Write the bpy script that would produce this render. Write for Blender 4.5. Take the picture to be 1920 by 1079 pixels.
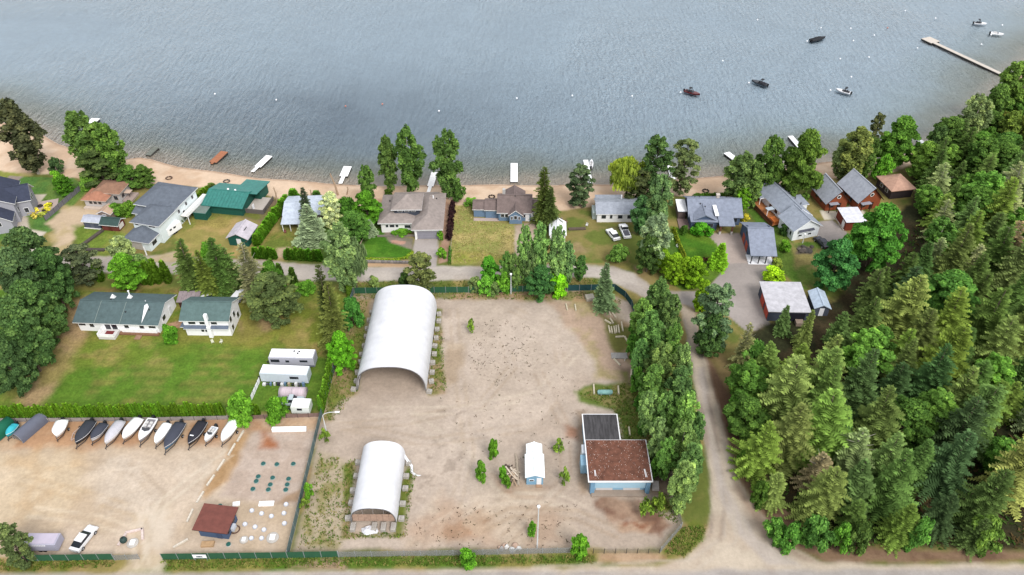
import bpy, math, random
import numpy as np
from mathutils import Vector, Matrix
# ------------------------------------------------------------------ camera, sky, sun, exposure
for o in list(bpy.data.objects): bpy.data.objects.remove(o)
scn = bpy.context.scene
COL = scn.collection
CAMH, PITCH, FPX, CX, CY = 110.0, math.radians(40), 1450.0, 960.0, 539.5
cd = bpy.data.cameras.new('camera'); cam = bpy.data.objects.new('camera', cd); COL.objects.link(cam)
cam.location = (0, 0, CAMH); cam.rotation_euler = (math.radians(90) - PITCH, 0, 0)
cd.sensor_width = 36; cd.lens = 36 * FPX / 1920; cd.clip_start = 1; cd.clip_end = 9000
scn.camera = cam
scn.render.resolution_x, scn.render.resolution_y = 1024, 575
SUN_EL, SUN_AZ = math.radians(47), math.radians(150)          # azimuth clockwise from +Y (view direction)
wd = bpy.data.worlds.new('World'); scn.world = wd; wd.use_nodes = True
nt = wd.node_tree; bg = nt.nodes['Background']
sky = nt.nodes.new('ShaderNodeTexSky'); sky.sky_type = 'NISHITA'; sky.sun_disc = False
sky.sun_elevation = SUN_EL; sky.sun_rotation = SUN_AZ; sky.air_density = 1.2; sky.dust_density = 3.0
mx = nt.nodes.new('ShaderNodeMix'); mx.data_type = 'RGBA'; mx.inputs[0].default_value = 0.72   # thin even overcast
nt.links.new(sky.outputs[0], mx.inputs[6]); mx.inputs[7].default_value = (6.7, 6.75, 6.85, 1)
nt.links.new(mx.outputs[2], bg.inputs[0]); bg.inputs[1].default_value = 0.1
sl = bpy.data.lights.new('sun', 'SUN'); sl.energy = 1.5; sl.angle = math.radians(24); sl.color = (1, .985, .96)
so = bpy.data.objects.new('sun', sl); COL.objects.link(so); so.location = (60, -60, 200)
sdir = Vector((math.sin(SUN_AZ) * math.cos(SUN_EL), math.cos(SUN_AZ) * math.cos(SUN_EL), math.sin(SUN_EL)))
so.rotation_euler = sdir.to_track_quat('Z', 'Y').to_euler()
vs = scn.view_settings; vs.view_transform = 'Standard'; vs.look = 'None'; vs.gamma = 1; vs.exposure = 1.06
vs.use_curve_mapping = False
# ------------------------------------------------------------------ pixel -> place
sP, cP = math.sin(PITCH), math.cos(PITCH)
def W(x, y, z=0.0):
    u = (x - CX) / FPX; v = (y - CY) / FPX
    t = (z - CAMH) / (-sP - v * cP)
    return (u * t, (cP - v * sP) * t)
def PR(X, Y, Z=0.0):
    d = Y * cP + (CAMH - Z) * sP
    return (CX + FPX * X / d, CY - FPX * (-(CAMH - Z) * cP + Y * sP) / d)
# ------------------------------------------------------------------ materials
def lin(c):
    c = c / 255.0
    return c / 12.92 if c < .04045 else ((c + .055) / 1.055) ** 2.4
KALB = 0.60
def S(r, g, b):
    t = min(1, max(0, (min(r, g, b) - 212) / 34)); k = KALB + .27 * t * t * (3 - 2 * t)      # fresh white paint and fabric reflect about 0.8
    return tuple(min(.86, lin(x) * k) for x in (r, g, b))
MATS = {}
def mat(name, rgb, rough=.8, var=.12, scale=1.5, bump=0.0, metal=0.0, alb=False, streak=None, spec=.3):
    if name in MATS: return MATS[name]
    m = bpy.data.materials.new(name); m.use_nodes = True; n = m.node_tree.nodes; L = m.node_tree.links
    p = n['Principled BSDF']; p.inputs['Roughness'].default_value = rough; p.inputs['Metallic'].default_value = metal
    p.inputs['Specular IOR Level'].default_value = spec
    c = tuple(rgb) if alb else S(*rgb)
    tc = n.new('ShaderNodeTexCoord'); mp = n.new('ShaderNodeMapping'); L.new(tc.outputs['Object'], mp.inputs[0])
    if streak: mp.inputs['Scale'].default_value = streak
    nz = n.new('ShaderNodeTexNoise'); nz.inputs['Scale'].default_value = scale; nz.inputs['Detail'].default_value = 6
    nz.inputs['Roughness'].default_value = .65
    L.new(mp.outputs[0], nz.inputs['Vector'])
    rp = n.new('ShaderNodeValToRGB'); L.new(nz.outputs['Fac'], rp.inputs[0])
    rp.color_ramp.elements[0].position = .3; rp.color_ramp.elements[1].position = .7
    rp.color_ramp.elements[0].color = tuple(x * (1 - var) for x in c) + (1,)
    rp.color_ramp.elements[1].color = tuple(min(.9, x * (1 + var)) for x in c) + (1,)
    L.new(rp.outputs[0], p.inputs['Base Color'])
    if bump:
        b = n.new('ShaderNodeBump'); b.inputs['Strength'].default_value = bump; b.inputs['Distance'].default_value = .1
        L.new(nz.outputs['Fac'], b.inputs['Height']); L.new(b.outputs[0], p.inputs['Normal'])
    MATS[name] = m
    return m
def leafmat(name, trans=.25):
    m = bpy.data.materials.new(name); m.use_nodes = True; n = m.node_tree.nodes; L = m.node_tree.links
    n.remove(n['Principled BSDF']); out = n['Material Output']
    oi = n.new('ShaderNodeObjectInfo'); at = n.new('ShaderNodeAttribute'); at.attribute_name = 'tone'
    mu = n.new('ShaderNodeMix'); mu.data_type = 'RGBA'; mu.blend_type = 'MULTIPLY'; mu.inputs[0].default_value = 1
    L.new(oi.outputs['Color'], mu.inputs[6]); L.new(at.outputs['Color'], mu.inputs[7])
    d = n.new('ShaderNodeBsdfDiffuse'); t = n.new('ShaderNodeBsdfTranslucent'); ms = n.new('ShaderNodeMixShader')
    ms.inputs[0].default_value = trans
    L.new(mu.outputs[2], d.inputs[0]); L.new(mu.outputs[2], t.inputs[0])
    L.new(d.outputs[0], ms.inputs[1]); L.new(t.outputs[0], ms.inputs[2]); L.new(ms.outputs[0], out.inputs[0])
    MATS[name] = m; return m
LEAF = leafmat('foliage'); NEEDLE = leafmat('needles', .15)
BARK = mat('bark', (120, 105, 92), .9, .3, 3)
BIRCH = mat('pale_bark', (190, 182, 170), .9, .25, 3)
GLASS = mat('window_glass', (.02, .024, .03), .12, .2, .5, alb=True, spec=.6)
WHITE = mat('white_paint', (244, 244, 246), .6, .05, .8)
def rgbmat(prefix, rgb, rough=.8, var=.12, scale=1.5, **k):
    return mat(prefix + '_%d_%d_%d' % tuple(rgb), rgb, rough, var, scale, **k)
# ------------------------------------------------------------------ mesh helpers
class MB:
    def __init__(s): s.v = []; s.f = []; s.m = []
    def add(s, vs, fs, mi=0):
        o = len(s.v); s.v += [tuple(p) for p in vs]
        for f in fs: s.f.append([o + i for i in f]); s.m.append(mi)
        return s
    def box(s, x0, x1, y0, y1, z0, z1, mi=0):
        return s.add([(x0, y0, z0), (x1, y0, z0), (x1, y1, z0), (x0, y1, z0), (x0, y0, z1), (x1, y0, z1), (x1, y1, z1), (x0, y1, z1)],
                     [(3, 2, 1, 0), (4, 5, 6, 7), (0, 1, 5, 4), (1, 2, 6, 5), (2, 3, 7, 6), (3, 0, 4, 7)], mi)
    def bar(s, a, b, w, h, mi=0):                              # box beam between two points
        a, b = Vector(a), Vector(b); d = (b - a); L = d.length; d.normalize()
        up = Vector((0, 0, 1)) if abs(d.z) < .95 else Vector((0, 1, 0))
        r = d.cross(up).normalized(); u = r.cross(d)
        vs = []
        for p in (a, b):
            for i, j in ((-1, -1), (1, -1), (1, 1), (-1, 1)): vs.append(p + r * (w / 2 * i) + u * (h / 2 * j))
        return s.add(vs, [(0, 1, 2, 3), (7, 6, 5, 4), (0, 4, 5, 1), (1, 5, 6, 2), (2, 6, 7, 3), (3, 7, 4, 0)], mi)
    def cyl(s, a, b, r0, r1, n=8, mi=0, cap=True):
        a, b = Vector(a), Vector(b); d = (b - a).normalized()
        up = Vector((0, 0, 1)) if abs(d.z) < .95 else Vector((0, 1, 0))
        r = d.cross(up).normalized(); u = r.cross(d); vs = []
        for p, q in ((a, r0), (b, r1)):
            for k in range(n):
                t = 2 * math.pi * k / n; vs.append(p + r * (q * math.cos(t)) + u * (q * math.sin(t)))
        fs = [(k, (k + 1) % n, n + (k + 1) % n, n + k) for k in range(n)]
        if cap: fs += [tuple(reversed(range(n))), tuple(range(n, 2 * n))]
        return s.add(vs, fs, mi)
    def lathe(s, prof, n=12, c=(0, 0, 0), mi=0):
        vs = []
        for r, z in prof:
            for k in range(n):
                t = 2 * math.pi * k / n; vs.append((c[0] + r * math.cos(t), c[1] + r * math.sin(t), c[2] + z))
        fs = [(i * n + k, i * n + (k + 1) % n, (i + 1) * n + (k + 1) % n, (i + 1) * n + k) for i in range(len(prof) - 1) for k in range(n)]
        fs += [tuple(reversed(range(n))), tuple(range((len(prof) - 1) * n, len(prof) * n))]
        return s.add(vs, fs, mi)
    def prism(s, pts, z0, z1, mi=0, mside=None):
        n = len(pts); vs = [(x, y, z0) for x, y in pts] + [(x, y, z1) for x, y in pts]
        s.add(vs, [tuple(reversed(range(n))), tuple(range(n, 2 * n))], mi)
        return s.add(vs, [(k, (k + 1) % n, n + (k + 1) % n, n + k) for k in range(n)], mi if mside is None else mside)
    def loft(s, secs, mi=0, closed=False, caps=True):
        n = len(secs[0]); vs = [p for q in secs for p in q]; fs = []
        for i in range(len(secs) - 1):
            for k in range(n if closed else n - 1):
                fs.append((i * n + k, i * n + (k + 1) % n, (i + 1) * n + (k + 1) % n, (i + 1) * n + k))
        if caps: fs += [tuple(reversed(range(n))), tuple(range((len(secs) - 1) * n, len(secs) * n))]
        return s.add(vs, fs, mi)
    def mesh(s, name, mats, smooth=False):
        me = bpy.data.meshes.new(name); me.from_pydata(s.v, [], s.f)
        for m in (mats if isinstance(mats, (list, tuple)) else [mats]): me.materials.append(m)
        me.polygons.foreach_set('material_index', s.m)
        if smooth: me.polygons.foreach_set('use_smooth', [True] * len(s.f))
        me.update(); return me
    def build(s, name, mats, parent=None, smooth=False, label=None):
        return put(name, s.mesh(name, mats, smooth), parent, label=label)
def put(name, me, parent=None, loc=None, rz=None, label=None):
    o = bpy.data.objects.new(name, me); COL.objects.link(o)
    if parent: o.parent = parent
    if loc is not None: o.location = loc
    if rz is not None: o.rotation_euler = (0, 0, rz)
    if label: o['label'] = label
    return o
def tag(o, label, cat, group=None, kind=None):
    if label: o['label'] = label
    if cat: o['category'] = cat
    if group: o['group'] = group
    o['kind'] = kind or 'thing'
    return o
def thing(name, label, cat, loc=(0, 0, 0), rz=0, group=None):
    o = bpy.data.objects.new(name, None); o.empty_display_size = .5; COL.objects.link(o)
    o.location = loc; o.rotation_euler = (0, 0, rz); return tag(o, label, cat, group)
def copy_tree(o, parent=None):
    c = o.copy(); COL.objects.link(c); c.parent = parent
    for ch in o.children: copy_tree(ch, c)
    return c
ORD = ['first', 'second', 'third', 'fourth', 'fifth', 'sixth', 'seventh', 'eighth', 'ninth', 'tenth', 'eleventh', 'twelfth', 'thirteenth',
       'fourteenth', 'fifteenth', 'sixteenth', 'seventeenth', 'eighteenth', 'nineteenth', 'twentieth']
def ordn(i):
    if i < 20: return ORD[i]
    t = ['twenty', 'thirty', 'forty'][(i + 1) // 10 - 2]; r = (i + 1) % 10
    return {'twenty': 'twentieth', 'thirty': 'thirtieth', 'forty': 'fortieth'}[t] if r == 0 else t + '-' + ORD[r - 1]
# ------------------------------------------------------------------ terrain fields
NX0, NX1, NY0, NY1, ST = -212.0, 214.0, 54.0, 316.0, 0.42
gx = np.arange(NX0, NX1 + .01, ST); gy = np.arange(NY0, NY1 + .01, ST)
GX, GY = np.meshgrid(gx, gy); NXn, NYn = len(gx), len(gy)
rng = np.random.default_rng(7)
def vnoise(scale, seed):
    r = np.random.default_rng(seed); T = r.random((257, 257))
    x = (GX + 500) / scale; y = (GY + 500) / scale
    xi = np.floor(x).astype(int); yi = np.floor(y).astype(int); fx = x - xi; fy = y - yi
    fx = fx * fx * (3 - 2 * fx); fy = fy * fy * (3 - 2 * fy); xi %= 256; yi %= 256
    return (T[yi, xi] * (1 - fx) + T[yi, xi + 1] * fx) * (1 - fy) + (T[yi + 1, xi] * (1 - fx) + T[yi + 1, xi + 1] * fx) * fy
def fbm(scale, seed, oct=4, pers=.55):
    a = 1; s = 0; t = 0
    for i in range(oct): s = s + a * vnoise(scale / 2 ** i, seed + i * 13); t += a; a *= pers
    return s / t
def segdist(X, Y, pts, closed):
    d = np.full(X.shape, 1e9); n = len(pts)
    for i in range(n if closed else n - 1):
        ax, ay = pts[i]; bx, by = pts[(i + 1) % n]; vx, vy = bx - ax, by - ay
        t = np.clip(((X - ax) * vx + (Y - ay) * vy) / (vx * vx + vy * vy + 1e-9), 0, 1)
        d = np.minimum(d, np.hypot(X - ax - t * vx, Y - ay - t * vy))
    return d
def inside(X, Y, pts):
    r = np.zeros(X.shape, bool); n = len(pts)
    for i in range(n):
        ax, ay = pts[i]; bx, by = pts[(i + 1) % n]
        if ay == by: continue
        r ^= ((ay > Y) != (by > Y)) & (X < (bx - ax) * (Y - ay) / (by - ay) + ax)
    return r
ZW = -1.0
SHORE = [(-260, 190), (-60, 212), (0, 228), (42, 238), (80, 255), (110, 272), (170, 292), (230, 300), (262, 296), (285, 299), (335, 313), (390, 321),
         (440, 328), (480, 333), (560, 340), (640, 347), (700, 349), (780, 350), (867, 347), (960, 346), (1045, 349), (1110, 346), (1145, 346),
         (1230, 341), (1310, 334), (1365, 330), (1430, 322), (1490, 313), (1560, 304), (1620, 300), (1690, 292), (1740, 280), (1800, 250), (1860, 200),
         (1905, 150), (1960, 100), (2120, 30), (2300, -20)]
shw = [W(x, y, ZW) for x, y in SHORE]
land_poly = [(-900, shw[0][1])] + shw + [(900, shw[-1][1]), (900, -900), (-900, -900)]
sd = segdist(GX, GY, [(-900, shw[0][1])] + shw + [(900, shw[-1][1])], False)
SDF = np.where(inside(GX, GY, land_poly), sd, -sd) + (fbm(9, 3, 3) - .5) * 1.4
GZ = np.where(SDF > 0, np.minimum(0, ZW + .10 * SDF), np.maximum(ZW - .75, ZW + .05 * SDF))
def zg(X, Y):
    i = min(max(int(round((X - NX0) / ST)), 0), NXn - 1); j = min(max(int(round((Y - NY0) / ST)), 0), NYn - 1)
    return float(GZ[j, i])
def G(x, y):
    z = 0.0
    for _ in range(3): X, Y = W(x, y, z); z = zg(X, Y)
    return Vector((X, Y, z))
BASE_N = fbm(14, 11); FINE_N = fbm(2.2, 23, 3); MID_N = fbm(5, 31, 4); EDGE_N = (fbm(4, 41, 4) - .5)
COLR = np.zeros(GX.shape + (3,)); CLS = np.zeros(GX.shape, int)
CLASSES = ['ground', 'beach', 'lake_bed', 'lawn', 'road', 'driveway', 'forest_floor']
def mixcol(c1, c2, f): return np.asarray(c1)[None, None, :] * (1 - f[..., None]) + np.asarray(c2)[None, None, :] * f[..., None]
def sst(a, b, x):
    t = np.clip((x - a) / (b - a), 0, 1); return t * t * (3 - 2 * t)
def region(px, c1, c2=None, cls=None, soft=.6, rough=1.2, scale='mid', lo=.4, hi=.62, op=1.0):
    pts = [W(x, y) for x, y in px]; xs = [p[0] for p in pts]; ys = [p[1] for p in pts]; m = 4 + rough
    i0 = max(0, int((min(xs) - m - NX0) / ST)); i1 = min(NXn, int((max(xs) + m - NX0) / ST) + 1)
    j0 = max(0, int((min(ys) - m - NY0) / ST)); j1 = min(NYn, int((max(ys) + m - NY0) / ST) + 1)
    if i1 <= i0 or j1 <= j0: return
    q = (slice(j0, j1), slice(i0, i1)); X, Y = GX[q], GY[q]
    d = segdist(X, Y, pts, True); d = np.where(inside(X, Y, pts), d, -d) + EDGE_N[q] * 2 * rough
    w = sst(-soft, soft, d) * op
    if isinstance(scale, float) or isinstance(scale, int): n = fbm(scale, 77, 4)[q]
    else: n = {'base': BASE_N, 'mid': MID_N, 'fine': FINE_N}[scale][q]
    f = sst(lo, hi, n) if c2 is not None else np.zeros_like(n)
    c = mixcol(S(*c1), S(*(c2 or c1)), f) * (1 + .16 * (FINE_N[q] - .5))[..., None]
    COLR[q] = COLR[q] * (1 - w[..., None]) + c * w[..., None]
    if cls is not None: CLS[q] = np.where(w > .5, CLASSES.index(cls), CLS[q])
# base: rough mixed grass
COLR[:] = mixcol(S(112, 122, 58), S(160, 145, 88), sst(.38, .62, MID_N))
# ------------------------------------------------------------------ what the ground is made of, place by place
SAND, SAND2 = (206, 189, 173), (194, 176, 159)
region([(-80, 330), (140, 334), (168, 352), (135, 388), (85, 420), (100, 432), (60, 445), (-80, 460)], (92, 132, 62), (112, 140, 66), 'lawn', .4, .6)
region([(-60, 300), (30, 315), (60, 322), (60, 330), (-60, 335)], (150, 155, 75), (190, 170, 120), None)
region([(5, 344), (18, 330), (43, 332), (22, 348)], (165, 150, 140), (175, 160, 150), 'driveway', .2, .1)
region([(0, 352), (50, 365), (86, 365), (70, 385), (52, 405), (30, 412), (0, 410)], (205, 190, 172), (222, 208, 190), 'driveway', .3, .3)
region([(20, 405), (52, 408), (55, 430), (85, 436), (68, 458), (95, 500), (60, 500), (40, 440)], (224, 212, 196), (212, 198, 180), 'driveway', .3, .4)
region([(120, 388), (165, 388), (195, 402), (160, 425), (143, 452), (132, 482), (116, 520), (92, 505), (102, 470), (96, 448), (105, 430), (88, 420)], (214, 190, 160), (195, 175, 130), 'driveway', .8, 2.0)
region([(140, 425), (215, 428), (245, 440), (240, 490), (130, 490), (140, 455)], (118, 140, 55), (150, 155, 75), 'lawn', .8, 1.2)
region([(330, 405), (395, 400), (470, 405), (520, 400), (520, 480), (330, 482)], (158, 148, 84), (186, 160, 104), None, 1, 2)
region([(335, 395), (440, 405), (430, 430), (350, 430)], (140, 145, 70), (165, 150, 85), 'lawn', 1, 2)
region([(490, 440), (585, 425), (600, 468), (490, 470)], (118, 132, 58), (150, 140, 75), 'lawn', .8, 1.2)
region([(440, 395), (475, 385), (520, 372), (530, 385), (490, 420), (450, 410)], (140, 118, 98), (120, 125, 60), None, .8, 1)
region([(600, 380), (720, 385), (715, 450), (690, 490), (600, 485)], (70, 96, 38), (92, 120, 50), 'lawn', .8, 1)
# upper lane and its verges
region([(-80, 478), (300, 481), (500, 489), (560, 497), (700, 500), (890, 499), (1095, 494), (1150, 499), (1195, 514), (1230, 545), (1295, 548), (1296, 585), (1240, 575), (1180, 546), (1130, 523), (1095, 519), (890, 525), (680, 528), (540, 526), (500, 516), (300, 513), (-80, 506)],
       (208, 197, 186), (196, 184, 172), 'road', .5, .7)
region([(500, 497), (900, 507), (1100, 503), (1160, 512), (1150, 516), (1100, 510), (900, 514), (500, 506)], (190, 180, 172), (205, 196, 186), None, .6, .5, op=.6)
region([(500, 490), (560, 480), (540, 465), (520, 465), (515, 482)], (205, 180, 150), (190, 160, 125), 'driveway', .6, .8)
region([(665, 490), (680, 486), (772, 488), (775, 500), (665, 502)], (205, 172, 136), (192, 158, 120), 'road', .4, .5)
region([(255, 490), (335, 470), (345, 480), (320, 498)], (200, 180, 150), (180, 165, 120), 'driveway', .7, 1)
region([(440, 560), (470, 520), (485, 500), (455, 500), (425, 540), (420, 565)], (182, 172, 162), (170, 160, 150), 'driveway', .5, .8)
region([(1168, 450), (1185, 455), (1200, 480), (1225, 530), (1195, 520), (1180, 480)], (178, 152, 118), (160, 140, 95), 'driveway', .7, 1)
# tan house grounds
region([(668, 484), (698, 436), (715, 425), (730, 452), (772, 468), (775, 478), (760, 484)], (76, 124, 34), (96, 142, 44), 'lawn', .25, .3)
region([(712, 425), (740, 440), (775, 447), (776, 470), (730, 455)], (150, 138, 124), (132, 128, 108), None, .3, .3)
region([(732, 450), (762, 453), (758, 459), (735, 457)], (205, 160, 140), (190, 140, 120), None, .2, .2)
region([(777, 448), (822, 448), (819, 502), (774, 500)], (194, 184, 178), (182, 172, 166), 'driveway', .15, .1, 'fine')
region([(826, 375), (848, 375), (842, 490), (822, 495), (828, 448)], (196, 160, 138), (178, 142, 118), 'driveway', .4, .4)
region([(848, 380), (884, 384), (884, 410), (965, 424), (968, 497), (842, 496)], (196, 178, 116), (160, 162, 90), None, .6, .8, lo=.35, hi=.6)
region([(850, 470), (960, 480), (960, 497), (845, 497)], (150, 155, 70), (175, 165, 90), None, 1, 1.5)
region([(966, 424), (1006, 415), (1003, 500), (962, 500)], (206, 186, 166), (192, 170, 150), 'driveway', .4, .5)
region([(1010, 395), (1110, 388), (1120, 418), (1205, 418), (1215, 500), (1150, 498), (1060, 494), (1012, 440)], (116, 128, 60), (150, 138, 84), None, 1, 1.5, lo=.42, hi=.6)
region([(1040, 470), (1095, 450), (1110, 470), (1060, 490)], (165, 145, 105), (140, 135, 75), None, 1, 1.5)
region([(1120, 420), (1205, 420), (1210, 440), (1180, 436)], (108, 102, 70), (120, 125, 60), None, 1, 1.2)
# blue house, garage and the white house
region([(1258, 425), (1330, 438), (1352, 468), (1342, 486), (1270, 490)], (78, 122, 34), (110, 146, 46), 'lawn', .25, .3)
region([(1215, 470), (1262, 440), (1275, 495), (1220, 500)], (84, 120, 44), (100, 120, 60), 'lawn', .4, .4)
region([(1300, 492), (1366, 486), (1354, 514), (1322, 540), (1280, 545), (1240, 520)], (84, 116, 36), (100, 130, 45), 'lawn', .3, .3)
region([(1325, 438), (1385, 438), (1408, 470), (1408, 494), (1362, 497), (1355, 470)], (200, 184, 174), (190, 174, 164), 'driveway', .15, .1)
region([(1276, 547), (1322, 546), (1342, 524), (1356, 508), (1364, 495), (1450, 492), (1458, 500), (1446, 540), (1424, 545), (1430, 580), (1450, 618), (1400, 622), (1360, 588), (1316, 586), (1290, 586), (1275, 580)], (184, 174, 168), (174, 164, 158), 'driveway', .25, .2, 'base')
region([(1392, 385), (1432, 378), (1462, 420), (1490, 456), (1540, 452), (1562, 470), (1580, 540), (1500, 545), (1456, 500), (1454, 470), (1420, 420)], (88, 124, 44), (110, 136, 58), 'lawn', .4, .5)
region([(1480, 455), (1560, 470), (1575, 535), (1545, 560), (1495, 530)], (104, 130, 56), (150, 138, 86), 'lawn', .6, 1)
region([(1494, 460), (1525, 462), (1524, 478), (1490, 478)], (120, 105, 92), (98, 90, 80), None, .4, .6, 'fine')
region([(1518, 420), (1562, 412), (1592, 440), (1622, 465), (1585, 480), (1530, 442)], (176, 166, 160), (186, 176, 170), 'driveway', .25, .3)
region([(1538, 395), (1580, 398), (1596, 383), (1622, 398), (1618, 404), (1602, 412), (1562, 412), (1545, 412)], (236, 226, 206), (228, 216, 196), 'driveway', .15, .1)
region([(1570, 425), (1650, 385), (1640, 345), (1560, 335), (1530, 400), (1545, 420)], (96, 128, 46), (112, 130, 50), None, .5, .6, op=.0)
# forest floor and the road through it
region([(1390, 640), (1450, 600), (1560, 560), (1640, 440), (1700, 380), (1715, 318), (1750, 290), (1800, 265), (1900, 165), (2150, 40), (2300, 1200), (2000, 1038), (1540, 1028), (1440, 900), (1390, 780), (1370, 690)], (74, 64, 44), (56, 58, 36), 'forest_floor', 1.0, 2.0)
region([(1275, 570), (1320, 585), (1350, 650), (1395, 720), (1412, 780), (1380, 800), (1330, 690), (1290, 600)], (140, 128, 78), (162, 140, 96), None, .7, 1)
region([(1318, 660), (1350, 710), (1400, 780), (1405, 850), (1445, 920), (1500, 985), (1545, 1022), (1920, 1033), (2050, 1033), (2050, 1052), (1540, 1058), (1460, 1010), (1380, 900), (1340, 780)], (150, 122, 98), (128, 100, 80), 'ground', .6, 1.0)
region([(1276, 572), (1286, 620), (1296, 680), (1309, 750), (1323, 830), (1331, 900), (1333, 960), (1318, 1012), (1285, 1044), (1230, 1060), (900, 1066), (560, 1070), (320, 1075), (-120, 1076), (-120, 1200), (2050, 1200), (2050, 1052), (1660, 1060), (1545, 1054), (1470, 1018), (1424, 960), (1388, 900), (1364, 830), (1346, 760), (1330, 700), (1313, 640), (1305, 585)],
       (214, 198, 178), (204, 186, 166), 'road', .5, .6)
region([(1308, 690), (1318, 690), (1350, 860), (1365, 920), (1420, 1010), (1500, 1060), (1440, 1060), (1380, 1000), (1345, 920), (1330, 840)], (196, 185, 178), (206, 194, 184), None, .6, .4, op=.75)
region([(1370, 880), (1400, 930), (1470, 1020), (1540, 1056), (1500, 1050), (1430, 1000), (1375, 920)], (150, 122, 100), (170, 140, 116), None, .8, .8, op=.6)
region([(-100, 1078), (2050, 1066), (2050, 1200), (-100, 1200)], (178, 172, 170), (168, 160, 158), None, .6, .5, 'mid', op=.8)
# the green corner and street verge
region([(1240, 1035), (1282, 985), (1300, 975), (1330, 985), (1315, 1015), (1282, 1046), (1230, 1055)], (120, 130, 56), (156, 128, 90), None, .6, 1.0, 'fine')
region([(306, 1045), (640, 1043), (1115, 1040), (1122, 1058), (900, 1064), (560, 1068), (310, 1073)], (92, 122, 40), (140, 135, 70), 'lawn', .5, .8, lo=.45, hi=.7)
region([(-60, 1048), (215, 1047), (218, 1062), (120, 1072), (-60, 1074)], (120, 122, 52), (170, 145, 95), 'lawn', .5, .8)
region([(545, 1052), (640, 1050), (650, 1066), (540, 1068)], (176, 150, 122), (190, 165, 135), None, .6, 1)
region([(1120, 1035), (1240, 1036), (1240, 1055), (1120, 1056)], (186, 154, 122), (200, 170, 140), None, .6, .8)
# white ranch lawn
region([(-100, 540), (110, 545), (560, 538), (655, 545), (640, 650), (610, 700), (603, 770), (-100, 778)], (90, 130, 42), (142, 142, 66), 'lawn', .6, .8, 'base', lo=.42, hi=.68)
region([(-100, 540), (560, 538), (655, 545), (603, 770), (-100, 778)], (164, 148, 84), (104, 136, 46), None, 1.5, 3, 'mid', lo=.30, hi=.52, op=.5)
for yy in range(660, 772, 16):
    region([(120 - (yy - 660) * .8, yy), (600, yy - 4), (598, yy + 3), (118 - (yy - 660) * .8, yy + 7)], (78, 124, 36), (112, 142, 50), None, .8, 1.2, 'mid', op=.55)
region([(300, 600), (470, 570), (560, 560), (560, 620), (470, 650), (300, 640), (150, 640)], (134, 140, 54), (162, 148, 76), None, 1.5, 2.5, op=.6)
region([(20, 765), (70, 690), (115, 640), (135, 560), (170, 545), (168, 610), (150, 650), (135, 690), (95, 735), (60, 768)], (196, 164, 126), (172, 152, 98), None, 1.5, 2.4, op=.85)
region([(120, 640), (260, 640), (380, 655), (300, 680), (160, 690)], (168, 150, 90), (120, 138, 52), None, 1.5, 2.5, op=.6)
region([(540, 590), (600, 560), (620, 640), (600, 670), (570, 640)], (166, 150, 88), (130, 140, 55), None, 1.2, 2)
region([(440, 600), (545, 585), (520, 612), (450, 640)], (178, 148, 112), (150, 142, 75), None, 1, 1.5, op=.8)
region([(315, 608), (345, 600), (346, 612), (322, 618)], (205, 165, 140), (190, 150, 120), None, .3, .3)
region([(130, 540), (340, 540), (440, 545), (430, 560), (330, 552), (180, 548)], (150, 128, 80), (120, 120, 55), None, .8, 1.2)
# boat lot
region([(-120, 782), (602, 778), (575, 880), (543, 1036), (-120, 1046)], (217, 197, 176), (204, 182, 156), 'ground', .4, .4, 'base')
region([(-120, 784), (600, 782), (597, 812), (450, 830), (250, 838), (100, 840), (-120, 860)], (196, 150, 112), (212, 180, 148), None, 1.2, 2.2, lo=.42, hi=.62, op=.85)
region([(-120, 850), (120, 845), (200, 900), (100, 985), (-120, 990)], (212, 182, 142), (226, 204, 172), None, 2, 3, 'mid', op=.6)
region([(200, 850), (420, 850), (380, 930), (310, 1000), (215, 960), (150, 900)], (222, 206, 188), (212, 193, 172), None, 2, 3, op=.7)
region([(252, 960), (330, 930), (318, 1046), (300, 1075), (222, 1075), (250, 1040)], (226, 210, 190), (216, 196, 172), 'driveway', 1, 1.2, op=.8)
region([(465, 812), (592, 810), (560, 950), (440, 935), (412, 930)], (206, 187, 172), (194, 174, 158), None, .8, .8, 'fine')
region([(495, 810), (520, 830), (525, 842), (490, 840)], (176, 116, 82), (200, 160, 130), None, .8, 1)
region([(575, 870), (588, 880), (558, 940), (520, 945), (535, 930), (565, 915)], (140, 112, 86), (170, 140, 110), None, .5, .6, op=.8)
region([(440, 830), (466, 812), (430, 900), (385, 935), (378, 925)], (196, 162, 124), (176, 140, 98), None, .8, 1)
# gravel yard with the tents
region([(664, 548), (900, 545), (1110, 542), (1180, 566), (1196, 620), (1205, 720), (1262, 900), (1278, 985), (1240, 1030), (552, 1036), (575, 940), (602, 780), (625, 690), (640, 640)], SAND, SAND2, 'ground', .6, .8, 'base')
region([(830, 560), (1080, 575), (1120, 640), (1060, 720), (1050, 780), (900, 830), (820, 820), (640, 790), (720, 760), (830, 740), (860, 650)], (208, 191, 175), (200, 183, 166), None, 2, 3, op=.8)
region([(1020, 560), (1120, 560), (1190, 620), (1190, 720), (1120, 710), (1090, 640)], (196, 170, 148), (176, 160, 118), None, 1.2, 2, 'mid')
region([(560, 1030), (575, 940), (600, 850), (650, 860), (655, 990), (640, 1030)], (192, 176, 150), (160, 150, 104), None, 1, 1.5, 'fine', lo=.46, hi=.66)
region([(600, 790), (628, 690), (655, 560), (700, 556), (690, 640), (668, 738), (640, 750), (625, 790)], (128, 136, 66), (176, 152, 112), None, .8, 1.2, 'mid')
region([(640, 550), (900, 548), (1110, 545), (1165, 565), (1150, 580), (1100, 565), (900, 560), (700, 562)], (128, 132, 66), (180, 150, 112), None, .8, 1.2, 'mid', lo=.4, hi=.58, op=.9)
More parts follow.
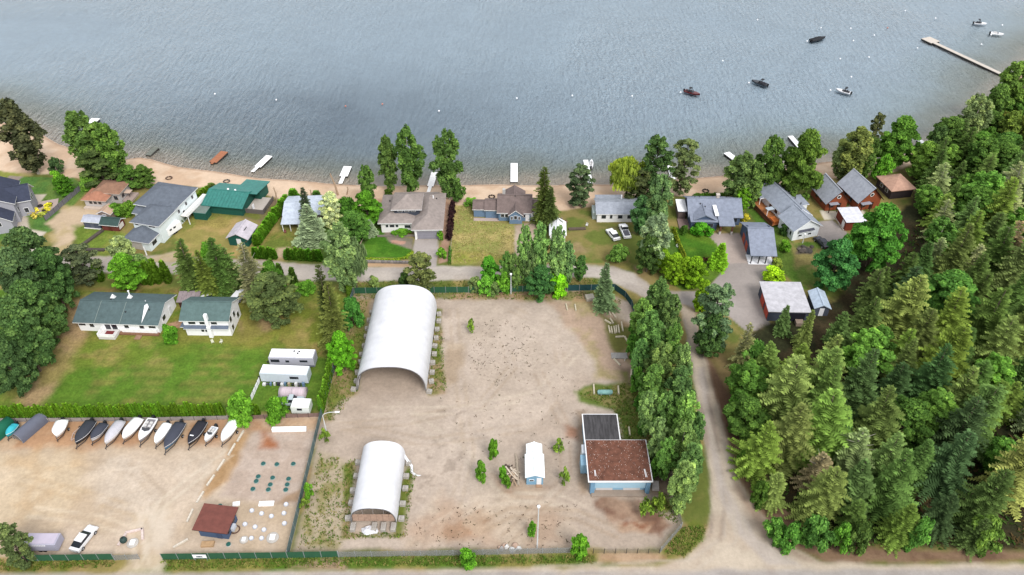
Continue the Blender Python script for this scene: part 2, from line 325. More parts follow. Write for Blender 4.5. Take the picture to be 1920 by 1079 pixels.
region([(805, 570), (830, 580), (828, 660), (838, 740), (806, 740)], (120, 128, 58), (170, 145, 112), None, .5, .9, 'mid', lo=.42, hi=.6)
region([(835, 640), (870, 645), (860, 720), (830, 735)], (176, 154, 128), (196, 176, 152), None, 1, 1.5, op=.8)
region([(1125, 590), (1195, 610), (1196, 690), (1150, 660)], (118, 118, 62), (176, 150, 116), None, .8, 1.2, 'mid')
region([(1080, 735), (1110, 722), (1190, 715), (1205, 770), (1235, 835), (1165, 828), (1155, 780), (1150, 770), (1090, 752)], (108, 126, 58), (156, 146, 92), None, .6, 1, 'mid', lo=.45, hi=.65)
region([(1160, 690), (1200, 690), (1205, 760), (1185, 760)], (150, 128, 110), (120, 124, 60), None, .7, 1)
region([(640, 870), (670, 860), (655, 1000), (735, 1000), (760, 870), (775, 880), (755, 1010), (640, 1012)], (118, 130, 56), (160, 140, 100), None, .5, .8, 'fine')
region([(820, 940), (1000, 930), (1080, 960), (1070, 1030), (760, 1032), (760, 990)], (196, 168, 144), (206, 186, 164), None, 2, 3, 'mid', op=.8)
region([(820, 990), (900, 950), (930, 990), (900, 1020), (820, 1020)], (176, 138, 108), (196, 170, 144), None, 1.5, 2, 'fine', op=.7)
region([(1105, 932), (1215, 932), (1240, 960), (1262, 985), (1240, 1012), (1215, 1000), (1190, 972), (1150, 972), (1110, 950)], (124, 84, 64), (172, 140, 116), None, .6, 1.4, 'mid', lo=.42, hi=.6, op=.85)
region([(1160, 982), (1230, 978), (1215, 998), (1165, 994)], (150, 96, 70), (190, 160, 135), None, .5, 1, 'fine')
region([(1200, 950), (1255, 925), (1268, 960), (1240, 965)], (120, 130, 58), (150, 130, 90), None, .6, .8)
region([(1058, 795), (1090, 800), (1090, 830), (1062, 820)], (160, 104, 72), (190, 160, 130), None, .8, 1, op=.7)
region([(925, 890), (990, 915), (1030, 912), (1000, 935), (940, 925)], (166, 134, 110), (190, 166, 142), None, .8, 1.2, op=.7)
region([(1080, 770), (1098, 770), (1104, 930), (1085, 930)], (140, 116, 92), (180, 155, 130), None, .6, .8, op=.7)
region([(1215, 830), (1262, 880), (1262, 935), (1222, 930)], (150, 132, 112), (128, 112, 92), None, .6, .8)
# dark pebble scatter on the yard
rs = np.random.default_rng(5)
blot = fbm(1.6, 91, 3); zone = fbm(16, 95, 2)
yard = inside(GX, GY, [W(*p) for p in [(820, 580), (1190, 600), (1190, 720), (1080, 760), (1090, 1020), (760, 1020), (820, 760)]])
wb = sst(.63, .70, blot) * sst(.48, .6, zone) * yard * .32
COLR[:] = COLR * (1 - wb[..., None]) + np.array(S(120, 104, 88)) * wb[..., None]
# tyre tracks in the lots
def track(px, w=.28, c=(176, 156, 132), op=.35, gap=1.7):
    pts = [np.array(W(*p)) for p in px]
    for sgn in (-1, 1):
        q = []
        for i, p in enumerate(pts):
            d = pts[min(i + 1, len(pts) - 1)] - pts[max(i - 1, 0)]; n = np.array([-d[1], d[0]]) / (np.hypot(*d) + 1e-6); q.append(p + n * sgn * gap / 2)
        d = segdist(GX, GY, [tuple(k) for k in q], False)
        f = (1 - sst(w * .5, w * 1.6, d)) * op * sst(.3, .55, MID_N)
        COLR[:] = COLR * (1 - f[..., None]) + np.array(S(*c)) * f[..., None]
track([(262, 1060), (275, 1000), (300, 930), (250, 880), (150, 870)]); track([(258, 1050), (285, 960), (360, 900), (430, 850)], c=(236, 222, 200))
track([(640, 800), (760, 790), (900, 760), (960, 690), (940, 620)]); track([(1060, 940), (960, 930), (880, 860), (800, 800), (740, 760)], c=(214, 200, 180))
track([(950, 1010), (1000, 960), (1060, 900), (1060, 800), (1010, 700)], c=(160, 136, 112), op=.3)
track([(1345, 1000), (1345, 900), (1325, 780), (1308, 680), (1292, 600)], c=(168, 158, 150), op=.5, gap=1.9)
track([(1000, 1075), (1300, 1060), (1370, 1010), (1362, 920)], c=(206, 192, 176), op=.5, gap=1.9); track([(100, 492), (500, 503), (900, 512), (1100, 507), (1190, 530), (1250, 560)], c=(186, 176, 168), op=.5, gap=1.8)
for px_, c_, o_ in [([(650, 800), (800, 830), (1000, 800), (1060, 720), (1040, 620), (960, 580)], (188, 168, 146), .4), ([(700, 770), (860, 770), (1010, 740), (1080, 660)], (222, 206, 186), .45), ([(800, 1000), (900, 940), (1040, 930), (1100, 960)], (222, 204, 184), .4), ([(860, 1010), (960, 960), (1080, 965), (1160, 1000)], (172, 148, 122), .4), ([(850, 580), (860, 700), (880, 850), (850, 960)], (184, 164, 140), .35),
                      ([(40, 900), (160, 930), (260, 960), (275, 1040)], (200, 174, 140), .4), ([(60, 960), (180, 975), (255, 1000), (268, 1060)], (236, 218, 194), .4), ([(1340, 1010), (1352, 930), (1340, 850), (1318, 740)], (170, 150, 132), .5), ([(1390, 1000), (1370, 930), (1354, 860), (1332, 760)], (206, 192, 174), .5)]: track(px_, .34, c_, o_)
# beach and lake bed
BACK = [(-260, 320), (-60, 322), (0, 322), (70, 326), (140, 334), (180, 345), (245, 348), (300, 346), (375, 352), (400, 356), (490, 364), (520, 374), (545, 385), (620, 386),
        (700, 400), (712, 385), (724, 380), (830, 378), (860, 384), (885, 378), (1000, 380), (1050, 396), (1110, 386), (1120, 376), (1200, 380), (1265, 368), (1370, 366), (1400, 362),
        (1440, 348), (1530, 336), (1600, 332), (1650, 328), (1700, 312), (1745, 290), (1790, 268), (1850, 215), (1900, 165), (1960, 112), (2150, 40)]
bpoly = [W(*p) for p in BACK] + [(400, 400), (-400, 400)]
db = segdist(GX, GY, [W(*p) for p in BACK], False); db = np.where(inside(GX, GY, bpoly), db, -db) + EDGE_N * 2.2
wb = sst(-.5, .6, db)
bc = mixcol(S(236, 208, 180), S(222, 190, 160), sst(.4, .65, MID_N)) * (1 + .12 * (FINE_N - .5))[..., None]
brown = sst(.45, .62, BASE_N) * sst(6, 0, SDF - 10) * .0
wet = sst(1.3, .1, SDF); bc = bc * (1 - wet[..., None]) + np.array(S(186, 156, 132)) * wet[..., None]
COLR[:] = COLR * (1 - wb[..., None]) + bc * wb[..., None]
CLS[(wb > .5)] = 1
pts = [W(*p) for p in [(690, 388), (700, 372), (745, 362), (830, 362), (872, 372), (850, 385), (830, 380), (724, 380)]]
d = np.where(inside(GX, GY, pts), segdist(GX, GY, pts, True), -segdist(GX, GY, pts, True)) + EDGE_N * 3; f = sst(-1, 1.5, d) * .6
COLR[:] = COLR * (1 - f[..., None]) + np.array(S(196, 150, 118)) * f[..., None]
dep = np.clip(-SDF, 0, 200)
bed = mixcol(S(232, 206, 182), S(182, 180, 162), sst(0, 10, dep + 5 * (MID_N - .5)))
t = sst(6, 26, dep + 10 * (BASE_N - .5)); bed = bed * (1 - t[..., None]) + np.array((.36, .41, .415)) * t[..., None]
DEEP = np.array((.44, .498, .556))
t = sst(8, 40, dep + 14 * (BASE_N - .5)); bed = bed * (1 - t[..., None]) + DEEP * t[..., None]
ex, ey = W(600, 225); t = np.exp(-(((GX - ex) / 75) ** 2 + ((GY - ey) / 32) ** 2)) * sst(3, 16, dep) * (.75 + .5 * (BASE_N - .5)); bed = bed * (1 - .85 * t[..., None]) + np.array((.11, .15, .195)) * (.85 * t)[..., None]   # dark reflection on the rippled water, painted into the bed colour
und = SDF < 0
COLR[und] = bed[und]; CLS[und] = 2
COLR = np.clip(COLR, 0.004, .85)
# ------------------------------------------------------------------ ground sheets
def groundmat(name, amp, sc, bump):
    m = bpy.data.materials.new(name); m.use_nodes = True; n = m.node_tree.nodes; L = m.node_tree.links
    p = n['Principled BSDF']; p.inputs['Roughness'].default_value = .95; p.inputs['Specular IOR Level'].default_value = .12
    at = n.new('ShaderNodeAttribute'); at.attribute_name = 'tint'
    tc = n.new('ShaderNodeTexCoord'); nz = n.new('ShaderNodeTexNoise'); nz.inputs['Scale'].default_value = sc; nz.inputs['Detail'].default_value = 7
    nz.inputs['Roughness'].default_value = .72; L.new(tc.outputs['Object'], nz.inputs['Vector'])
    rp = n.new('ShaderNodeMapRange'); rp.inputs[1].default_value = .3; rp.inputs[2].default_value = .7
    rp.inputs[3].default_value = 1 - amp; rp.inputs[4].default_value = 1 + amp; L.new(nz.outputs['Fac'], rp.inputs[0])
    n2 = n.new('ShaderNodeTexNoise'); n2.inputs['Scale'].default_value = sc * .22; n2.inputs['Detail'].default_value = 5; L.new(tc.outputs['Object'], n2.inputs['Vector'])
    r2 = n.new('ShaderNodeMapRange'); r2.inputs[1].default_value = .3; r2.inputs[2].default_value = .7; r2.inputs[3].default_value = 1 - amp * .55; r2.inputs[4].default_value = 1 + amp * .55; L.new(n2.outputs['Fac'], r2.inputs[0])
    pm = n.new('ShaderNodeMath'); pm.operation = 'MULTIPLY'; L.new(rp.outputs[0], pm.inputs[0]); L.new(r2.outputs[0], pm.inputs[1])
    mu = n.new('ShaderNodeVectorMath'); mu.operation = 'SCALE'; L.new(at.outputs['Color'], mu.inputs[0]); L.new(pm.outputs[0], mu.inputs[3])
    L.new(mu.outputs[0], p.inputs['Base Color'])
    b = n.new('ShaderNodeBump'); b.inputs['Strength'].default_value = bump; b.inputs['Distance'].default_value = .12
    L.new(nz.outputs['Fac'], b.inputs['Height']); L.new(b.outputs[0], p.inputs['Normal'])
    return m
GM = {'ground': groundmat('sandy_soil', .16, 1.6, .35), 'beach': groundmat('beach_sand', .08, 1.4, .25), 'lake_bed': groundmat('silt', .08, .5, .1),
      'lawn': groundmat('grass', .34, 1.9, .8), 'road': groundmat('worn_gravel_asphalt', .11, 1.7, .25), 'driveway': groundmat('paving', .09, 1.6, .2),
      'forest_floor': groundmat('needle_litter', .4, 1.6, .8)}
und_z = fbm(7, 55, 3); GZv = GZ + np.where(SDF > 8, (und_z - .5) * .04, 0)
V = np.stack([GX, GY, GZv], -1).reshape(-1, 3); idx = np.arange(NXn * NYn).reshape(NYn, NXn)
Q = np.stack([idx[:-1, :-1], idx[:-1, 1:], idx[1:, 1:], idx[1:, :-1]], -1).reshape(-1, 4)
fc = CLS[:-1, :-1].reshape(-1); CC = COLR.reshape(-1, 3)
def npmesh(name, verts, quads, m, col):
    me = bpy.data.meshes.new(name); k = quads.shape[1]
    me.vertices.add(len(verts)); me.vertices.foreach_set('co', np.ascontiguousarray(verts, dtype=np.float32).ravel())
    me.loops.add(quads.size); me.loops.foreach_set('vertex_index', np.ascontiguousarray(quads, dtype=np.int32).ravel())
    me.polygons.add(len(quads)); me.polygons.foreach_set('loop_start', np.arange(0, quads.size, k, dtype=np.int32))
    me.materials.append(m); me.update(calc_edges=True)
    a = me.attributes.new('tint', 'FLOAT_COLOR', 'POINT'); a.data.foreach_set('color', np.concatenate([col, np.ones((len(col), 1))], 1).astype(np.float32).ravel())
    return me
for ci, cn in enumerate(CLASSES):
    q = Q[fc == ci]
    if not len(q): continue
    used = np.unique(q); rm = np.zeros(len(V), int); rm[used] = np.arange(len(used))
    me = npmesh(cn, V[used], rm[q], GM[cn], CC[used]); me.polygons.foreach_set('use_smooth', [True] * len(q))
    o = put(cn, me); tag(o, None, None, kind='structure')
# land and lake bed beyond the fine sheet
far = MB()
far.add([(-3000, -2500, -.02), (3000, -2500, -.02), (3000, NY0, -.02), (-3000, NY0, -.02)], [(0, 1, 2, 3)])
far.add([(-3000, NY0, -.02), (NX0, NY0, -.02), (NX0, 205, -.02), (-3000, 205, -.02)], [(0, 1, 2, 3)])
far.add([(NX1, NY0, -.02), (3000, NY0, -.02), (3000, 250, -.02), (NX1, 250, -.02)], [(0, 1, 2, 3)])
me = far.mesh('terrain', GM['forest_floor']); a = me.attributes.new('tint', 'FLOAT_COLOR', 'POINT')
a.data.foreach_set('color', list(S(92, 100, 52) + (1,)) * len(me.vertices)); tag(put('terrain', me), None, None, kind='structure')
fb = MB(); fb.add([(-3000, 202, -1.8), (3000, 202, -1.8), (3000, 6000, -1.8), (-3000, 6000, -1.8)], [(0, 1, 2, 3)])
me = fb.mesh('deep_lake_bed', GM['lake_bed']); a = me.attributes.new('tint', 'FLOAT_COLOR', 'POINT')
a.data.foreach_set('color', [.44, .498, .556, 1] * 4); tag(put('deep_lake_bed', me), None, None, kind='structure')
# ------------------------------------------------------------------ lake water
wm = bpy.data.materials.new('lake_water'); wm.use_nodes = True; n = wm.node_tree.nodes; L = wm.node_tree.links
n.remove(n['Principled BSDF']); out = n['Material Output']
tc = n.new('ShaderNodeTexCoord')
def mapn(scale, rot):
    mp = n.new('ShaderNodeMapping'); mp.inputs['Scale'].default_value = scale; mp.inputs['Rotation'].default_value = (0, 0, rot)
    L.new(tc.outputs['Object'], mp.inputs[0]); return mp
def nz(scale, rot, sc, det=4):
    x = n.new('ShaderNodeTexNoise'); x.inputs['Scale'].default_value = sc; x.inputs['Detail'].default_value = det; x.inputs['Distortion'].default_value = .6
    L.new(mapn(scale, rot).outputs[0], x.inputs['Vector']); return x
n1 = nz((1, .2, 1), math.radians(48), .8, 2); n2 = nz((1, .4, 1), math.radians(20), 2.0, 2); big = nz((1, .7, 1), .4, .011, 3)
amp = n.new('ShaderNodeMapRange'); amp.inputs[1].default_value = .38; amp.inputs[2].default_value = .62; amp.inputs[3].default_value = .3; amp.inputs[4].default_value = 1.0
L.new(big.outputs['Fac'], amp.inputs[0])
ad = n.new('ShaderNodeMath'); ad.operation = 'ADD'; L.new(n1.outputs['Fac'], ad.inputs[0]); L.new(n2.outputs['Fac'], ad.inputs[1])
ml = n.new('ShaderNodeMath'); ml.operation = 'MULTIPLY'; L.new(ad.outputs[0], ml.inputs[0]); L.new(amp.outputs[0], ml.inputs[1])
b = n.new('ShaderNodeBump'); b.inputs['Strength'].default_value = 1.0; b.inputs['Distance'].default_value = .36; L.new(ml.outputs[0], b.inputs['Height'])
fr = n.new('ShaderNodeFresnel'); fr.inputs[0].default_value = 1.5; L.new(b.outputs[0], fr.inputs['Normal'])
gl = n.new('ShaderNodeBsdfGlossy'); gl.inputs['Roughness'].default_value = .08; L.new(b.outputs[0], gl.inputs['Normal'])
tr = n.new('ShaderNodeBsdfTransparent'); tr.inputs[0].default_value = (.86, .92, .94, 1)
ms = n.new('ShaderNodeMixShader'); L.new(fr.outputs[0], ms.inputs[0]); L.new(tr.outputs[0], ms.inputs[1]); L.new(gl.outputs[0], ms.inputs[2]); L.new(ms.outputs[0], out.inputs[0])
wq = MB(); wq.add([(-3000, 140, ZW), (3000, 140, ZW), (3000, 6000, ZW), (-3000, 6000, ZW)], [(0, 1, 2, 3)])
tag(wq.build('lake', wm), None, None, kind='structure')
# ------------------------------------------------------------------ vegetation prototypes
def tmesh(name, V, F, tone, m):
    V = np.asarray(V, np.float32); F = np.asarray(F, np.int32)
    me = bpy.data.meshes.new(name); k = F.shape[1]
    me.vertices.add(len(V)); me.vertices.foreach_set('co', V.ravel())
    me.loops.add(F.size); me.loops.foreach_set('vertex_index', F.ravel())
    me.polygons.add(len(F)); me.polygons.foreach_set('loop_start', np.arange(0, F.size, k, dtype=np.int32))
    me.materials.append(m); me.update(calc_edges=True)
    a = me.attributes.new('tone', 'FLOAT_COLOR', 'POINT'); t = np.asarray(tone, np.float32)
    if t.ndim == 1: t = np.stack([t, t, t], 1)
    a.data.foreach_set('color', np.concatenate([t, np.ones((len(t), 1), np.float32)], 1).ravel())
    return me
def quads(P, A, B, tone):
    n = len(P); V = np.empty((n, 4, 3)); V[:, 0] = P - A - B; V[:, 1] = P + A - B * .6; V[:, 2] = P + A * .8 + B; V[:, 3] = P - A * .7 + B * .8
    return V.reshape(-1, 3), np.arange(n * 4).reshape(n, 4), np.repeat(tone, 4, axis=0)
def unit(v): return v / (np.linalg.norm(v, axis=-1, keepdims=True) + 1e-9)
def warm(t, w):                                    # tone with new-growth warmth
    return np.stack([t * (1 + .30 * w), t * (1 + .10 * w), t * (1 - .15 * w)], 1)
def conifer(seed, H=20., R=3.3, dens=1.0, droop=.22, base=.06, pw=.8, lump=.25):
    r = np.random.default_rng(seed); V = []; T = []; W_ = []
    z = base * H; ph = r.random() * 6; am = r.uniform(.12, .34)
    while z < H * .985:
        t = z / H; rr = R * ((1 - t) ** pw) + .12; rr *= 1 - lump * .5 + lump * r.random()
        nb = max(3, int((4 + 6.5 * (1 - t)) * dens)); a0 = r.random() * 6.28
        for k in range(nb):
            az = a0 + 6.283 * k / nb + r.normal(0, .25); Lb = rr * r.uniform(.55, 1.18) * (1 + am * math.sin(az + ph + z * .35) + .5 * am * math.sin(3 * az + z * .9))
            if r.random() < .06: continue
            el = .55 * t - .12 + r.normal(0, .1)
            d = np.array([math.cos(az) * math.cos(el), math.sin(az) * math.cos(el), math.sin(el)]); sd_ = np.array([-math.sin(az), math.cos(az), 0])
            n = max(2, int(Lb / .36)); bt = r.uniform(.72, 1.15)
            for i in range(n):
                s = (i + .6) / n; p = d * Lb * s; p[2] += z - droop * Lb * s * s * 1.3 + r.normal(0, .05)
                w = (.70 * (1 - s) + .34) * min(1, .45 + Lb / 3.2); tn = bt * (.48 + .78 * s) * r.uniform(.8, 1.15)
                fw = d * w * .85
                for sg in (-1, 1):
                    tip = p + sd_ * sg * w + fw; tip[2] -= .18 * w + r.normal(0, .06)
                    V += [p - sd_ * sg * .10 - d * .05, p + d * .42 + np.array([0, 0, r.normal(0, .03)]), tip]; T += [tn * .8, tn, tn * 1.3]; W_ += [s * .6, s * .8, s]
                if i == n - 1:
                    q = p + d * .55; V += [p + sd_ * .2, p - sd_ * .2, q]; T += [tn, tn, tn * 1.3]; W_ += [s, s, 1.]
        z += r.uniform(.30, .46) * (H / 20) ** .5
    for k in range(10):                            # leader
        az = r.random() * 6.28; zz = H * r.uniform(.93, 1.0); d = np.array([math.cos(az), math.sin(az), .9]) * .35
        V += [(0, 0, zz - .1), (d[0] * .4, d[1] * .4, zz - .05), (d[0], d[1], zz + d[2])]; T += [1, 1, 1.2]; W_ += [1, 1, 1]
    V = np.array(V); T = np.array(T); F = np.arange(len(V)).reshape(-1, 3)
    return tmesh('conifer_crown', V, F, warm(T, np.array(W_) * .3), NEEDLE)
def lobed(seed, lobes, per, leaf, m=LEAF, flat=.55, hang=0., name='crown'):
    r = np.random.default_rng(seed); P_, A_, B_, T_ = [], [], [], []
    for (cx, cy, cz, rx, rz, tn) in lobes:
        n = int(per * (rx / 1.4) ** 1.6 + 20); v = unit(r.normal(size=(n, 3))); v[:, 2] = np.where(v[:, 2] < -.35, -v[:, 2], v[:, 2])
        rad = r.uniform(.25, 1.22, n) ** .7; p = np.stack([cx + v[:, 0] * rx * rad, cy + v[:, 1] * rx * rad, cz + v[:, 2] * rz * rad], 1)
        nn = unit(v * flat + r.normal(size=(n, 3)) * .5 + np.array([0, 0, .35])); a = unit(np.cross(nn, r.normal(size=(n, 3)))); bb = np.cross(nn, a)
        s = leaf * r.uniform(.6, 1.25, n)[:, None]
        if hang: a = unit(r.normal(size=(n, 3)) * np.array([1, 1, .1])); bb = np.tile(np.array([0, 0, -1.]), (n, 1)) * hang + v * .15
        P_.append(p); A_.append(a * s); B_.append(bb * s * .8); T_.append(tn * r.uniform(.62, 1.38, n))
    P_ = np.concatenate(P_); A_ = np.concatenate(A_); B_ = np.concatenate(B_); T_ = np.concatenate(T_)
    V, F, T = quads(P_, A_, B_, T_); return tmesh(name, V, F, warm(T, np.clip(T - .9, 0, .5) * 1.2), m)
def round_lobes(seed, H, R, cb, n, rl=(.28, .42), squash=.8, egg=0.):
    r = np.random.default_rng(seed); out = []; hc = (H - cb) / 2; zc = cb + hc
    for i in range(n):
        v = unit(r.normal(size=3)); v[2] = v[2] if v[2] > -.85 else -v[2]; q = r.uniform(.35, .92)
        w = 1 - egg * v[2]
        out.append((v[0] * R * q * w, v[1] * R * q * w, zc + v[2] * hc * q, R * r.uniform(*rl), R * r.uniform(*rl) * squash, r.uniform(.62, 1.28)))
    out.append((0, 0, H - R * .3, R * .36, R * .32, 1.05)); return out
def poplar_lobes(seed, H, R, cb, n):
    r = np.random.default_rng(seed); out = []
    for i in range(n):
        t = (i + .5) / n; z = cb + (H - cb) * t; w = R * (math.sin(math.pi * (.10 + .82 * t ** 1.25)) ** .8); az = i * 2.4 + r.normal(0, .5); q = r.uniform(.2, .85)
        out.append((math.cos(az) * w * q, math.sin(az) * w * q, z, max(.32, w * r.uniform(.14, .28)), max(.45, R * r.uniform(.2, .42)), r.uniform(.58, 1.34)))
    out.append((0, 0, H - .9, .45, 1.0, 1.1)); return out
def pine_lobes(seed, H, R, cb, n):
    r = np.random.default_rng(seed); out = []
    for i in range(n):
        t = (i + .5) / n; z = cb + (H - cb) * t; w = R * (math.sin(math.pi * (.22 + .70 * t)) ** .6); az = i * 2.4 + r.normal(0, .5); q = r.uniform(.3, .95)
        out.append((math.cos(az) * w * q, math.sin(az) * w * q, z, max(.4, R * r.uniform(.14, .27)), max(.35, R * r.uniform(.10, .18)), r.uniform(.6, 1.3)))
    return out
def trunk(seed, H, top, r0, limbs, spread, zlo, zhi, m=BARK, lean=.3):
    r = random.Random(seed); b = MB(); p = Vector((0, 0, -.25)); n = 5; pts = [p]
    for i in range(n): pts.append(Vector((r.uniform(-lean, lean) * (i + 1) / n, r.uniform(-lean, lean) * (i + 1) / n, top * (i + 1) / n)))
    for i in range(n): b.cyl(pts[i], pts[i + 1], r0 * (1 - .8 * i / n), r0 * (1 - .8 * (i + 1) / n), 7, cap=False)
    for k in range(limbs):
        z = r.uniform(zlo, zhi); a = k * 2.4 + r.random(); q = Vector((0, 0, z)); e = q + Vector((math.cos(a) * spread, math.sin(a) * spread, spread * r.uniform(.4, 1.0))) * r.uniform(.6, 1)
        b.cyl(q, e, r0 * .35, r0 * .08, 5, cap=False)
    return b.mesh('trunk', m, True)
PROTO = {}
def proto(k, H, R, crowns, trunks): PROTO[k] = (H, R, crowns, trunks)
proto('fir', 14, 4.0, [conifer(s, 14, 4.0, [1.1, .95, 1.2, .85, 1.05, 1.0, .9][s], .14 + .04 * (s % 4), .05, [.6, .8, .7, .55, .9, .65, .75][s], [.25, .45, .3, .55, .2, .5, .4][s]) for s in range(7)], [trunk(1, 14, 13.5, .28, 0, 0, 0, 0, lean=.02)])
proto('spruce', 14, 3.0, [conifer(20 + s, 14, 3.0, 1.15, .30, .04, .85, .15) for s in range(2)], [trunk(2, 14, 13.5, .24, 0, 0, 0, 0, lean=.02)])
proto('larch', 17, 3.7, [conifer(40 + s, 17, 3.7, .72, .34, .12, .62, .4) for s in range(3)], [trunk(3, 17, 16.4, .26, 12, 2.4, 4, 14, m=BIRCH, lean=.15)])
proto('cypress', 6, 2.0, [conifer(60, 6, 2.0, 1.5, .05, .04, .9, .1)], [trunk(4, 6, 5, .14, 0, 0, 0, 0)])
proto('pine', 15, 3.4, [lobed(70 + s, pine_lobes(70 + s, 15, 3.4, .9, 84), 330, .19, NEEDLE) for s in range(2)], [trunk(5, 15, 13.5, .26, 12, 2.4, 5, 12)])
proto('maple', 12, 4.6, [lobed(80 + s, round_lobes(80 + s, 12, 4.6, -1.2, 150, (.10, .19), .8), 620, .2) for s in range(4)], [trunk(6, 12, 8.5, .3, 8, 2.6, 2.5, 6)])
proto('poplar', 14, 3.0, [lobed(90 + s, poplar_lobes(90 + s, 14, 3.0, .9, 100), 640, .18) for s in range(4)], [trunk(7, 14, 12.5, .22, 8, 1.3, 2, 9, m=BIRCH)])
proto('willow', 9, 4.4, [lobed(100, round_lobes(100, 9, 4.4, 1.5, 30, (.2, .32), 1.0), 260, .17, hang=3.6)], [trunk(8, 9, 6, .3, 6, 2, 2, 5)])
proto('shrub', 2.6, 1.7, [lobed(110 + s, round_lobes(110 + s, 2.6, 1.7, -.35, 34, (.18, .32), .8), 620, .13) for s in range(4)], [trunk(9, 2.6, 1.6, .07, 5, .7, .3, .9)])
proto('weed', 1.2, .8, [lobed(120 + s, round_lobes(120 + s, 1.2, .8, -.25, 9, (.3, .45), .9), 330, .10) for s in range(2)], [trunk(10, 1.2, .8, .03, 4, .35, .1, .5)])
def column(seed, H=5., R=.62):
    r = np.random.default_rng(seed); n = 1000; z = r.random(n) ** .9 * H; t = z / H; az = r.random(n) * 6.283
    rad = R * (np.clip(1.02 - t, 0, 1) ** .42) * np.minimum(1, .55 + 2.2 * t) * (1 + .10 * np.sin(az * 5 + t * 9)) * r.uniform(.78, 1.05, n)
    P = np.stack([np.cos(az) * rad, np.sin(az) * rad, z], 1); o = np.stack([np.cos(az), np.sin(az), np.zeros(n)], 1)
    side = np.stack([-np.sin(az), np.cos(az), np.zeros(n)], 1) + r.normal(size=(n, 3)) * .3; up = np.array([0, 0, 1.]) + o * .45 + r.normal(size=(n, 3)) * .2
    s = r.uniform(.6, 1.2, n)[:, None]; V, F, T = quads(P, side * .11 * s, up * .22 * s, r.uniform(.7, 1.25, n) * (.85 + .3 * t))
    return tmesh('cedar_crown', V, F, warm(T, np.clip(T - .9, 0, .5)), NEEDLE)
proto('cedar', 5, .62, [column(130 + s) for s in range(3)], [trunk(11, 5, 3, .09, 0, 0, 0, 0)])
def dead(seed):
    b = MB(); r = random.Random(seed)
    pts = [Vector((0, 0, -.2)), Vector((.1, 0, 2.5)), Vector((.05, .1, 5)), Vector((.25, 0, 7))]
    for i in range(3): b.cyl(pts[i], pts[i + 1], .3 - .07 * i, .3 - .07 * (i + 1), 7)
    return b
GREEN = {'fir': (98, 122, 58), 'spruce': (112, 132, 104), 'larch': (128, 138, 82), 'cypress': (110, 150, 40), 'pine': (84, 100, 62), 'maple': (74, 122, 52), 'poplar': (92, 126, 70),
         'willow': (150, 165, 62), 'shrub': (92, 140, 48), 'weed': (96, 132, 52), 'cedar': (86, 124, 36)}
CATS = {'fir': 'tree', 'shrub': 'shrub', 'weed': 'plant', 'cedar': 'cedar'}
NAMES = {'fir': 'fir_tree', 'spruce': 'spruce_tree', 'larch': 'larch_tree', 'cypress': 'cypress_shrub', 'pine': 'pine_tree', 'maple': 'maple_tree', 'poplar': 'poplar_tree', 'willow': 'willow_tree',
         'shrub': 'shrub', 'weed': 'weed_clump', 'cedar': 'cedar_tree'}
TR = random.Random(99); FB = 2.05
def jit(c, a=.10):
    f = TR.uniform(1 - a, 1 + a); return tuple(min(255, max(0, x * f * TR.uniform(1 - a * .4, 1 + a * .4))) for x in c)
def plant(kind, X, Y, h, r, label, col=None, group=None, z=None, lean=0, ja=.06):
    H, R, cr, tk = PROTO[kind]; z = zg(X, Y) if z is None else z
    t = thing(NAMES[kind], label, CATS.get(kind, 'tree'), (X, Y, z), TR.random() * 6.28, group)
    t.scale = (r / R, r / R, h / H)
    c = put('crown', TR.choice(cr), t); k = put('trunk', TR.choice(tk), t)
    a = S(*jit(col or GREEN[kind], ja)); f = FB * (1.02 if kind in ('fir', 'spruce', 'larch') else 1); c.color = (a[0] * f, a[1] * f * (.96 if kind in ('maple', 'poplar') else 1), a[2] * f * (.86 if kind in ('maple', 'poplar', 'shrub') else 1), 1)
    return t
def height_for(tx, ty, by):
    lo, hi = .2, 45.
    for _ in range(40):
        h = (lo + hi) / 2; X, Y = W(tx, ty, h)
        if PR(X, Y, zg(X, Y))[1] < by: lo = h
        else: hi = h
    return h
def tree(kind, tx, ty, by, rpx, label, col=None, group=None, ja=.06):
    """crown top pixel + pixel row where the stem meets the ground -> place and height"""
    h = height_for(tx, ty, by); X, Y = W(tx, ty, h); z = zg(X, Y)
    m = (Y * cP + (CAMH - h * .4) * sP) / FPX
    return plant(kind, X, Y, h - z, rpx * m, label, col, group, z, ja=ja)
# ------------------------------------------------------------------ trees along the shore, left to right
DK = (70, 88, 52)
tree('poplar', 12, 194, 326, 42, 'dark pine on the beach at the left edge of the photo', (84, 92, 66))
tree('shrub', 98, 297, 324, 14, 'small dark tree on the sand left of the beach poplars', (74, 100, 66))
tree('poplar', 138, 216, 331, 38, 'tall leafy poplar behind the green lawn, left of a pair', (92, 122, 66))
tree('poplar', 188, 236, 338, 30, 'shorter poplar right of the tallest one on the left beach', (92, 124, 60))
tree('pine', 175, 285, 345, 40, 'low dark pine at the feet of the two left poplars', (72, 88, 50))
tree('shrub', 103, 322, 352, 15, 'bright green bush on the lawn, upper of two overlapping', (100, 150, 50))
tree('maple', 110, 332, 366, 19, 'dense green little tree at the end of the grey board fence', (70, 118, 40))
tree('shrub', 158, 328, 354, 21, 'bright broad bush in front of the orange-roofed cottage', (112, 152, 66))
tree('maple', 238, 312, 352, 26, 'leafy tree between the cottage and the big grey-roofed house', (82, 116, 56))
tree('maple', 262, 310, 350, 20, 'dark slim tree on the beach beside the grey-roofed house', (76, 104, 52))
tree('shrub', 212, 383, 402, 18, 'green bush below the orange-roofed cottage', (88, 126, 50)); tree('shrub', 236, 381, 400, 19, 'rounded bush between the cottage and the grey-roofed house', (86, 124, 46))
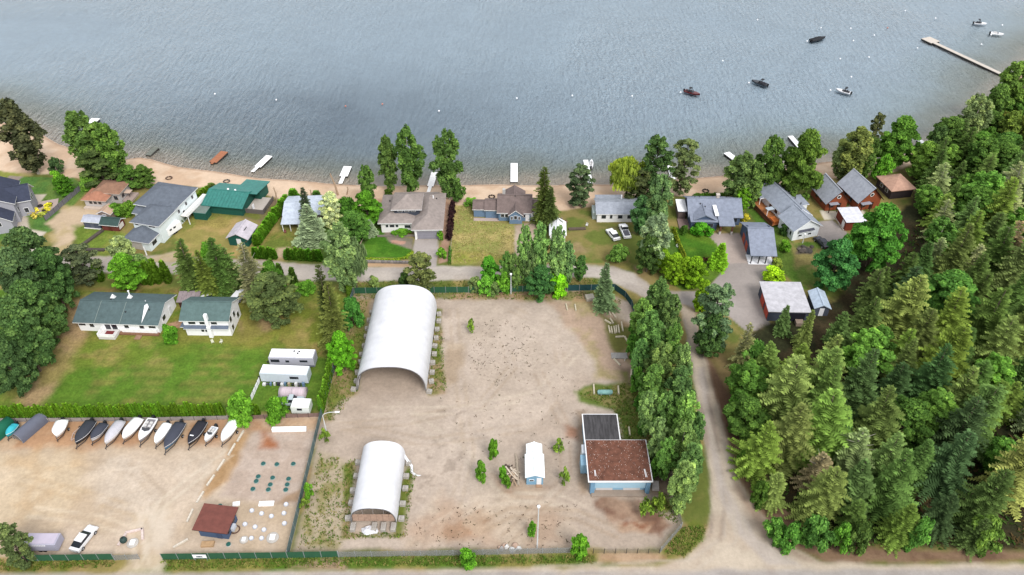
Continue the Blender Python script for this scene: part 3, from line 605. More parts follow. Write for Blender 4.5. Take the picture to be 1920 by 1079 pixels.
for i, (x, y, b_, r_, c_) in enumerate([(32, 432, 560, 54, (78, 108, 68)), (70, 470, 580, 38, (70, 104, 58)), (8, 470, 600, 50, (82, 112, 74)), (36, 530, 640, 50, (72, 102, 60)), (12, 560, 680, 52, (78, 112, 66)), (66, 552, 636, 32, (72, 102, 56)), (22, 600, 696, 44, (72, 102, 60)), (-8, 640, 735, 40, (74, 104, 64))]):
    tree('maple', x, y, b_, r_, 'broad dark maple of the left-hand grove, %s from its lake end' % ORD[i], c_, 'maples in the grove at the left')
tree('pine', 138, 464, 532, 32, 'dark bushy pine between the grove and the columnar cedars', (78, 88, 62))
for i, (x, y, b_) in enumerate([(174, 491, 527), (258, 496, 533), (268, 491, 533), (282, 487, 531), (302, 491, 530)]):
    tree('cedar', x, y, b_, 9, 'clipped columnar cedar behind the white ranch house, %s from the left' % ORD[i], (88, 122, 36), 'columnar cedars behind the ranch house')
tree('poplar', 218, 448, 512, 28, 'silvery poplar behind the bright green tree by the lane', (128, 150, 104))
tree('maple', 224, 478, 540, 34, 'bright green bushy tree behind the white ranch house', (88, 138, 46)); tree('poplar', 258, 480, 526, 18, 'small pale poplar beside the columnar cedars', (110, 140, 84))
for i, (x, y, b_, r_) in enumerate([(335, 448, 545, 34), (368, 470, 556, 30), (393, 446, 548, 36), (418, 466, 540, 30)]):
    tree('fir', x, y, b_, r_, 'fir of the clump behind the brown shed, %s from the left' % ORD[i], [(84, 104, 52), (94, 112, 48), (80, 108, 52), (92, 112, 62)][i], 'firs behind the brown shed')
tree('maple', 384, 455, 530, 22, 'bright leafy tree among the firs behind the brown shed', (88, 136, 50))
tree('larch', 452, 456, 575, 34, 'tall open conifer right of the two-storey white house', (118, 124, 84)); tree('pine', 502, 520, 598, 46, 'broad dark tree standing on the lawn right of the two-storey house', (80, 98, 56))
tree('maple', 500, 492, 560, 26, 'green leafy tree between the open conifer and the slim cedars', (80, 122, 48))
for i, (x, y, b_) in enumerate([(506, 488, 532), (521, 496, 542), (545, 503, 538)]):
    tree('cedar', x, y, b_, 8, 'slim dark cedar by the gravel lane, %s of three' % ORD[i], (76, 106, 42), 'slim cedars by the lane')
tree('shrub', 571, 530, 547, 20, 'low green hedge shrub below the lane, left of the tall conifers', (84, 124, 48))
tree('cedar', 395, 345, 358, 9, 'rounded shrub at the lake end of the diagonal hedge', (84, 104, 48))
tree('cedar', 548, 356, 378, 11, 'clipped round cedar at the beach end of the long hedge', (76, 122, 34)); tree('cedar', 592, 359, 376, 9, 'small clipped cedar on the beach behind the pale metal roof', (70, 104, 42))
tree('spruce', 566, 352, 425, 19, 'narrow black-green spruce in front of the pale metal roof', (66, 80, 58)); tree('spruce', 572, 384, 458, 34, 'big blue spruce in the yard of the metal-roofed house', (128, 146, 116))
tree('maple', 618, 362, 424, 27, 'whitish flowering tree beside the metal-roofed house', (186, 198, 160))
tree('poplar', 684, 314, 388, 18, 'young poplar at the beach left of the tan-roofed house', (84, 120, 62)); tree('maple', 683, 360, 424, 30, 'round fresh-green tree left of the tan-roofed house', (84, 142, 46))
tree('shrub', 646, 372, 425, 26, 'dark green thicket between the flowering tree and the tan-roofed house', (70, 110, 44)); tree('maple', 660, 398, 452, 30, 'leafy tree at the edge of the bright front lawn', (82, 126, 58))
tree('spruce', 692, 412, 442, 13, 'little silver-blue spruce on the bright front lawn', (140, 164, 126))
tree('poplar', 632, 428, 548, 38, 'large shaggy willow-leaved poplar at the lane by the long hedge', (112, 138, 92)); tree('willow', 655, 455, 540, 26, 'drooping grey-green tree on the lane corner', (108, 132, 88))
tree('fir', 596, 495, 628, 24, 'tall dark fir at the corner of the lawn, left of two', (78, 92, 48)); tree('fir', 612, 530, 650, 30, 'broader olive fir in front of the tall dark corner fir', (104, 116, 58))
tree('shrub', 655, 560, 610, 24, 'green bush along the yard fence beside the large tent', (70, 122, 58)); tree('maple', 633, 624, 695, 27, 'bright green bush at the fence bend left of the large tent', (98, 158, 46))
for i, (x, y, b_, r_, lab) in enumerate([(722, 260, 360, 22, 'leftmost'), (761, 246, 364, 30, 'middle and tallest'), (835, 249, 374, 32, 'rightmost')]):
    tree('poplar', x, y, b_, r_, 'tall poplar at the water behind the tan-roofed house, %s of three' % lab, (84, 116, 62), 'three poplars on the beach')
tree('shrub', 727, 355, 366, 9, 'scrub at the foot of the leftmost beach poplar', (70, 92, 40)); tree('shrub', 858, 345, 376, 15, 'bush at the foot of the rightmost beach poplar', (70, 100, 50))
tree('shrub', 883, 374, 384, 14, 'low bush on the beach edge left of the blue house', (104, 148, 60))
for i in range(7):
    x = 848 - i * 1.1; y = 376 + i * 9.5
    tree('shrub', x, y, y + 17, 7, 'dark purple shrub of the row beside the brick path, %s from the beach' % ORD[i], (54, 38, 44), 'purple shrubs by the brick path')
tree('fir', 1022, 312, 420, 27, 'tall fir right of the blue house', (88, 106, 50)); tree('fir', 1034, 350, 430, 22, 'shorter fir leaning into the tall one beside the blue house', (80, 98, 52)); tree('pine', 1090, 314, 386, 26, 'dark round-topped pine left of the white bungalow', (78, 96, 66))
tree('willow', 1181, 299, 372, 40, 'yellow-green weeping willow on the beach', (142, 164, 66)); tree('pine', 1237, 260, 380, 32, 'tall dark pine beside the weeping willow', (74, 100, 56)); tree('pine', 1207, 320, 386, 28, 'gnarled dark pine between willow and tall pine', (76, 84, 52))
tree('pine', 1291, 264, 366, 28, 'open-crowned pine on the sand right of the willow', (96, 108, 70))
tree('poplar', 1243, 334, 445, 28, 'tall grey-green poplar between the bungalow and the blue house', (96, 126, 84)); tree('poplar', 1208, 372, 440, 24, 'dark poplar at the end of the white bungalow', (74, 112, 72)); tree('poplar', 1236, 408, 500, 34, 'broad silvery poplar in front of the bungalow end', (118, 142, 110)); tree('maple', 1222, 440, 510, 26, 'dark leafy tree at the foot of the silvery poplar', (74, 104, 56))
for i, (x, y, b_, r_) in enumerate([(1243, 466, 505, 19), (1270, 476, 528, 22), (1289, 484, 532, 20), (1310, 484, 538, 24), (1326, 528, 584, 19)]):
    tree('maple', x, y, b_, r_, 'yellow-green globe maple along the drive, %s from the bungalow' % ORD[i], (118, 158, 44), 'globe maples along the drive')
tree('cypress', 1356, 457, 500, 18, 'bright green cone shrub at the corner of the blue house lawn', (116, 160, 40)); tree('shrub', 1161, 460, 492, 20, 'sprawling bush by the dirt track of the bungalow', (96, 132, 66))
tree('shrub', 1318, 420, 440, 22, 'bright green shrub bed in front of the blue house', (74, 132, 40)); tree('shrub', 1284, 424, 438, 10, 'small dark shrub at the left corner of the blue house', (70, 106, 44))
tree('shrub', 1400, 402, 418, 8, 'yellow-leaved shrub between the blue house and its garage', (170, 170, 60))
for i, (x, y, b_, r_, c_) in enumerate([(985, 428, 540, 17, (104, 140, 84)), (1014, 424, 542, 21, (108, 144, 84)), (1047, 430, 544, 22, (108, 142, 90)), (998, 470, 545, 18, (94, 122, 78)), (1066, 458, 540, 17, (104, 138, 90))]):
    tree('poplar', x, y, b_, r_, 'feathery poplar of the clump on the lane, %s of five' % ORD[i], c_, 'poplar clump on the lane')
tree('maple', 1014, 500, 556, 29, 'dense dark green tree at the foot of the poplar clump', (66, 108, 62)); tree('shrub', 1047, 514, 553, 20, 'vivid light-green bush at the fence below the poplar clump', (124, 186, 44))
tree('poplar', 1090, 482, 528, 15, 'young poplar by the lane right of the poplar clump', (86, 124, 68)); tree('poplar', 950, 476, 540, 15, 'slim young poplar at the left of the poplar clump', (90, 130, 66)); tree('poplar', 966, 480, 545, 16, 'second slim poplar left of the poplar clump', (96, 124, 70))
tree('maple', 918, 482, 536, 20, 'fresh green small tree at the back fence', (80, 140, 48)); tree('shrub', 912, 518, 550, 17, 'bright bush against the back fence, left one', (100, 154, 60)); tree('shrub', 945, 512, 548, 15, 'bright bush against the back fence, beside the lamp post', (100, 152, 56)); tree('shrub', 893, 520, 545, 16, 'grey-green scrub at the back fence', (112, 132, 84)); tree('shrub', 928, 530, 552, 14, 'dull bush in front of the back fence', (96, 118, 74))
tree('pine', 785, 478, 545, 28, 'dark tree at the fence behind the large tent', (96, 108, 62)); tree('shrub', 758, 512, 540, 14, 'dark bush at the foot of the tree behind the large tent', (64, 92, 52)); tree('shrub', 700, 520, 535, 12, 'tall pale weeds by the back fence left of the large tent', (118, 140, 84)); tree('spruce', 1139, 492, 578, 24, 'dense blue-green spruce inside the yard corner', (92, 116, 78))
# poplar belt between yard and forest road
belt = [(1240, 528, 612, 30), (1208, 566, 640, 26), (1262, 556, 640, 26), (1225, 590, 690, 34), (1268, 610, 690, 22), (1205, 640, 715, 22), (1245, 650, 740, 36), (1285, 650, 735, 24), (1228, 690, 772, 30), (1282, 694, 782, 34),
        (1222, 738, 818, 24), (1256, 742, 826, 30), (1292, 742, 846, 34), (1240, 790, 868, 26), (1288, 800, 886, 36), (1256, 826, 900, 24), (1304, 838, 930, 30), (1290, 872, 962, 32), (1312, 778, 860, 20), (1240, 612, 668, 22)]
for i, (x, y, b_, r_) in enumerate(sorted(belt, key=lambda q: q[2])):
    tree('poplar', x, y, b_, r_ * .92, 'leafy poplar of the belt beside the forest road, %s from its lake end' % ORD[i], [(98, 134, 74), (108, 146, 76), (92, 128, 76), (116, 150, 92)][i % 4], 'poplar belt between yard and road', .1)
for i, (x, y, b_, r_) in enumerate([(1188, 628, 668, 13), (1200, 690, 735, 14), (1212, 776, 815, 13), (1230, 860, 895, 13), (1190, 600, 630, 12), (1205, 735, 770, 13)]):
    tree('shrub', x, y, b_, r_, 'undergrowth bush on the yard side of the poplar belt, %s from the lake' % ['third', 'fourth', 'sixth', 'last', 'second', 'fifth'][i], (82, 126, 54), 'undergrowth at the poplar belt')
tree('pine', 1352, 540, 655, 38, 'dark grey-green tree at the corner of the wide drive', (92, 116, 84)); tree('maple', 1345, 590, 668, 32, 'dark leafy tree below the wide drive', (72, 102, 60)); tree('shrub', 1330, 552, 586, 15, 'yellowish bush beside the last globe maple', (150, 170, 60)); tree('larch', 1408, 606, 690, 22, 'thin olive conifer at the end of the wide drive', (124, 128, 84))
# right shore
for i, (k, x, y, b_, r_, c_, lab) in enumerate([
    ('poplar', 1398, 292, 384, 34, (94, 122, 74), 'loose poplar right of the beach, beside the blue house roof'), ('poplar', 1422, 308, 390, 26, (88, 118, 66), 'shorter poplar leaning on the loose one by the blue house'),
    ('maple', 1397, 346, 396, 17, (106, 158, 50), 'vivid light-green tree at the right end of the blue house'), ('poplar', 1456, 262, 366, 32, (86, 118, 58), 'tall poplar on the shore behind the white house'),
    ('maple', 1524, 246, 372, 42, (90, 122, 56), 'large spreading tree left of the cedar cabins'), ('poplar', 1500, 290, 372, 26, (84, 112, 56), 'dark poplar between the spreading tree and the white house'),
    ('poplar', 1618, 246, 338, 36, (108, 122, 70), 'feathery olive tree on the shore behind the cabins'), ('poplar', 1592, 264, 336, 24, (104, 126, 80), 'pale slim tree left of the feathery olive tree'), ('pine', 1652, 214, 316, 16, (84, 92, 58), 'dark pine spire above the shore trees'),
    ('maple', 1702, 220, 312, 40, (84, 126, 54), 'flat-topped green tree at the water right of the cabins'), ('shrub', 1664, 292, 336, 20, (90, 142, 50), 'bright bush on the shore between two trees'), ('poplar', 1640, 262, 335, 22, (76, 104, 52), 'dark tree squeezed behind the bright shore bush'),
    ('maple', 1668, 386, 500, 54, (80, 140, 56), 'huge round maple right of the brown shed'), ('maple', 1584, 452, 540, 42, (66, 118, 66), 'round blue-green maple above the white-roofed garage'),
    ('shrub', 1456, 504, 530, 24, (150, 190, 46), 'lime-green shrub behind the white-roofed garage'), ('shrub', 1476, 452, 472, 12, (110, 160, 56), 'small bright shrub left of the rock pile'), ('shrub', 1460, 486, 502, 12, (130, 150, 70), 'mossy shrub right of the carport'), ('shrub', 1472, 422, 440, 10, (62, 92, 50), 'dark clipped shrub at the white house gable'),
    ('spruce', 1479, 572, 625, 17, (84, 108, 62), 'small spruce in front of the garage orange door end'), ('spruce', 1525, 582, 650, 18, (112, 128, 68), 'small light spruce below the pale blue shed'), ('shrub', 1545, 330, 362, 14, (60, 84, 44), 'dark shrub behind the left cabin')]):
    tree(k, x, y, b_, r_, lab, c_)
for k_, x, y, b_, r_, c_, lab in [('poplar', 1916, 122, 232, 34, (96, 124, 62), 'tall poplar at the shore end of the long dock'), ('maple', 1882, 160, 258, 34, (92, 128, 64), 'broad tree left of the tall poplar by the long dock'), ('poplar', 1842, 184, 274, 32, (120, 142, 96), 'pale loose poplar over the water below the long dock'), ('maple', 1792, 222, 296, 36, (86, 118, 60), 'dark shore tree right of the flat-topped tree'), ('poplar', 1768, 240, 302, 22, (82, 112, 66), 'small dark poplar at the water right of the flat-topped tree'), ('maple', 1745, 268, 330, 34, (96, 132, 60), 'low bright tree above the salmon-tan roof')]:
    tree(k_, x, y, b_, r_, lab, c_)
# ------------------------------------------------------------------ the forest on the right
FP = [W(*p) for p in [(1392, 700), (1452, 690), (1540, 672), (1600, 600), (1650, 545), (1725, 500), (1712, 436), (1730, 385), (1745, 335), (1775, 292), (1830, 245), (1890, 185), (1940, 140), (2140, 60), (2300, 1100), (2030, 1032), (1512, 1022), (1442, 950), (1398, 868), (1384, 780)]]
fx = np.array(FP); cand = []; FR = random.Random(12)
def inp(x, y):
    r = False
    for i in range(len(FP)):
        ax, ay = FP[i]; bx, by = FP[(i + 1) % len(FP)]
        if (ay > y) != (by > y) and x < (bx - ax) * (y - ay) / (by - ay) + ax: r = not r
    return r
sel = []
for _ in range(9000):
    X, Y = FR.uniform(fx[:, 0].min(), 150), FR.uniform(fx[:, 1].min(), fx[:, 1].max())
    if not inp(X, Y): continue
    if all((X - a) ** 2 + (Y - b) ** 2 > 4.9 ** 2 for a, b in sel): sel.append((X, Y))
rows = []
for X, Y in sel:
    px, py = PR(X, Y, 0); h = FR.uniform(9.5, 17)
    edge = min(math.hypot(X - a, Y - b) for a, b in [((1 - t) * FP[i][0] + t * FP[(i + 1) % len(FP)][0], (1 - t) * FP[i][1] + t * FP[(i + 1) % len(FP)][1]) for i in range(len(FP)) for t in (0, .25, .5, .75)])
    if edge < 6: h *= .78
    if py < 330: h *= .95
    if PR(X, Y, h)[0] > 1990: continue
    if (abs(px - 1722) < 26 and abs(py - 585) < 42): continue              # the small clearing
    rows.append((X, Y, h, px, py, edge))
rows.sort(key=lambda q: -q[4])
KEY = [('fir', (106, 132, 58), 'yellow-green fir'), ('fir', (88, 114, 58), 'mid-green fir'), ('fir', (106, 130, 70), 'pale olive fir'), ('larch', (136, 146, 100), 'sparse grey-green larch'), ('spruce', (84, 110, 58), 'dense green spruce'), ('poplar', (92, 134, 62), 'leafy bright poplar'), ('fir', (68, 94, 56), 'dark fir'), ('fir', (124, 140, 74), 'straw-tipped fir'), ('larch', (124, 118, 88), 'dying grey-olive larch'), ('maple', (84, 124, 58), 'rounded leafy maple')]
nrow = 0; k = 0
while k < len(rows):
    y0 = rows[k][4]; grp = []
    while k < len(rows) and rows[k][4] > y0 - 46: grp.append(rows[k]); k += 1
    grp.sort(key=lambda q: q[3]); seen = {}
    for i, (X, Y, h, px, py, edge) in enumerate(grp):
        kd, c_, nm = FR.choices(KEY, [3.6, 5, 3, 1.6, 3, 1.8 if edge > 8 else 3.0, 3.4, 1.3, .35, 1.2])[0]
        if py < 350: kd, c_, nm = FR.choice([KEY[5], KEY[1], ('maple', (84, 122, 58), 'broad leafy maple'), ('poplar', (110, 128, 62), 'olive leafy poplar')])
        s_ = 'tall' if h > 14.5 else 'medium' if h > 11.5 else 'short'
        r_ = {'fir': .30, 'larch': .30, 'spruce': .30, 'poplar': .30, 'maple': .40}[kd] * h * FR.uniform(.9, 1.15)
        if kd in ('poplar', 'maple'): h *= .78
        plant(kd, X, Y, h, max(r_, 2.2), '%s %s in forest row %s from the street, %s from the left' % (s_, nm, ordn(nrow), ordn(i)), c_, 'forest trees', ja=.12).rotation_euler = (FR.uniform(-.05, .05), FR.uniform(-.05, .05), FR.uniform(0, 6.28))
    nrow += 1
for i, (x, y, b_, r_) in enumerate([(1462, 975, 1012, 22), (1490, 985, 1026, 24), (1545, 975, 1026, 30), (1590, 985, 1030, 20), (1625, 980, 1032, 24), (1742, 975, 1030, 20), (1870, 975, 1025, 30), (1432, 905, 945, 20), (1408, 830, 868, 18), (1385, 748, 780, 22), (1392, 700, 735, 20), (1420, 640, 690, 26), (1448, 648, 690, 20)]):
    tree('shrub', x, y, b_, r_, 'bright green bush on the forest edge, %s' % ['first from the road bend along the street', 'second from the bend along the street', 'third from the bend along the street', 'fourth from the bend along the street', 'fifth from the bend along the street', 'sixth from the bend along the street', 'last along the street', 'first from the bend up the side road', 'second from the bend up the side road', 'third from the bend up the side road', 'fourth from the bend up the side road', 'below the thin olive conifer', 'right below the garage drive'][i], (84, 124, 58), 'bushes on the forest edge', .2)
# yard saplings and weeds
for k_, x, y, b_, r_, lab in [('shrub', 925, 825, 860, 11, 'young upright bush on the sand, farther one left of the small blue shed'), ('shrub', 901, 866, 900, 13, 'young upright bush on the sand, nearer one left of the small blue shed'), ('shrub', 943, 875, 905, 10, 'small bush by the lumber pile'), ('shrub', 951, 893, 914, 8, 'smaller bush at the near end of the lumber pile'),
    ('weed', 882, 600, 624, 9, 'lone weed clump on the sand right of the large tent'), ('weed', 1048, 822, 845, 10, 'weed clump between the blue shed and the blue building, farther one'), ('weed', 1060, 876, 906, 9, 'weed clump between the blue shed and the blue building, nearer one'), ('shrub', 998, 979, 1003, 10, 'small bush beside the tall white lamp post'), ('shrub', 1088, 1008, 1040, 20, 'leafy bush at the front wire fence'), ('shrub', 876, 1034, 1062, 19, 'bush on the street side of the chain-link fence'),
    ('shrub', 574, 907, 935, 10, 'green bush on the yard side of the long fence'), ('weed', 568, 935, 950, 9, 'yellow weed clump below the fence bush'), ('weed', 605, 803, 826, 9, 'weeds at the foot of the curved lamp post'), ('weed', 1215, 940, 970, 14, 'bright weeds in front of the blue building'), ('weed', 1240, 925, 955, 13, 'weeds inside the corner fence'),
    ('shrub', 443, 742, 788, 31, 'round green tree on the boat-lot fence'), ('shrub', 512, 748, 788, 25, 'round bush in front of the parked trailers'), ('shrub', 311, 612, 640, 17, 'large-leaved pale clump beside the ranch house'), ('pine', 2, 990, 1056, 28, 'olive pine at the lower left corner'), ('shrub', 752, 430, 438, 18, 'clipped hedge below the tan house window'), ('shrub', 825, 432, 450, 7, 'clipped shrub right of the double garage'), ('shrub', 827, 465, 484, 10, 'round grey-green shrub on the brick bed'), ('shrub', 1410, 986, 1006, 0.1, '')]:
    if lab: tree(k_, x, y, b_, r_, lab, {'weed': (110, 138, 56), 'cypress': (76, 112, 54)}.get(k_))
# ------------------------------------------------------------------ hedges: one thing, one shrub per plant
def hedge(label, px, n, h, r, col, name='cedar_hedge', kind='cedar', jx=.08):
    pts = [G(*p) for p in px]; L = [0]
    for i in range(len(pts) - 1): L.append(L[-1] + (pts[i + 1] - pts[i]).length)
    t = thing(name, label, 'hedge', tuple(pts[0])); H, R, cr, tk = PROTO[kind]
    for k in range(n):
        s = L[-1] * (k + .5) / n; i = max(j for j in range(len(pts) - 1) if L[j] <= s); p = pts[i].lerp(pts[i + 1], (s - L[i]) / (L[i + 1] - L[i])) - pts[0]
        o = put('cedar_shrub', TR.choice(cr), t, (p.x + TR.uniform(-jx, jx), p.y + TR.uniform(-jx, jx), p.z - .05), TR.random() * 6.28)
        hh = h * TR.uniform(.82, 1.16); o.scale = (r / R, r / R, hh / H); a = S(*jit(col, .10)); o.color = (a[0] * FB, a[1] * FB, a[2] * FB, 1)
    return t
hedge('long row of upright cedars between the lawn and the boat lot', [(4, 787), (300, 785), (425, 783)], 70, 3.8, .43, (94, 132, 36))
hedge('short end of the cedar row beside the round tree', [(468, 782), (488, 780)], 4, 3.6, .45, (96, 134, 34))
hedge('clipped cedar hedge running beside the big grey-roofed house', [(338, 420), (360, 396), (392, 362)], 26, 2.4, .75, (92, 124, 34))
hedge('tall clipped hedge running diagonally left of the pale metal roof', [(482, 462), (500, 436), (520, 408), (540, 384)], 30, 3.0, .9, (88, 132, 36))
hedge('clipped hedge along the lane, left of the dirt entrance', [(477, 484), (518, 486)], 9, 3.0, .7, (80, 124, 34))
hedge('clipped hedge along the lane, right of the dirt entrance', [(536, 486), (604, 490)], 14, 3.0, .7, (76, 118, 34))
hedge('cedar row along the chain-link fence beside the trailers', [(604, 776), (612, 740), (622, 700)], 22, 4.0, .5, (98, 136, 44))
hedge('cedar row at the upper end of the yard fence', [(655, 560), (664, 530)], 8, 4.0, .5, (108, 142, 50))
hedge('low yellow-green border hedge along the front lawn wall', [(680, 487), (740, 489), (762, 484), (774, 474)], 22, .55, .5, (130, 158, 50), 'border_hedge', 'weed', .02)
hedge('low yellow-green hedge on the boundary left of the blue house lawn', [(1263, 432), (1272, 458), (1287, 492)], 24, 1.3, .5, (128, 146, 48), 'border_hedge', 'weed', .02)
hedge('dark low hedge at the lane end of the blue house lawn', [(1290, 490), (1342, 488)], 13, .9, .5, (92, 62, 54), 'border_hedge', 'weed', .02)
hedge('low green hedge on the beach side of the blue house', [(1300, 368), (1368, 366)], 22, .9, .5, (80, 116, 40), 'border_hedge', 'weed', .02)
hedge('narrow green hedge by the lane at the brick path', [(843, 497), (844, 468)], 10, 1.2, .4, (78, 120, 44), 'border_hedge', 'weed', .02)
# ------------------------------------------------------------------ buildings
ROOFV = dict(var=.2, scale=1.1, bump=.35)
class House:
    def __init__(s, name, label, cat, px, ang, wall, roof, trim=(240, 240, 242), group=None, roofrough=.9):
        p = G(*px); s.t = thing(name, label, cat, (p.x, p.y, 0.0), math.radians(ang), group)
        s.w = rgbmat('siding', wall, .75, .05, .6, streak=(1, 1, 9)); s.r = rgbmat('roofing', roof, roofrough, **ROOFV); s.tr = rgbmat('trim', trim, .6, .04)
        s.fd = rgbmat('foundation', (150, 142, 134), .9, .15)
    def wall(s, u0, u1, v0, v1, z0, z1, gable=None, rise=0, m=None):
        b = MB(); b.box(u0, u1, v0, v1, z0 - (.15 if z0 == 0 else 0), z1)
        if gable == 'u':
            vm = (v0 + v1) / 2
            for u, sg in ((u0, 1), (u1, -1)): b.add([(u, v0, z1), (u, v1, z1), (u, vm, z1 + rise), (u + .12 * sg, v0, z1), (u + .12 * sg, v1, z1), (u + .12 * sg, vm, z1 + rise)], [(0, 1, 2), (5, 4, 3), (0, 2, 5, 3), (1, 4, 5, 2)])
        if gable == 'v':
            um = (u0 + u1) / 2
            for v, sg in ((v0, 1), (v1, -1)): b.add([(u0, v, z1), (u1, v, z1), (um, v, z1 + rise), (u0, v + .12 * sg, z1), (u1, v + .12 * sg, z1), (um, v + .12 * sg, z1 + rise)], [(0, 1, 2), (5, 4, 3), (0, 2, 5, 3), (1, 4, 5, 2)])
        s.e = (u0, u1, v0, v1); return b.build('wall', m or s.w, s.t)
    def gable(s, u0, u1, v0, v1, z, rise, ax='u', ov=.45, th=.16, m=None):
        b = MB()
        if ax == 'u': h0, h1, a0, a1 = (v0 + v1) / 2, (v1 - v0) / 2, u0 - ov, u1 + ov
        else: h0, h1, a0, a1 = (u0 + u1) / 2, (u1 - u0) / 2, v0 - ov, v1 + ov
        sl = rise / h1; e = h1 + ov; zb = z - sl * ov + .02; zt = z + rise + .02
        prof = [(-e, zb), (0, zt), (e, zb), (e, zb + th), (0, zt + th * 1.15), (-e, zb + th)]
        f = (lambda a, h, q: (a, h0 + h, q)) if ax == 'u' else (lambda a, h, q: (h0 + h, a, q))
        vs = [f(a0, h, q) for h, q in prof] + [f(a1, h, q) for h, q in prof]
        b.add(vs, [(5, 4, 10, 11), (4, 3, 9, 10)], 0); b.add(vs, [(0, 1, 7, 6), (1, 2, 8, 7), (2, 3, 9, 8), (0, 6, 11, 5), (0, 5, 4, 1), (1, 4, 3, 2), (6, 7, 10, 11), (7, 8, 9, 10)], 1)
        o = b.build('roof', [m or s.r, s.tr], s.t)
        c = MB(); c.bar(f(a0, 0, zt + th * 1.15 + .02), f(a1, 0, zt + th * 1.15 + .02), .3, .07); c.build('ridge_cap', m or s.r, o)
        return o
    def hip(s, u0, u1, v0, v1, z, rise, ov=.5, ax=None, th=.18, m=None, inset=None):
        u0 -= ov; u1 += ov; v0 -= ov; v1 += ov; du, dv = u1 - u0, v1 - v0; b = MB()
        k = min(du, dv) / 2 if inset is None else inset
        ra, rb = ((u0 + k, (v0 + v1) / 2), (u1 - k, (v0 + v1) / 2)) if du >= dv else (((u0 + u1) / 2, v0 + k), ((u0 + u1) / 2, v1 - k))
        if abs(du - dv) < .3: ra = rb = ((u0 + u1) / 2, (v0 + v1) / 2); rb = (ra[0] + .02, ra[1])
        z += .02; c = [(u0, v0), (u1, v0), (u1, v1), (u0, v1)]
        vs = [(x, y, z) for x, y in c] + [(x, y, z + th) for x, y in c] + [ra + (z + th + rise,), rb + (z + th + rise,)]
        b.add(vs, [(3, 2, 1, 0), (0, 1, 5, 4), (1, 2, 6, 5), (2, 3, 7, 6), (3, 0, 4, 7)], 1)
        b.add(vs, [(4, 5, 9, 8), (5, 6, 9), (6, 7, 8, 9), (7, 4, 8)] if du >= dv else [(4, 5, 8), (5, 6, 9, 8), (6, 7, 9), (7, 4, 8, 9)], 0)
        return b.build('roof', [m or s.r, s.tr], s.t)
    def flat(s, u0, u1, v0, v1, zf, zb, ov=.3, th=.16, m=None, name='roof', tm=None):
        b = MB(); u0 -= ov; u1 += ov; d = (zb - zf) / (v1 - v0); zf -= d * ov - .02; zb += d * ov + .02; v0 -= ov; v1 += ov
        vs = [(u0, v0, zf), (u1, v0, zf), (u1, v1, zb), (u0, v1, zb), (u0, v0, zf + th), (u1, v0, zf + th), (u1, v1, zb + th), (u0, v1, zb + th)]
        b.add(vs, [(4, 5, 6, 7)], 0); b.add(vs, [(3, 2, 1, 0), (0, 1, 5, 4), (1, 2, 6, 5), (2, 3, 7, 6), (3, 0, 4, 7)], 1); return b.build(name, [m or s.r, tm or s.tr], s.t)
    def _on(s, name, f, a, z, w, h, m, d=.05, parent=None):
        u0, u1, v0, v1 = s.e; b = MB()
        if f == 'f': b.box(a - w / 2, a + w / 2, v0 - d, v0 + .02, z - h / 2, z + h / 2)
        if f == 'b': b.box(a - w / 2, a + w / 2, v1 - .02, v1 + d, z - h / 2, z + h / 2)
        if f == 'l': b.box(u0 - d, u0 + .02, a - w / 2, a + w / 2, z - h / 2, z + h / 2)
        if f == 'r': b.box(u1 - .02, u1 + d, a - w / 2, a + w / 2, z - h / 2, z + h / 2)
        return b.build(name, m, parent or s.t)
    def win(s, f, a, z, w=1.1, h=1.0, fr=None):
        o = s._on('window', f, a, z, w + .16, h + .16, fr or s.tr); s._on('pane', f, a, z, w, h, GLASS, .07, o); return o
    def door(s, f, a, w=.95, h=2.05, col=(235, 235, 238), z0=0.02, name='door', panels=0):
        o = s._on(name, f, a, z0 + h / 2, w, h, rgbmat('door', col, .5, .05), .06)
        for k in range(panels): s._on('panel', f, a, z0 + h * (k + .5) / panels, w * .94, h / panels * .8, rgbmat('door', tuple(c * .94 for c in col), .5, .05), .09, o)
        return o
    def box(s, name, u0, u1, v0, v1, z0, z1, col, parent=None, **k):
        b = MB(); b.box(u0, u1, v0, v1, z0, z1); return b.build(name, rgbmat('paint', col, .8, .1, **k), parent or s.t)
    def post(s, u, v, z0, z1, w=.14, col=(240, 240, 240), name='post'): return s.box(name, u - w / 2, u + w / 2, v - w / 2, v + w / 2, z0, z1, col)
    def vent(s, u, v, z, col=(50, 52, 56)):
        b = MB(); b.cyl((u, v, z - .2), (u, v, z + .22), .12, .12, 8); b.cyl((u, v, z + .22), (u, v, z + .3), .2, .12, 8); return b.build('roof_vent', rgbmat('paint', col, .6, .05), s.t)
NAVY = (66, 72, 92); GREYR = (122, 130, 142); TAN = (168, 156, 150); BROWN = (132, 116, 112); BLUEGR = (152, 160, 178)
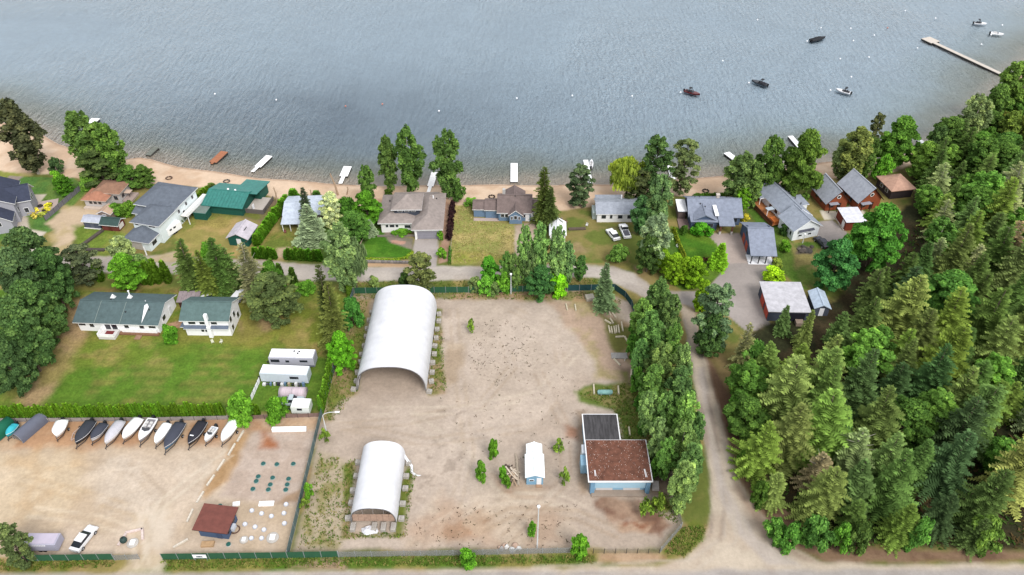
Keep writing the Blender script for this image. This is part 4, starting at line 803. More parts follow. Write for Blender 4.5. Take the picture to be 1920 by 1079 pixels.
# white ranch house
h = House('ranch_house', 'long white ranch house with grey-green roof and white front deck', 'house', (152, 620), -3.0, (244, 244, 246), (96, 116, 118))
h.wall(0, 16.8, 0, 8.6, 0, 2.8, 'u', 1.7); h.gable(0, 16.8, 0, 8.6, 2.8, 1.7, 'u', .6)
for a, w_, hh in ((2.9, .9, .9), (6.2, 1.1, 1.9), (7.6, 1.1, 1.9), (10.2, .9, .8), (13.4, .9, .8)): h.win('f', a, 1.65, w_, hh)
h.win('f', .9, 2.0, 1.4, .9); h.win('f', 15.6, 1.9, 1.4, .9); h.win('r', 3, 1.7, 1.2, 1); h.door('r', 6)
b = MB(); b.prism([(13.9, -.3), (14.35, 3.2), (12.9, 5.0), (13.55, 2.4)], 0, .14); b.v = [(x, y, z + 2.8 + 1.7 * (4.3 - abs(y - 4.3)) / 4.3 + .3) for x, y, z in b.v]; b.build('roof_valley', h.tr, h.t)
for u, v in ((5.4, 6.2), (8.9, 6.4)):
    b = MB(); b.add([(u - .5, v - .5, 4.1), (u + .5, v - .5, 4.1), (u + .35, v + .5, 3.8), (u - .35, v + .5, 3.8), (u, v + .1, 4.9)], [(0, 1, 4), (1, 2, 4), (2, 3, 4), (3, 0, 4), (3, 2, 1, 0)]); b.build('skylight', h.tr, h.t)
b = MB(); b.cyl((9.0, 6.4, 3.9), (9.0, 6.4, 5.6), .12, .12, 8); b.cyl((9.0, 6.4, 5.6), (9.0, 6.4, 5.75), .2, .2, 8); b.build('chimney', WHITE, h.t)
for v in (4.2, 9.2):
    pass
for u in (4.0, 9.3): h.box('roof_seam', u, u + .08, -.45, 4.2, 2.75, 2.76, (150, 165, 160)).rotation_euler = (0, 0, 0)
for o in [c for c in h.t.children if c.name.startswith('roof_seam')]: bpy.data.objects.remove(o)
for u in (4.0, 9.3):
    b = MB(); b.bar((u, -.5, 2.84), (u, 4.25, 4.72), .09, .05); b.build('roof_seam', rgbmat('paint', (150, 165, 160), .8, .1), h.t)
for u, v in ((5.6, 4.9), (9.8, 2.0), (14.6, 2.6)): h.vent(u, v, 2.8 + (4.3 - abs(v - 4.3)) / 4.3 * 1.7 + .1)
h.box('deck', 5.0, 8.4, -2.4, -.02, .05, .75, (232, 228, 226)); h.box('deck_rail', 5.0, 8.4, -2.46, -2.36, .75, 1.5, (246, 246, 246)); h.box('deck_rail', 4.92, 5.02, -2.4, -.1, .75, 1.5, (246, 246, 246))
h.box('deck_rug', 6.0, 7.7, -1.8, -.6, .76, .78, (140, 60, 62)); h.box('porch_rail', 9.0, 16.4, -.32, -.22, .3, 1.15, (246, 246, 246)); h.box('porch_floor', 8.5, 16.8, -.9, -.02, .0, .28, (150, 110, 84)); h.box('steps', 12.2, 13.4, -2.1, -.92, .0, .2, (176, 140, 116))
# two-storey white house
h = House('two_storey_house', 'two-storey white house with grey-green roof and tall white chimney', 'house', (352, 629), -1.0, (244, 244, 246), (100, 124, 122))
h.wall(0, 9.2, 0, 6.6, 0, 4.5, 'u', 1.7); h.gable(0, 9.2, 0, 6.6, 4.5, 1.7, 'u', .5)
h.flat(0, 9.2, -.75, -.02, 2.35, 2.75, .0, .12, name='awning_roof', m=rgbmat('roofing', (110, 122, 140), .9, **ROOFV)); h.flat(-.8, -.02, -.4, 6.2, 2.5, 2.5, .0, .12, name='awning_roof', m=rgbmat('roofing', (110, 122, 140), .9, **ROOFV))
for a, w_ in ((1.8, 1.4), (3.9, 1.0), (6.3, 1.2)): h.win('f', a, 3.6, w_, .8)
for a in (3.5, 4.3): h.win('f', a, 1.5, .55, .8)
for a, z_ in ((1.4, 3.3), (3.4, 3.0), (1.4, 1.2)): h.win('r', a, z_, .9, 1.2)
h.win('r', 5.0, 1.4, 1.0, 1.3); b = MB(); b.box(4.75, 5.55, -.7, -.03, -.1, 2.9); b.box(4.85, 5.45, -.62, .1, 2.9, 6.0); b.build('chimney', WHITE, h.t); h.vent(3.9, 3.6, 6.0)
# tan house by the three poplars
h = House('tan_roof_house', 'large white house with tan hip roofs and double garage', 'house', (716, 438), 1.0, (240, 238, 236), TAN)
h.wall(0, 8.2, .4, 11.5, 0, 2.9); h.hip(0, 8.2, .4, 11.5, 2.9, 1.9, .7)
for a, w_ in ((1.4, .6), (2.6, 1.1), (3.8, .6)): h.win('f', a, 1.9, w_, .7)
h.win('f', 6.3, 1.7, 1.4, .8)
h.wall(8.22, 14.4, -2.4, 12.0, 0, 2.9); h.hip(8.22, 14.4, -2.4, 12.0, 2.92, 2.0, .7)
h.door('f', 11.3, 5.0, 2.2, (176, 174, 186), name='garage_door', panels=3)
for a in (9.6, 10.7, 11.9, 13.0): h.win('f', a, 1.85, .7, .35, rgbmat('door', (176, 174, 186), .5, .05))
h.post(8.45, -2.5, 0, 2.7, .35); h.post(14.1, -2.5, 0, 2.7, .35)
h.wall(3.2, 9.2, 2.4, 8.2, 2.92, 5.4, m=rgbmat('siding', (78, 84, 98), .7, .05)); h.hip(3.2, 9.2, 2.4, 8.2, 5.4, 2.1, .7)
for a in (4.6, 6.2, 7.8): h.win('f', a, 4.9, 1.0, .5)
h.flat(2.0, 13.2, 12.1, 14.2, 2.5, 2.3, .1, .15, name='patio_roof'); h.box('patio_wall', 2.0, 13.0, 14.25, 14.45, 0, 1.2, (60, 66, 84)); h.post(2.2, 14.0, -.5, 2.3); h.post(13.0, 14.0, -.5, 2.3); h.box('planter_wall', -.9, 8.0, -1.5, -1.2, 0, .45, (150, 138, 130))
for u, v in ((1.6, 7.6), (11.6, 8.0), (13.0, 8.4)): h.vent(u, v, 4.2)
b = MB(); b.cyl((12.2, 8.2, 4.3), (12.2, 8.2, 5.3), .15, .15, 8); b.build('chimney', WHITE, h.t)
# blue house with brown roofs
h = House('blue_house', 'low blue house with brown gabled roofs and white garage door', 'house', (888, 412), -1.5, (122, 150, 180), BROWN)
h.wall(0, 2.9, 1.2, 5.2, 0, 2.3, 'u', 1.0); h.gable(0, 2.9, 1.2, 5.2, 2.3, 1.0, 'u', .3); h.wall(2.92, 6.2, .8, 5.6, 0, 2.4, 'u', 1.2); h.gable(2.92, 6.2, .8, 5.6, 2.4, 1.2, 'u', .3)
h.wall(6.22, 14.0, -.4, 7.4, 0, 2.7, 'u', 2.2); h.gable(6.22, 14.0, -.4, 7.4, 2.7, 2.2, 'u', .45)
for a in (7.2, 8.2, 12.4): h.win('f', a, 1.6, .8, .8)
h.door('f', 13.3); h.wall(8.9, 12.0, -1.6, -.42, 0, 2.6, 'v', 1.2); h.gable(8.9, 12.0, -1.6, 1.6, 2.7, 1.25, 'v', .35); h.win('f', 10.4, 1.9, .7, .9); h.win('f', 9.5, 1.7, .4, .8); h.win('f', 11.3, 1.7, .4, .8)
h.wall(14.02, 16.3, .0, 6.0, 0, 2.5, 'u', 1.3); h.gable(14.02, 16.3, .0, 6.0, 2.5, 1.3, 'u', .3); h.door('f', 15.1, 2.0, 1.9, (246, 246, 246), name='garage_door', panels=4)
h.wall(7.4, 12.4, 7.42, 9.0, 0, 2.4, 'v', 1.4); h.gable(7.4, 12.4, 5.0, 9.0, 2.6, 1.5, 'v', .3); h.vent(10.2, 3.2, 4.8); h.box('walk', 0, 6.4, -.6, .7, 0, .06, (206, 186, 176)); h.box('chimney', 7.0, 7.7, 5.0, 5.7, 3.4, 5.6, (210, 208, 204))
h = House('white_shed', 'small white gabled shed behind the poplar clump', 'shed', (1031, 456), -2, (246, 246, 250), (240, 242, 248))
h.wall(0, 3.6, 0, 5.2, 0, 2.4, 'v', 1.1); h.gable(0, 3.6, 0, 5.2, 2.4, 1.1, 'v', .25); h.door('f', 1.8, 1.2)
# white bungalow
h = House('white_bungalow', 'white bungalow with flat grey shingle roof beside the parked pickup', 'house', (1119, 417), 0, (240, 238, 238), (176, 182, 194))
h.wall(0, 10.6, 0, 6.4, 0, 2.6, 'u', 1.2); h.gable(0, 10.6, 0, 6.4, 2.6, 1.2, 'u', .4)
for a in (1.6, 3.4, 5.6, 7.9): h.win('f', a, 1.6, 1.0 if a != 3.4 else .5, .9, rgbmat('trim', (200, 198, 200), .6, .04))
h.wall(.2, 6.6, 6.42, 8.2, 0, 2.4); h.flat(.2, 6.6, 6.42, 8.2, 2.6, 2.4, .2); h.box('chimney', 6.2, 6.5, 5.4, 5.7, 3.2, 4.3, (230, 230, 235)); h.box('lean_to', -1.0, -.02, 1.2, 4.6, 0, 2.0, (214, 228, 226)); h.win('l', 2.0, 1.5)
# blue house with grey roof
h = House('grey_roof_blue_house', 'blue house with grey shingle roof, white skylight and front porch', 'house', (1294, 432), -1.5, (92, 110, 140), BLUEGR, (150, 160, 180))
h.wall(0, 12.2, 2.4, 10.6, 0, 2.7, 'u', 2.2); h.gable(0, 12.2, 2.4, 10.6, 2.7, 2.2, 'u', .55); h.wall(0, 6.2, 0, 2.38, 0, 2.6); h.flat(0, 6.2, -.1, 3.0, 2.62, 2.9, .3)
h.wall(.8, 5.6, .4, 1.2, 2.9, 3.0, 'v', 1.1); h.gable(.8, 5.6, .4, 5.6, 2.95, 1.2, 'v', .35)
h.flat(6.6, 9.8, -1.6, 3.6, 2.6, 3.5, .25, name='porch_roof'); h.post(6.8, -1.5, 0, 2.4, .35, (120, 74, 60)); h.post(9.6, -1.5, 0, 2.4, .35, (120, 74, 60)); h.box('post_base', 6.55, 7.05, -1.75, -1.25, 0, .9, (216, 210, 206)); h.box('post_base', 9.35, 9.85, -1.75, -1.25, 0, .9, (216, 210, 206))
b = MB(); b.bar((6.2, 1.2, 3.45), (5.9, 4.6, 4.3), .9, .16); b.build('skylight', WHITE, h.t); b = MB(); b.box(6.6, 7.3, 6.4, 7.1, 4.2, 5.9); b.box(6.5, 7.4, 6.3, 7.2, 5.9, 6.1); b.build('chimney', rgbmat('paint', (226, 214, 204), .8, .1), h.t)
h.e = (0, 6.2, 0, 2.38); h.win('f', 1.5, 1.5, 1.6, 1.0); h.win('f', 4.6, 1.5, 1.3, 1.0); h.e = (0, 12.2, 2.4, 10.6); h.win('f', 10.8, 1.5, 1.4, 1.1); h.win('l', 6, 3.2, 1.0, 1.4); h.door('f', 8.0, 1.0, 2.0, (110, 62, 48))
for u, v, z in ((2.6, 5.0, 4.3), (3.6, 4.0, 4.1), (3.2, 3.2, 3.9), (1.6, 7.6, 4.4), (2.8, 7.8, 4.3), (9.6, 8.6, 3.9)): h.vent(u, v, z)
h.wall(-2.4, -.6, 4.6, 9.2, 0, 2.2, m=rgbmat('siding', (120, 104, 100), .7, .06)); h.flat(-2.4, -.6, 4.6, 9.2, 2.3, 2.5, .25, m=WHITE, name='sunroom_roof'); h.box('side_deck', -2.6, -.05, .2, 4.4, 0, .3, (150, 128, 122))
# blue garage with carport
h = House('blue_garage', 'blue garage with steep grey roof and open carport posts', 'garage', (1404, 493), -2.0, (84, 104, 132), BLUEGR, (120, 132, 152))
h.wall(.2, 5.3, 3.0, 11.6, 0, 2.7, 'u', 2.6); h.gable(.2, 5.3, -.4, 12.0, 2.7, 2.8, 'u', .45)
b = MB(); b.add([(.2, .0, 2.7), (.2, 3.0, 2.7), (.2, 5.9, 5.1), (.2, 3.6, 4.4), (.32, .0, 2.7), (.32, 3.0, 2.7), (.32, 5.9, 5.1), (.32, 3.6, 4.4)], [(0, 1, 2, 3), (7, 6, 5, 4), (0, 3, 7, 4), (3, 2, 6, 7), (1, 0, 4, 5), (2, 1, 5, 6)]); b.build('gable_wall', h.w, h.t)
for a in (5.0, 8.0): h.door('l', a, 2.0, 2.1, (206, 92, 66), name='garage_door', panels=3)
h.win('l', 6.6, 3.6, .9, 1.1, rgbmat('trim', (100, 120, 150), .6, .04)); h.box('slab', -.2, 5.6, -.6, 2.98, 0, .08, (236, 236, 240))
for u in (.3, 2.0, 3.6, 5.2): h.post(u, -.3, .08, 2.55, .2, (44, 44, 50))
h.post(5.2, 2.6, .08, 2.6, .16, (44, 44, 50))
# white angled house
h = House('white_angled_house', 'white house set at an angle with grey roofs and cedar deck', 'house', (1484, 452), 17.0, (238, 242, 246), (170, 178, 192), (244, 246, 250))
h.wall(0, 7.0, 0, 6.0, 0, 3.2, 'v', 2.2); h.gable(0, 7.0, 0, 6.0, 3.2, 2.2, 'v', .5); h.win('f', 2.0, 1.2, .9, .4); h.win('f', 4.6, 1.2, .9, .4); h.win('l', 3.0, 2.3, 2.0, .6); h.win('l', 1.0, 1.6, .6, 1.0)
h.flat(1.2, 5.4, -.6, 1.6, 2.3, 3.6, .0, .1, name='porch_roof', m=rgbmat('roofing', (92, 94, 106), .9, **ROOFV))
h.wall(1.6, 7.6, 6.02, 19.0, 0, 2.8, 'v', 2.0); h.gable(1.6, 7.6, 5.0, 19.0, 2.9, 2.1, 'v', .5)
for a in (7.5, 10, 12.5): h.win('l', a, 1.6, 1.1, 1.0)
for v in (8, 10.5, 13, 15.5, 18): h.vent(6.6, v, 4.2)
b = MB(); b.box(-1.6, 1.5, 6.2, 17.5, .45, .6); b.build('deck', rgbmat('paint', (196, 128, 78), .8, .15), h.t); h.box('deck_rail', -1.65, -1.55, 6.2, 17.5, .6, 1.5, (120, 70, 54)); h.box('deck_rail', -1.6, 1.5, 17.5, 17.6, .6, 1.5, (120, 70, 54)); h.box('deck_skirt', -1.58, -1.5, 6.2, 17.4, 0, .44, (130, 84, 64)); h.box('deck_box', -1.0, .4, 6.6, 8.6, .61, 1.3, (232, 130, 62)); h.box('awning', -.9, 1.2, 10.0, 11.2, 2.3, 2.42, (200, 212, 224)); h.post(-.8, 10.1, .6, 2.3); h.flat(.0, 1.5, 15.0, 18.5, 2.4, 2.5, .1, name='canopy_roof'); h.post(.1, 15.1, .6, 2.35); h.post(.1, 18.3, .6, 2.35)
h.wall(7.62, 10.0, 9.5, 13.0, 0, 2.3); h.flat(7.62, 10.0, 9.5, 13.0, 2.4, 2.7, .3, name='side_roof')
# cedar cabins and shed
def cabin(label, px, ang, wid, dep, hw, rise, wincol=(236, 234, 230)):
    h = House('cedar_cabin', label, 'cabin', px, ang, (160, 84, 52), (186, 190, 200), (58, 44, 40), roofrough=.55)
    h.wall(0, wid, 0, dep, 0, hw, 'v', rise); h.gable(0, wid, 0, dep, hw, rise, 'v', .55)
    h.box('porch_roof', .4, wid * .5, -1.1, -.02, 2.3, 2.42, (176, 178, 190)); h.post(.5, -1.0, 0, 2.3, .16, (90, 50, 40)); h.post(wid * .5 - .1, -1.0, 0, 2.3, .16, (90, 50, 40))
    b = MB(); n = 12; b.lathe([(.55, 0), (.55, .08)], n); o = b.build('window', rgbmat('trim', wincol, .6, .04), h.t); o.rotation_euler = (math.radians(90), 0, 0); o.location = (wid / 2, -.02, hw + rise * .42)
    b = MB(); b.lathe([(.36, 0), (.36, .1)], n); q = b.build('pane', GLASS, o); q.location = (0, 0, .01)
    h.door('f', wid * .62, 1.0, 2.0, (60, 34, 30)); h.win('f', wid * .25, 1.4, 1.0, .9); h.win('l', dep * .35, 1.5, .7, .8); h.win('l', dep * .65, 1.5, .7, .8); return h
cabin('brown cedar cabin with metal roof and round window, left of two', (1546, 396), 10, 5.6, 7.6, 2.7, 2.9); cabin('brown cedar cabin with metal roof and round window, right of two', (1605, 396), 14, 6.2, 8.6, 3.0, 3.3)
h = House('brown_shed', 'low brown shed with pale flat roof in front of the cabins', 'shed', (1583, 433), 3, (138, 62, 44), (226, 226, 234), (60, 40, 40), roofrough=.5)
h.wall(0, 4.6, 0, 5.6, 0, 2.4); h.flat(0, 4.6, 0, 5.6, 2.42, 2.6, .3); h.door('l', 1.4, 1.3, 1.9, (240, 236, 234)); h.box('skirt', -.35, -.12, -.1, 5.6, 0, .25, (216, 200, 186))
h = House('tan_roof_cabin', 'dark cabin with salmon-tan roof half hidden by the forest', 'cabin', (1667, 374), 10, (66, 56, 58), (206, 164, 142), (180, 140, 120))
h.wall(0, 6, 0, 6.5, 0, 2.5); h.hip(0, 6, 0, 6.5, 2.5, 1.5, .5); h.win('l', 2, 1.5, 1.0, .9, WHITE); h.win('l', 4.4, 1.5, 1.0, .9, WHITE)
h = House('white_roof_garage', 'garage with broad white roof and two orange-red doors', 'garage', (1438, 602), -1.5, (78, 84, 100), (214, 212, 218), (200, 196, 200), roofrough=.6)
h.wall(0, 8.2, 0, 8.6, 0, 2.7); h.flat(0, 8.2, 0, 8.6, 2.72, 3.2, .35)
for a in (1.8, 5.2): h.door('l', a, 2.6, 2.2, (226, 88, 62), name='garage_door', panels=3)
h.box('bay', 4.2, 7.6, -.04, .05, .05, 2.2, (30, 30, 44)); h.box('pallet_stack', 5.6, 7.2, -1.6, -.3, 0, .9, (170, 150, 134))
h = House('pale_blue_shed', 'little shed with pale blue metal roof beside the white-roofed garage', 'shed', (1524, 592), -3, (90, 96, 110), (206, 222, 240), (206, 222, 240), roofrough=.5)
h.wall(0, 3.0, 0, 5.2, 0, 2.2, 'v', .8); h.gable(0, 3.0, 0, 5.2, 2.2, .8, 'v', .3); h.door('f', 1.5)
# big grey house at left with three stepped hip roofs
h = House('stepped_grey_roof_house', 'big white house with three stepped grey hip roofs', 'house', (236, 466), -14, (232, 242, 244), (112, 120, 132))
h.wall(.6, 6.6, .4, 6.6, 0, 2.6); h.hip(.6, 6.6, .4, 6.6, 2.6, 1.8, .6); h.box('garage_door', 1.2, 4.6, .32, .42, .05, 2.1, (214, 206, 196)); h.post(6.4, -1.2, 0, 2.4, .2); h.win('r', 2.2, 1.4, 1.6, 1.0)
h.wall(.8, 7.6, 4.0, 11.4, 0, 5.0); h.hip(.8, 7.6, 4.0, 11.4, 5.0, 2.1, .5); h.win('f', 1.8, 4.5, .8, .4); h.win('f', 5.8, 4.5, 1.6, .4)
h.wall(-2.6, 7.4, 10.8, 20.0, 0, 5.1); h.hip(-2.6, 7.4, 10.8, 20.0, 5.12, 2.7, .6)
for a, z_ in ((12.2, 3.6), (13.8, 2.4), (15.4, 3.8), (18.2, 3.9), (18.6, 1.6)): h.win('r', a, z_, .7, .9)
for u, v, z in ((-.5, 15, 5.9), (.8, 13.6, 6.0), (2.0, 13.2, 6.0), (2.4, 14.4, 6.8), (3.6, 13.6, 6.2), (1.4, 17.2, 6.4), (4.0, 17.4, 6.5), (2.4, 7.5, 6.0), (3.0, 8.8, 6.0), (3.6, 8.0, 6.4)): h.vent(u, v, z)
h.wall(-2.8, .6, 9.2, 10.78, 0, 3.6); h.flat(-2.8, .6, 8.9, 11.4, 3.7, 4.6, .3, name='entry_roof'); h.box('patio', 7.7, 9.6, 12.0, 22.0, 2.4, 2.55, (240, 236, 232)); h.box('patio_rail', 9.5, 9.6, 12.0, 22.0, 2.55, 3.4, (244, 244, 244))
for v in (12.3, 17, 21.7): h.post(9.4, v, -.9, 2.4, .16)
# green house, green shed, metal roofed house
h = House('green_roof_house', 'dark green house with teal metal roof behind the long hedge', 'house', (388, 399), -9, (34, 98, 84), (62, 138, 128), (60, 140, 130), roofrough=.5)
h.wall(0, 9.6, 0, 9.2, 0, 2.6, 'u', 1.3); h.gable(0, 9.6, 0, 9.2, 2.6, 1.3, 'u', .6); h.wall(6.0, 11.5, 7.0, 11.5, 0, 2.5); h.flat(6.0, 11.8, 4.6, 12.0, 3.7, 2.6, .3)
for k in range(13):
    u = -.4 + k * .85
    b = MB(); b.bar((u, -.6, 2.66), (u, 4.6, 4.12), .05, .06); b.build('roof_seam', h.r, h.t)
h.win('f', 6.4, 1.6, 1.2, .7); h.win('f', 2.5, 1.6, 1.2, .7); h.door('r', 2.4); b = MB(); b.lathe([(.3, 0), (.2, .25), (.0, .3)], 8, (4.2, 5.2, 4.0)); b.build('roof_vent', WHITE, h.t); b = MB(); b.lathe([(.3, 0), (.2, .25), (.0, .3)], 8, (6.2, 5.0, 4.0)); b.build('roof_vent', WHITE, h.t)
h.box('deck', 9.7, 14.4, 1.5, 8.0, .0, .6, (206, 196, 186)); h.box('deck_rail', 9.7, 14.4, 1.4, 1.5, .0, 1.3, (120, 112, 108)); h.box('deck_rail', 14.3, 14.4, 1.5, 8.0, .0, 1.3, (120, 112, 108))
h.wall(-1.6, 1.6, -3.2, -.6, 0, 2.0); h.flat(-1.6, 1.6, -3.2, -.6, 2.02, 2.2, .2, m=rgbmat('roofing', (126, 140, 132), .9, **ROOFV), name='lean_to_roof')
h = House('green_shed', 'small green shed with pale metal gable roof', 'shed', (431, 460), -8, (28, 96, 84), (216, 208, 216), (226, 220, 226), roofrough=.5)
h.wall(0, 4.8, 0, 5.4, 0, 2.3, 'v', 1.2); h.gable(0, 4.8, 0, 5.4, 2.3, 1.2, 'v', .35); h.door('f', 2.6, 1.1); h.win('r', 2.6, 1.3, 1.4, 1.0); h.box('roof_patch', 3.1, 3.5, -.1, 1.9, 3.25, 3.32, (130, 82, 60)).rotation_euler = (0, math.radians(26), 0)
h.t.children[-1].location = (-1.35, 0, 1.66)
h = House('metal_roof_house', 'house with pale blue-white metal roof behind the dark spruce', 'house', (535, 424), 3, (150, 132, 124), (212, 222, 236), (214, 222, 236), roofrough=.45)
h.wall(0, 11.0, 1.4, 9.0, 0, 2.4, 'u', 1.0); h.gable(0, 11.0, 1.4, 9.0, 2.4, 1.0, 'u', .5); h.flat(0, 4.0, -2.2, 1.2, 2.1, 2.45, .3, name='porch_roof')
for u in (.0, 1.8, 3.8): h.post(u, -2.3, 0, 2.05, .14)
h.win('f', 2.0, 1.4, 1.6, .9); h.door('f', 3.4)
for k in range(9): b = MB(); b.bar((k * 1.35 + .1, .95, 2.5), (k * 1.35 + .1, 5.2, 3.54), .05, .05); b.build('roof_seam', h.r, h.t)
# orange-roofed cottage, sheds, dark house at the left edge
h = House('orange_roof_cottage', 'small cottage with rust-orange hip roof near the beach', 'cottage', (163, 389), -6, (214, 208, 206), (186, 130, 104), (226, 206, 192))
h.wall(0, 5.6, 0, 4.6, 0, 2.3); h.hip(0, 5.6, 0, 4.6, 2.3, .9, .5); h.wall(1.6, 8.0, 2.6, 7.6, 0, 2.9); h.hip(1.6, 8.0, 2.6, 7.6, 2.9, 1.3, .5, m=rgbmat('roofing', (160, 122, 100), .9, **ROOFV))
h.e = (0, 5.6, 0, 4.6); [h.win('f', a, 1.6, .8, .8) for a in (1.6, 2.8, 4.0)]; h.e = (1.6, 8.0, 2.6, 7.6); h.win('r', 4.0, 1.6); h.win('f', 6.9, 1.6, 1.0, 1.1); h.box('side_deck', 8.1, 10.4, 3.0, 7.0, 0, .6, (190, 170, 160)); h.box('porch', -.2, 4.6, -1.0, -.05, 0, .5, (224, 206, 190)); h.box('sunshade', 8.4, 10.0, 4.0, 5.6, 2.2, 2.3, (216, 190, 170)); h.post(9.2, 4.8, .6, 2.2, .1, (90, 80, 80))
h = House('grey_garden_shed', 'small grey shed with pale roof beside the red-brown shed', 'shed', (160, 427), -8, (92, 96, 116), (196, 200, 214))
h.wall(0, 4.2, 0, 2.6, 0, 1.9, 'u', .6); h.gable(0, 4.2, 0, 2.6, 1.9, .6, 'u', .3); h.box('skirt', -.1, 4.3, -.35, -.12, 0, .15, (236, 234, 230)); h.door('f', 2.2, .9, 1.7, (110, 112, 130))
h = House('red_garden_shed', 'small red-brown shed with dark green roof', 'shed', (194, 432), -8, (130, 66, 58), (64, 88, 84))
h.wall(0, 4.2, 0, 2.8, 0, 1.9, 'u', .8); h.gable(0, 4.2, 0, 2.8, 1.9, .8, 'u', .4); h.box('side_panel', 4.22, 4.3, .3, 2.2, .4, 1.6, (238, 232, 228)); h.door('f', 2.0, .9, 1.7, (110, 54, 48))
h = House('tan_roof_shed', 'little shed with tan roof behind the two garden sheds', 'shed', (188, 412), -8, (170, 150, 140), (204, 174, 150)); h.wall(0, 3.2, 0, 2.8, 0, 1.9, 'v', .8); h.gable(0, 3.2, 0, 2.8, 1.9, .8, 'v', .3); h.win('f', 1.6, 1.3, .8, .6)
h = House('navy_roof_house', 'light grey house with navy gabled roofs cut by the left edge', 'house', (-8, 441), 20, (186, 186, 196), NAVY)
h.wall(-9, 5.2, 4, 14, 0, 5.6, 'v', 4.0); h.gable(-9, 5.2, 4, 14, 5.6, 4.0, 'v', .6); h.wall(-2.0, 4.4, 0, 3.98, 0, 3.2, 'v', 2.4); h.gable(-2.0, 4.4, 0, 5.0, 3.3, 2.4, 'v', .5)
for a in (.6, 1.9): h.win('f', a, 2.6, .6, 1.0)
h.e = (-9, 5.2, 4, 14); h.win('f', -.4, 7.2, .7, 1.1); h.win('f', .8, 7.2, .7, 1.1); [h.win('r', a, 2.6, .9, 1.2) for a in (6, 9, 12)]
h.wall(5.22, 8.2, 6.4, 12.0, 0, 4.6, 'u', 2.4); h.gable(4.0, 8.2, 6.4, 12.0, 4.6, 2.4, 'u', .5); [h.win('r', a, 3.6, .6, 1.0) for a in (8.6, 9.8)]; h.e = (5.22, 8.2, 6.4, 12.0); h.win('f', 6.7, 1.6, .9, 1.2)
h.box('patio', 8.3, 13, 6.5, 12, 0, .12, (206, 186, 176))
# pump house, brown shed, blue mill building, blue shed
h = House('pump_house', 'small blue-grey hut with flat maroon roof in the boat lot', 'hut', (371, 1009), -7.5, (84, 106, 140), (128, 74, 64), (96, 58, 52), roofrough=.6)
h.wall(.3, 5.0, .4, 4.0, 0, 2.3); h.flat(.3, 5.0, .4, 4.0, 2.35, 2.62, .55); h.win('r', 1.2, 1.4, .8, .8); h.door('f', 3.6, .9, 1.9, (70, 90, 124)); h.box('wall_box', 5.05, 5.5, 1.6, 2.6, .4, 1.2, (220, 226, 236)); h.win('r', 3.0, 1.5, .7, .7)
h = House('brown_panel_shed', 'low brown shed with panelled mauve roof between the white houses', 'shed', (336, 577), 2, (84, 52, 46), (168, 154, 156), (110, 92, 92))
h.wall(.2, 4.4, 0, 2.4, 0, 1.7)
for k in range(5):
    b = MB(); u = -.1 + k * .94; b.add([(u, -.4, 1.74), (u + .9, -.4, 1.74), (u + .9, 2.7, 2.24), (u, 2.7, 2.24), (u, -.4, 1.84), (u + .9, -.4, 1.84), (u + .9, 2.7, 2.34), (u, 2.7, 2.34)], [(3, 2, 1, 0), (4, 5, 6, 7), (0, 1, 5, 4), (1, 2, 6, 5), (2, 3, 7, 6), (3, 0, 4, 7)]); b.build('roof_panel', h.r, h.t)
rust = mat('rusty_gravel_roof', (124, 82, 66), .95, .42, 1.3, .6); tar = mat('tar_roof', (80, 78, 80), .9, .55, .9, .4, streak=(3.2, .5, 1))
h = House('blue_workshop', 'sky-blue workshop with rusty gravel roof and tarred rear wing', 'workshop', (1104, 929), 0, (158, 202, 230), (126, 80, 64), (240, 240, 242))
h.wall(.3, 10.0, 1.4, 8.6, 0, 3.2); b = MB(); b.box(-.3, 10.4, .2, 8.9, 3.22, 3.52); b.build('roof_slab', h.tr, h.t)
b = MB(); b.box(-.12, 10.22, .34, 8.76, 3.53, 3.6); o = b.build('roof', rust, h.t)
rr_ = random.Random(4); b = MB()
for k in range(230):
    u, v, s_ = rr_.uniform(0, 10.1), rr_.uniform(.5, 8.6), rr_.uniform(.03, .09); b.box(u, u + s_, v, v + s_, 3.6, 3.6 + s_)
tag(b.build('roof_gravel', rgbmat('paint', (226, 206, 196), .9, .2), o), None, None, kind='stuff')
b = MB(); b.box(.92, 9.38, .5, .7, 1.35, 3.2); b.build('front_panel', rgbmat('siding', (184, 222, 244), .75, .05), h.t)
h.e = (.3, 10.0, .9, 8.6); b = MB(); b.box(.92, 9.38, .9, 1.38, 0, 3.1); b.build('front_wall', h.w, h.t)
h.box('side_fin', .2, .9, .25, 1.38, 0, 3.2, (128, 172, 206)); h.box('side_fin', 9.4, 10.1, .25, 1.38, 0, 3.2, (128, 172, 206)); h.door('f', 2.6, 2.8, 1.2, (224, 222, 222), name='loading_door'); h.door('f', 7.2, 2.8, 1.2, (224, 222, 222), name='loading_door'); h.box('loading_dock', .4, 9.6, -.4, 1.3, 0, .3, (176, 158, 142))
h.wall(-.1, 5.9, 8.62, 15.0, 0, 2.8); b = MB(); b.box(-.3, 6.1, 8.92, 15.2, 2.82, 2.98); b.build('roof_slab', h.tr, h.t); b = MB(); b.box(-.1, 5.9, 8.93, 15.0, 2.99, 3.05); b.build('roof', tar, h.t)
h.box('lean_to', -1.1, .28, 4.4, 6.6, 0, 2.3, (168, 208, 232)); h.box('lean_to', -.8, .28, 6.7, 8.5, 0, 2.7, (226, 230, 236)); b = MB(); [b.bar((.9 + k * .18, 1.2, 3.64), (.9 + k * .1, 2.4, 3.64), .07, .06) for k in range(2)]; b.build('roof_planks', WHITE, h.t); b = MB(); [b.bar((9.3 + k * .2, 1.0, 3.64), (9.2 + k * .12, 2.6, 3.64), .08, .06) for k in range(2)]; b.build('roof_planks', WHITE, h.t)
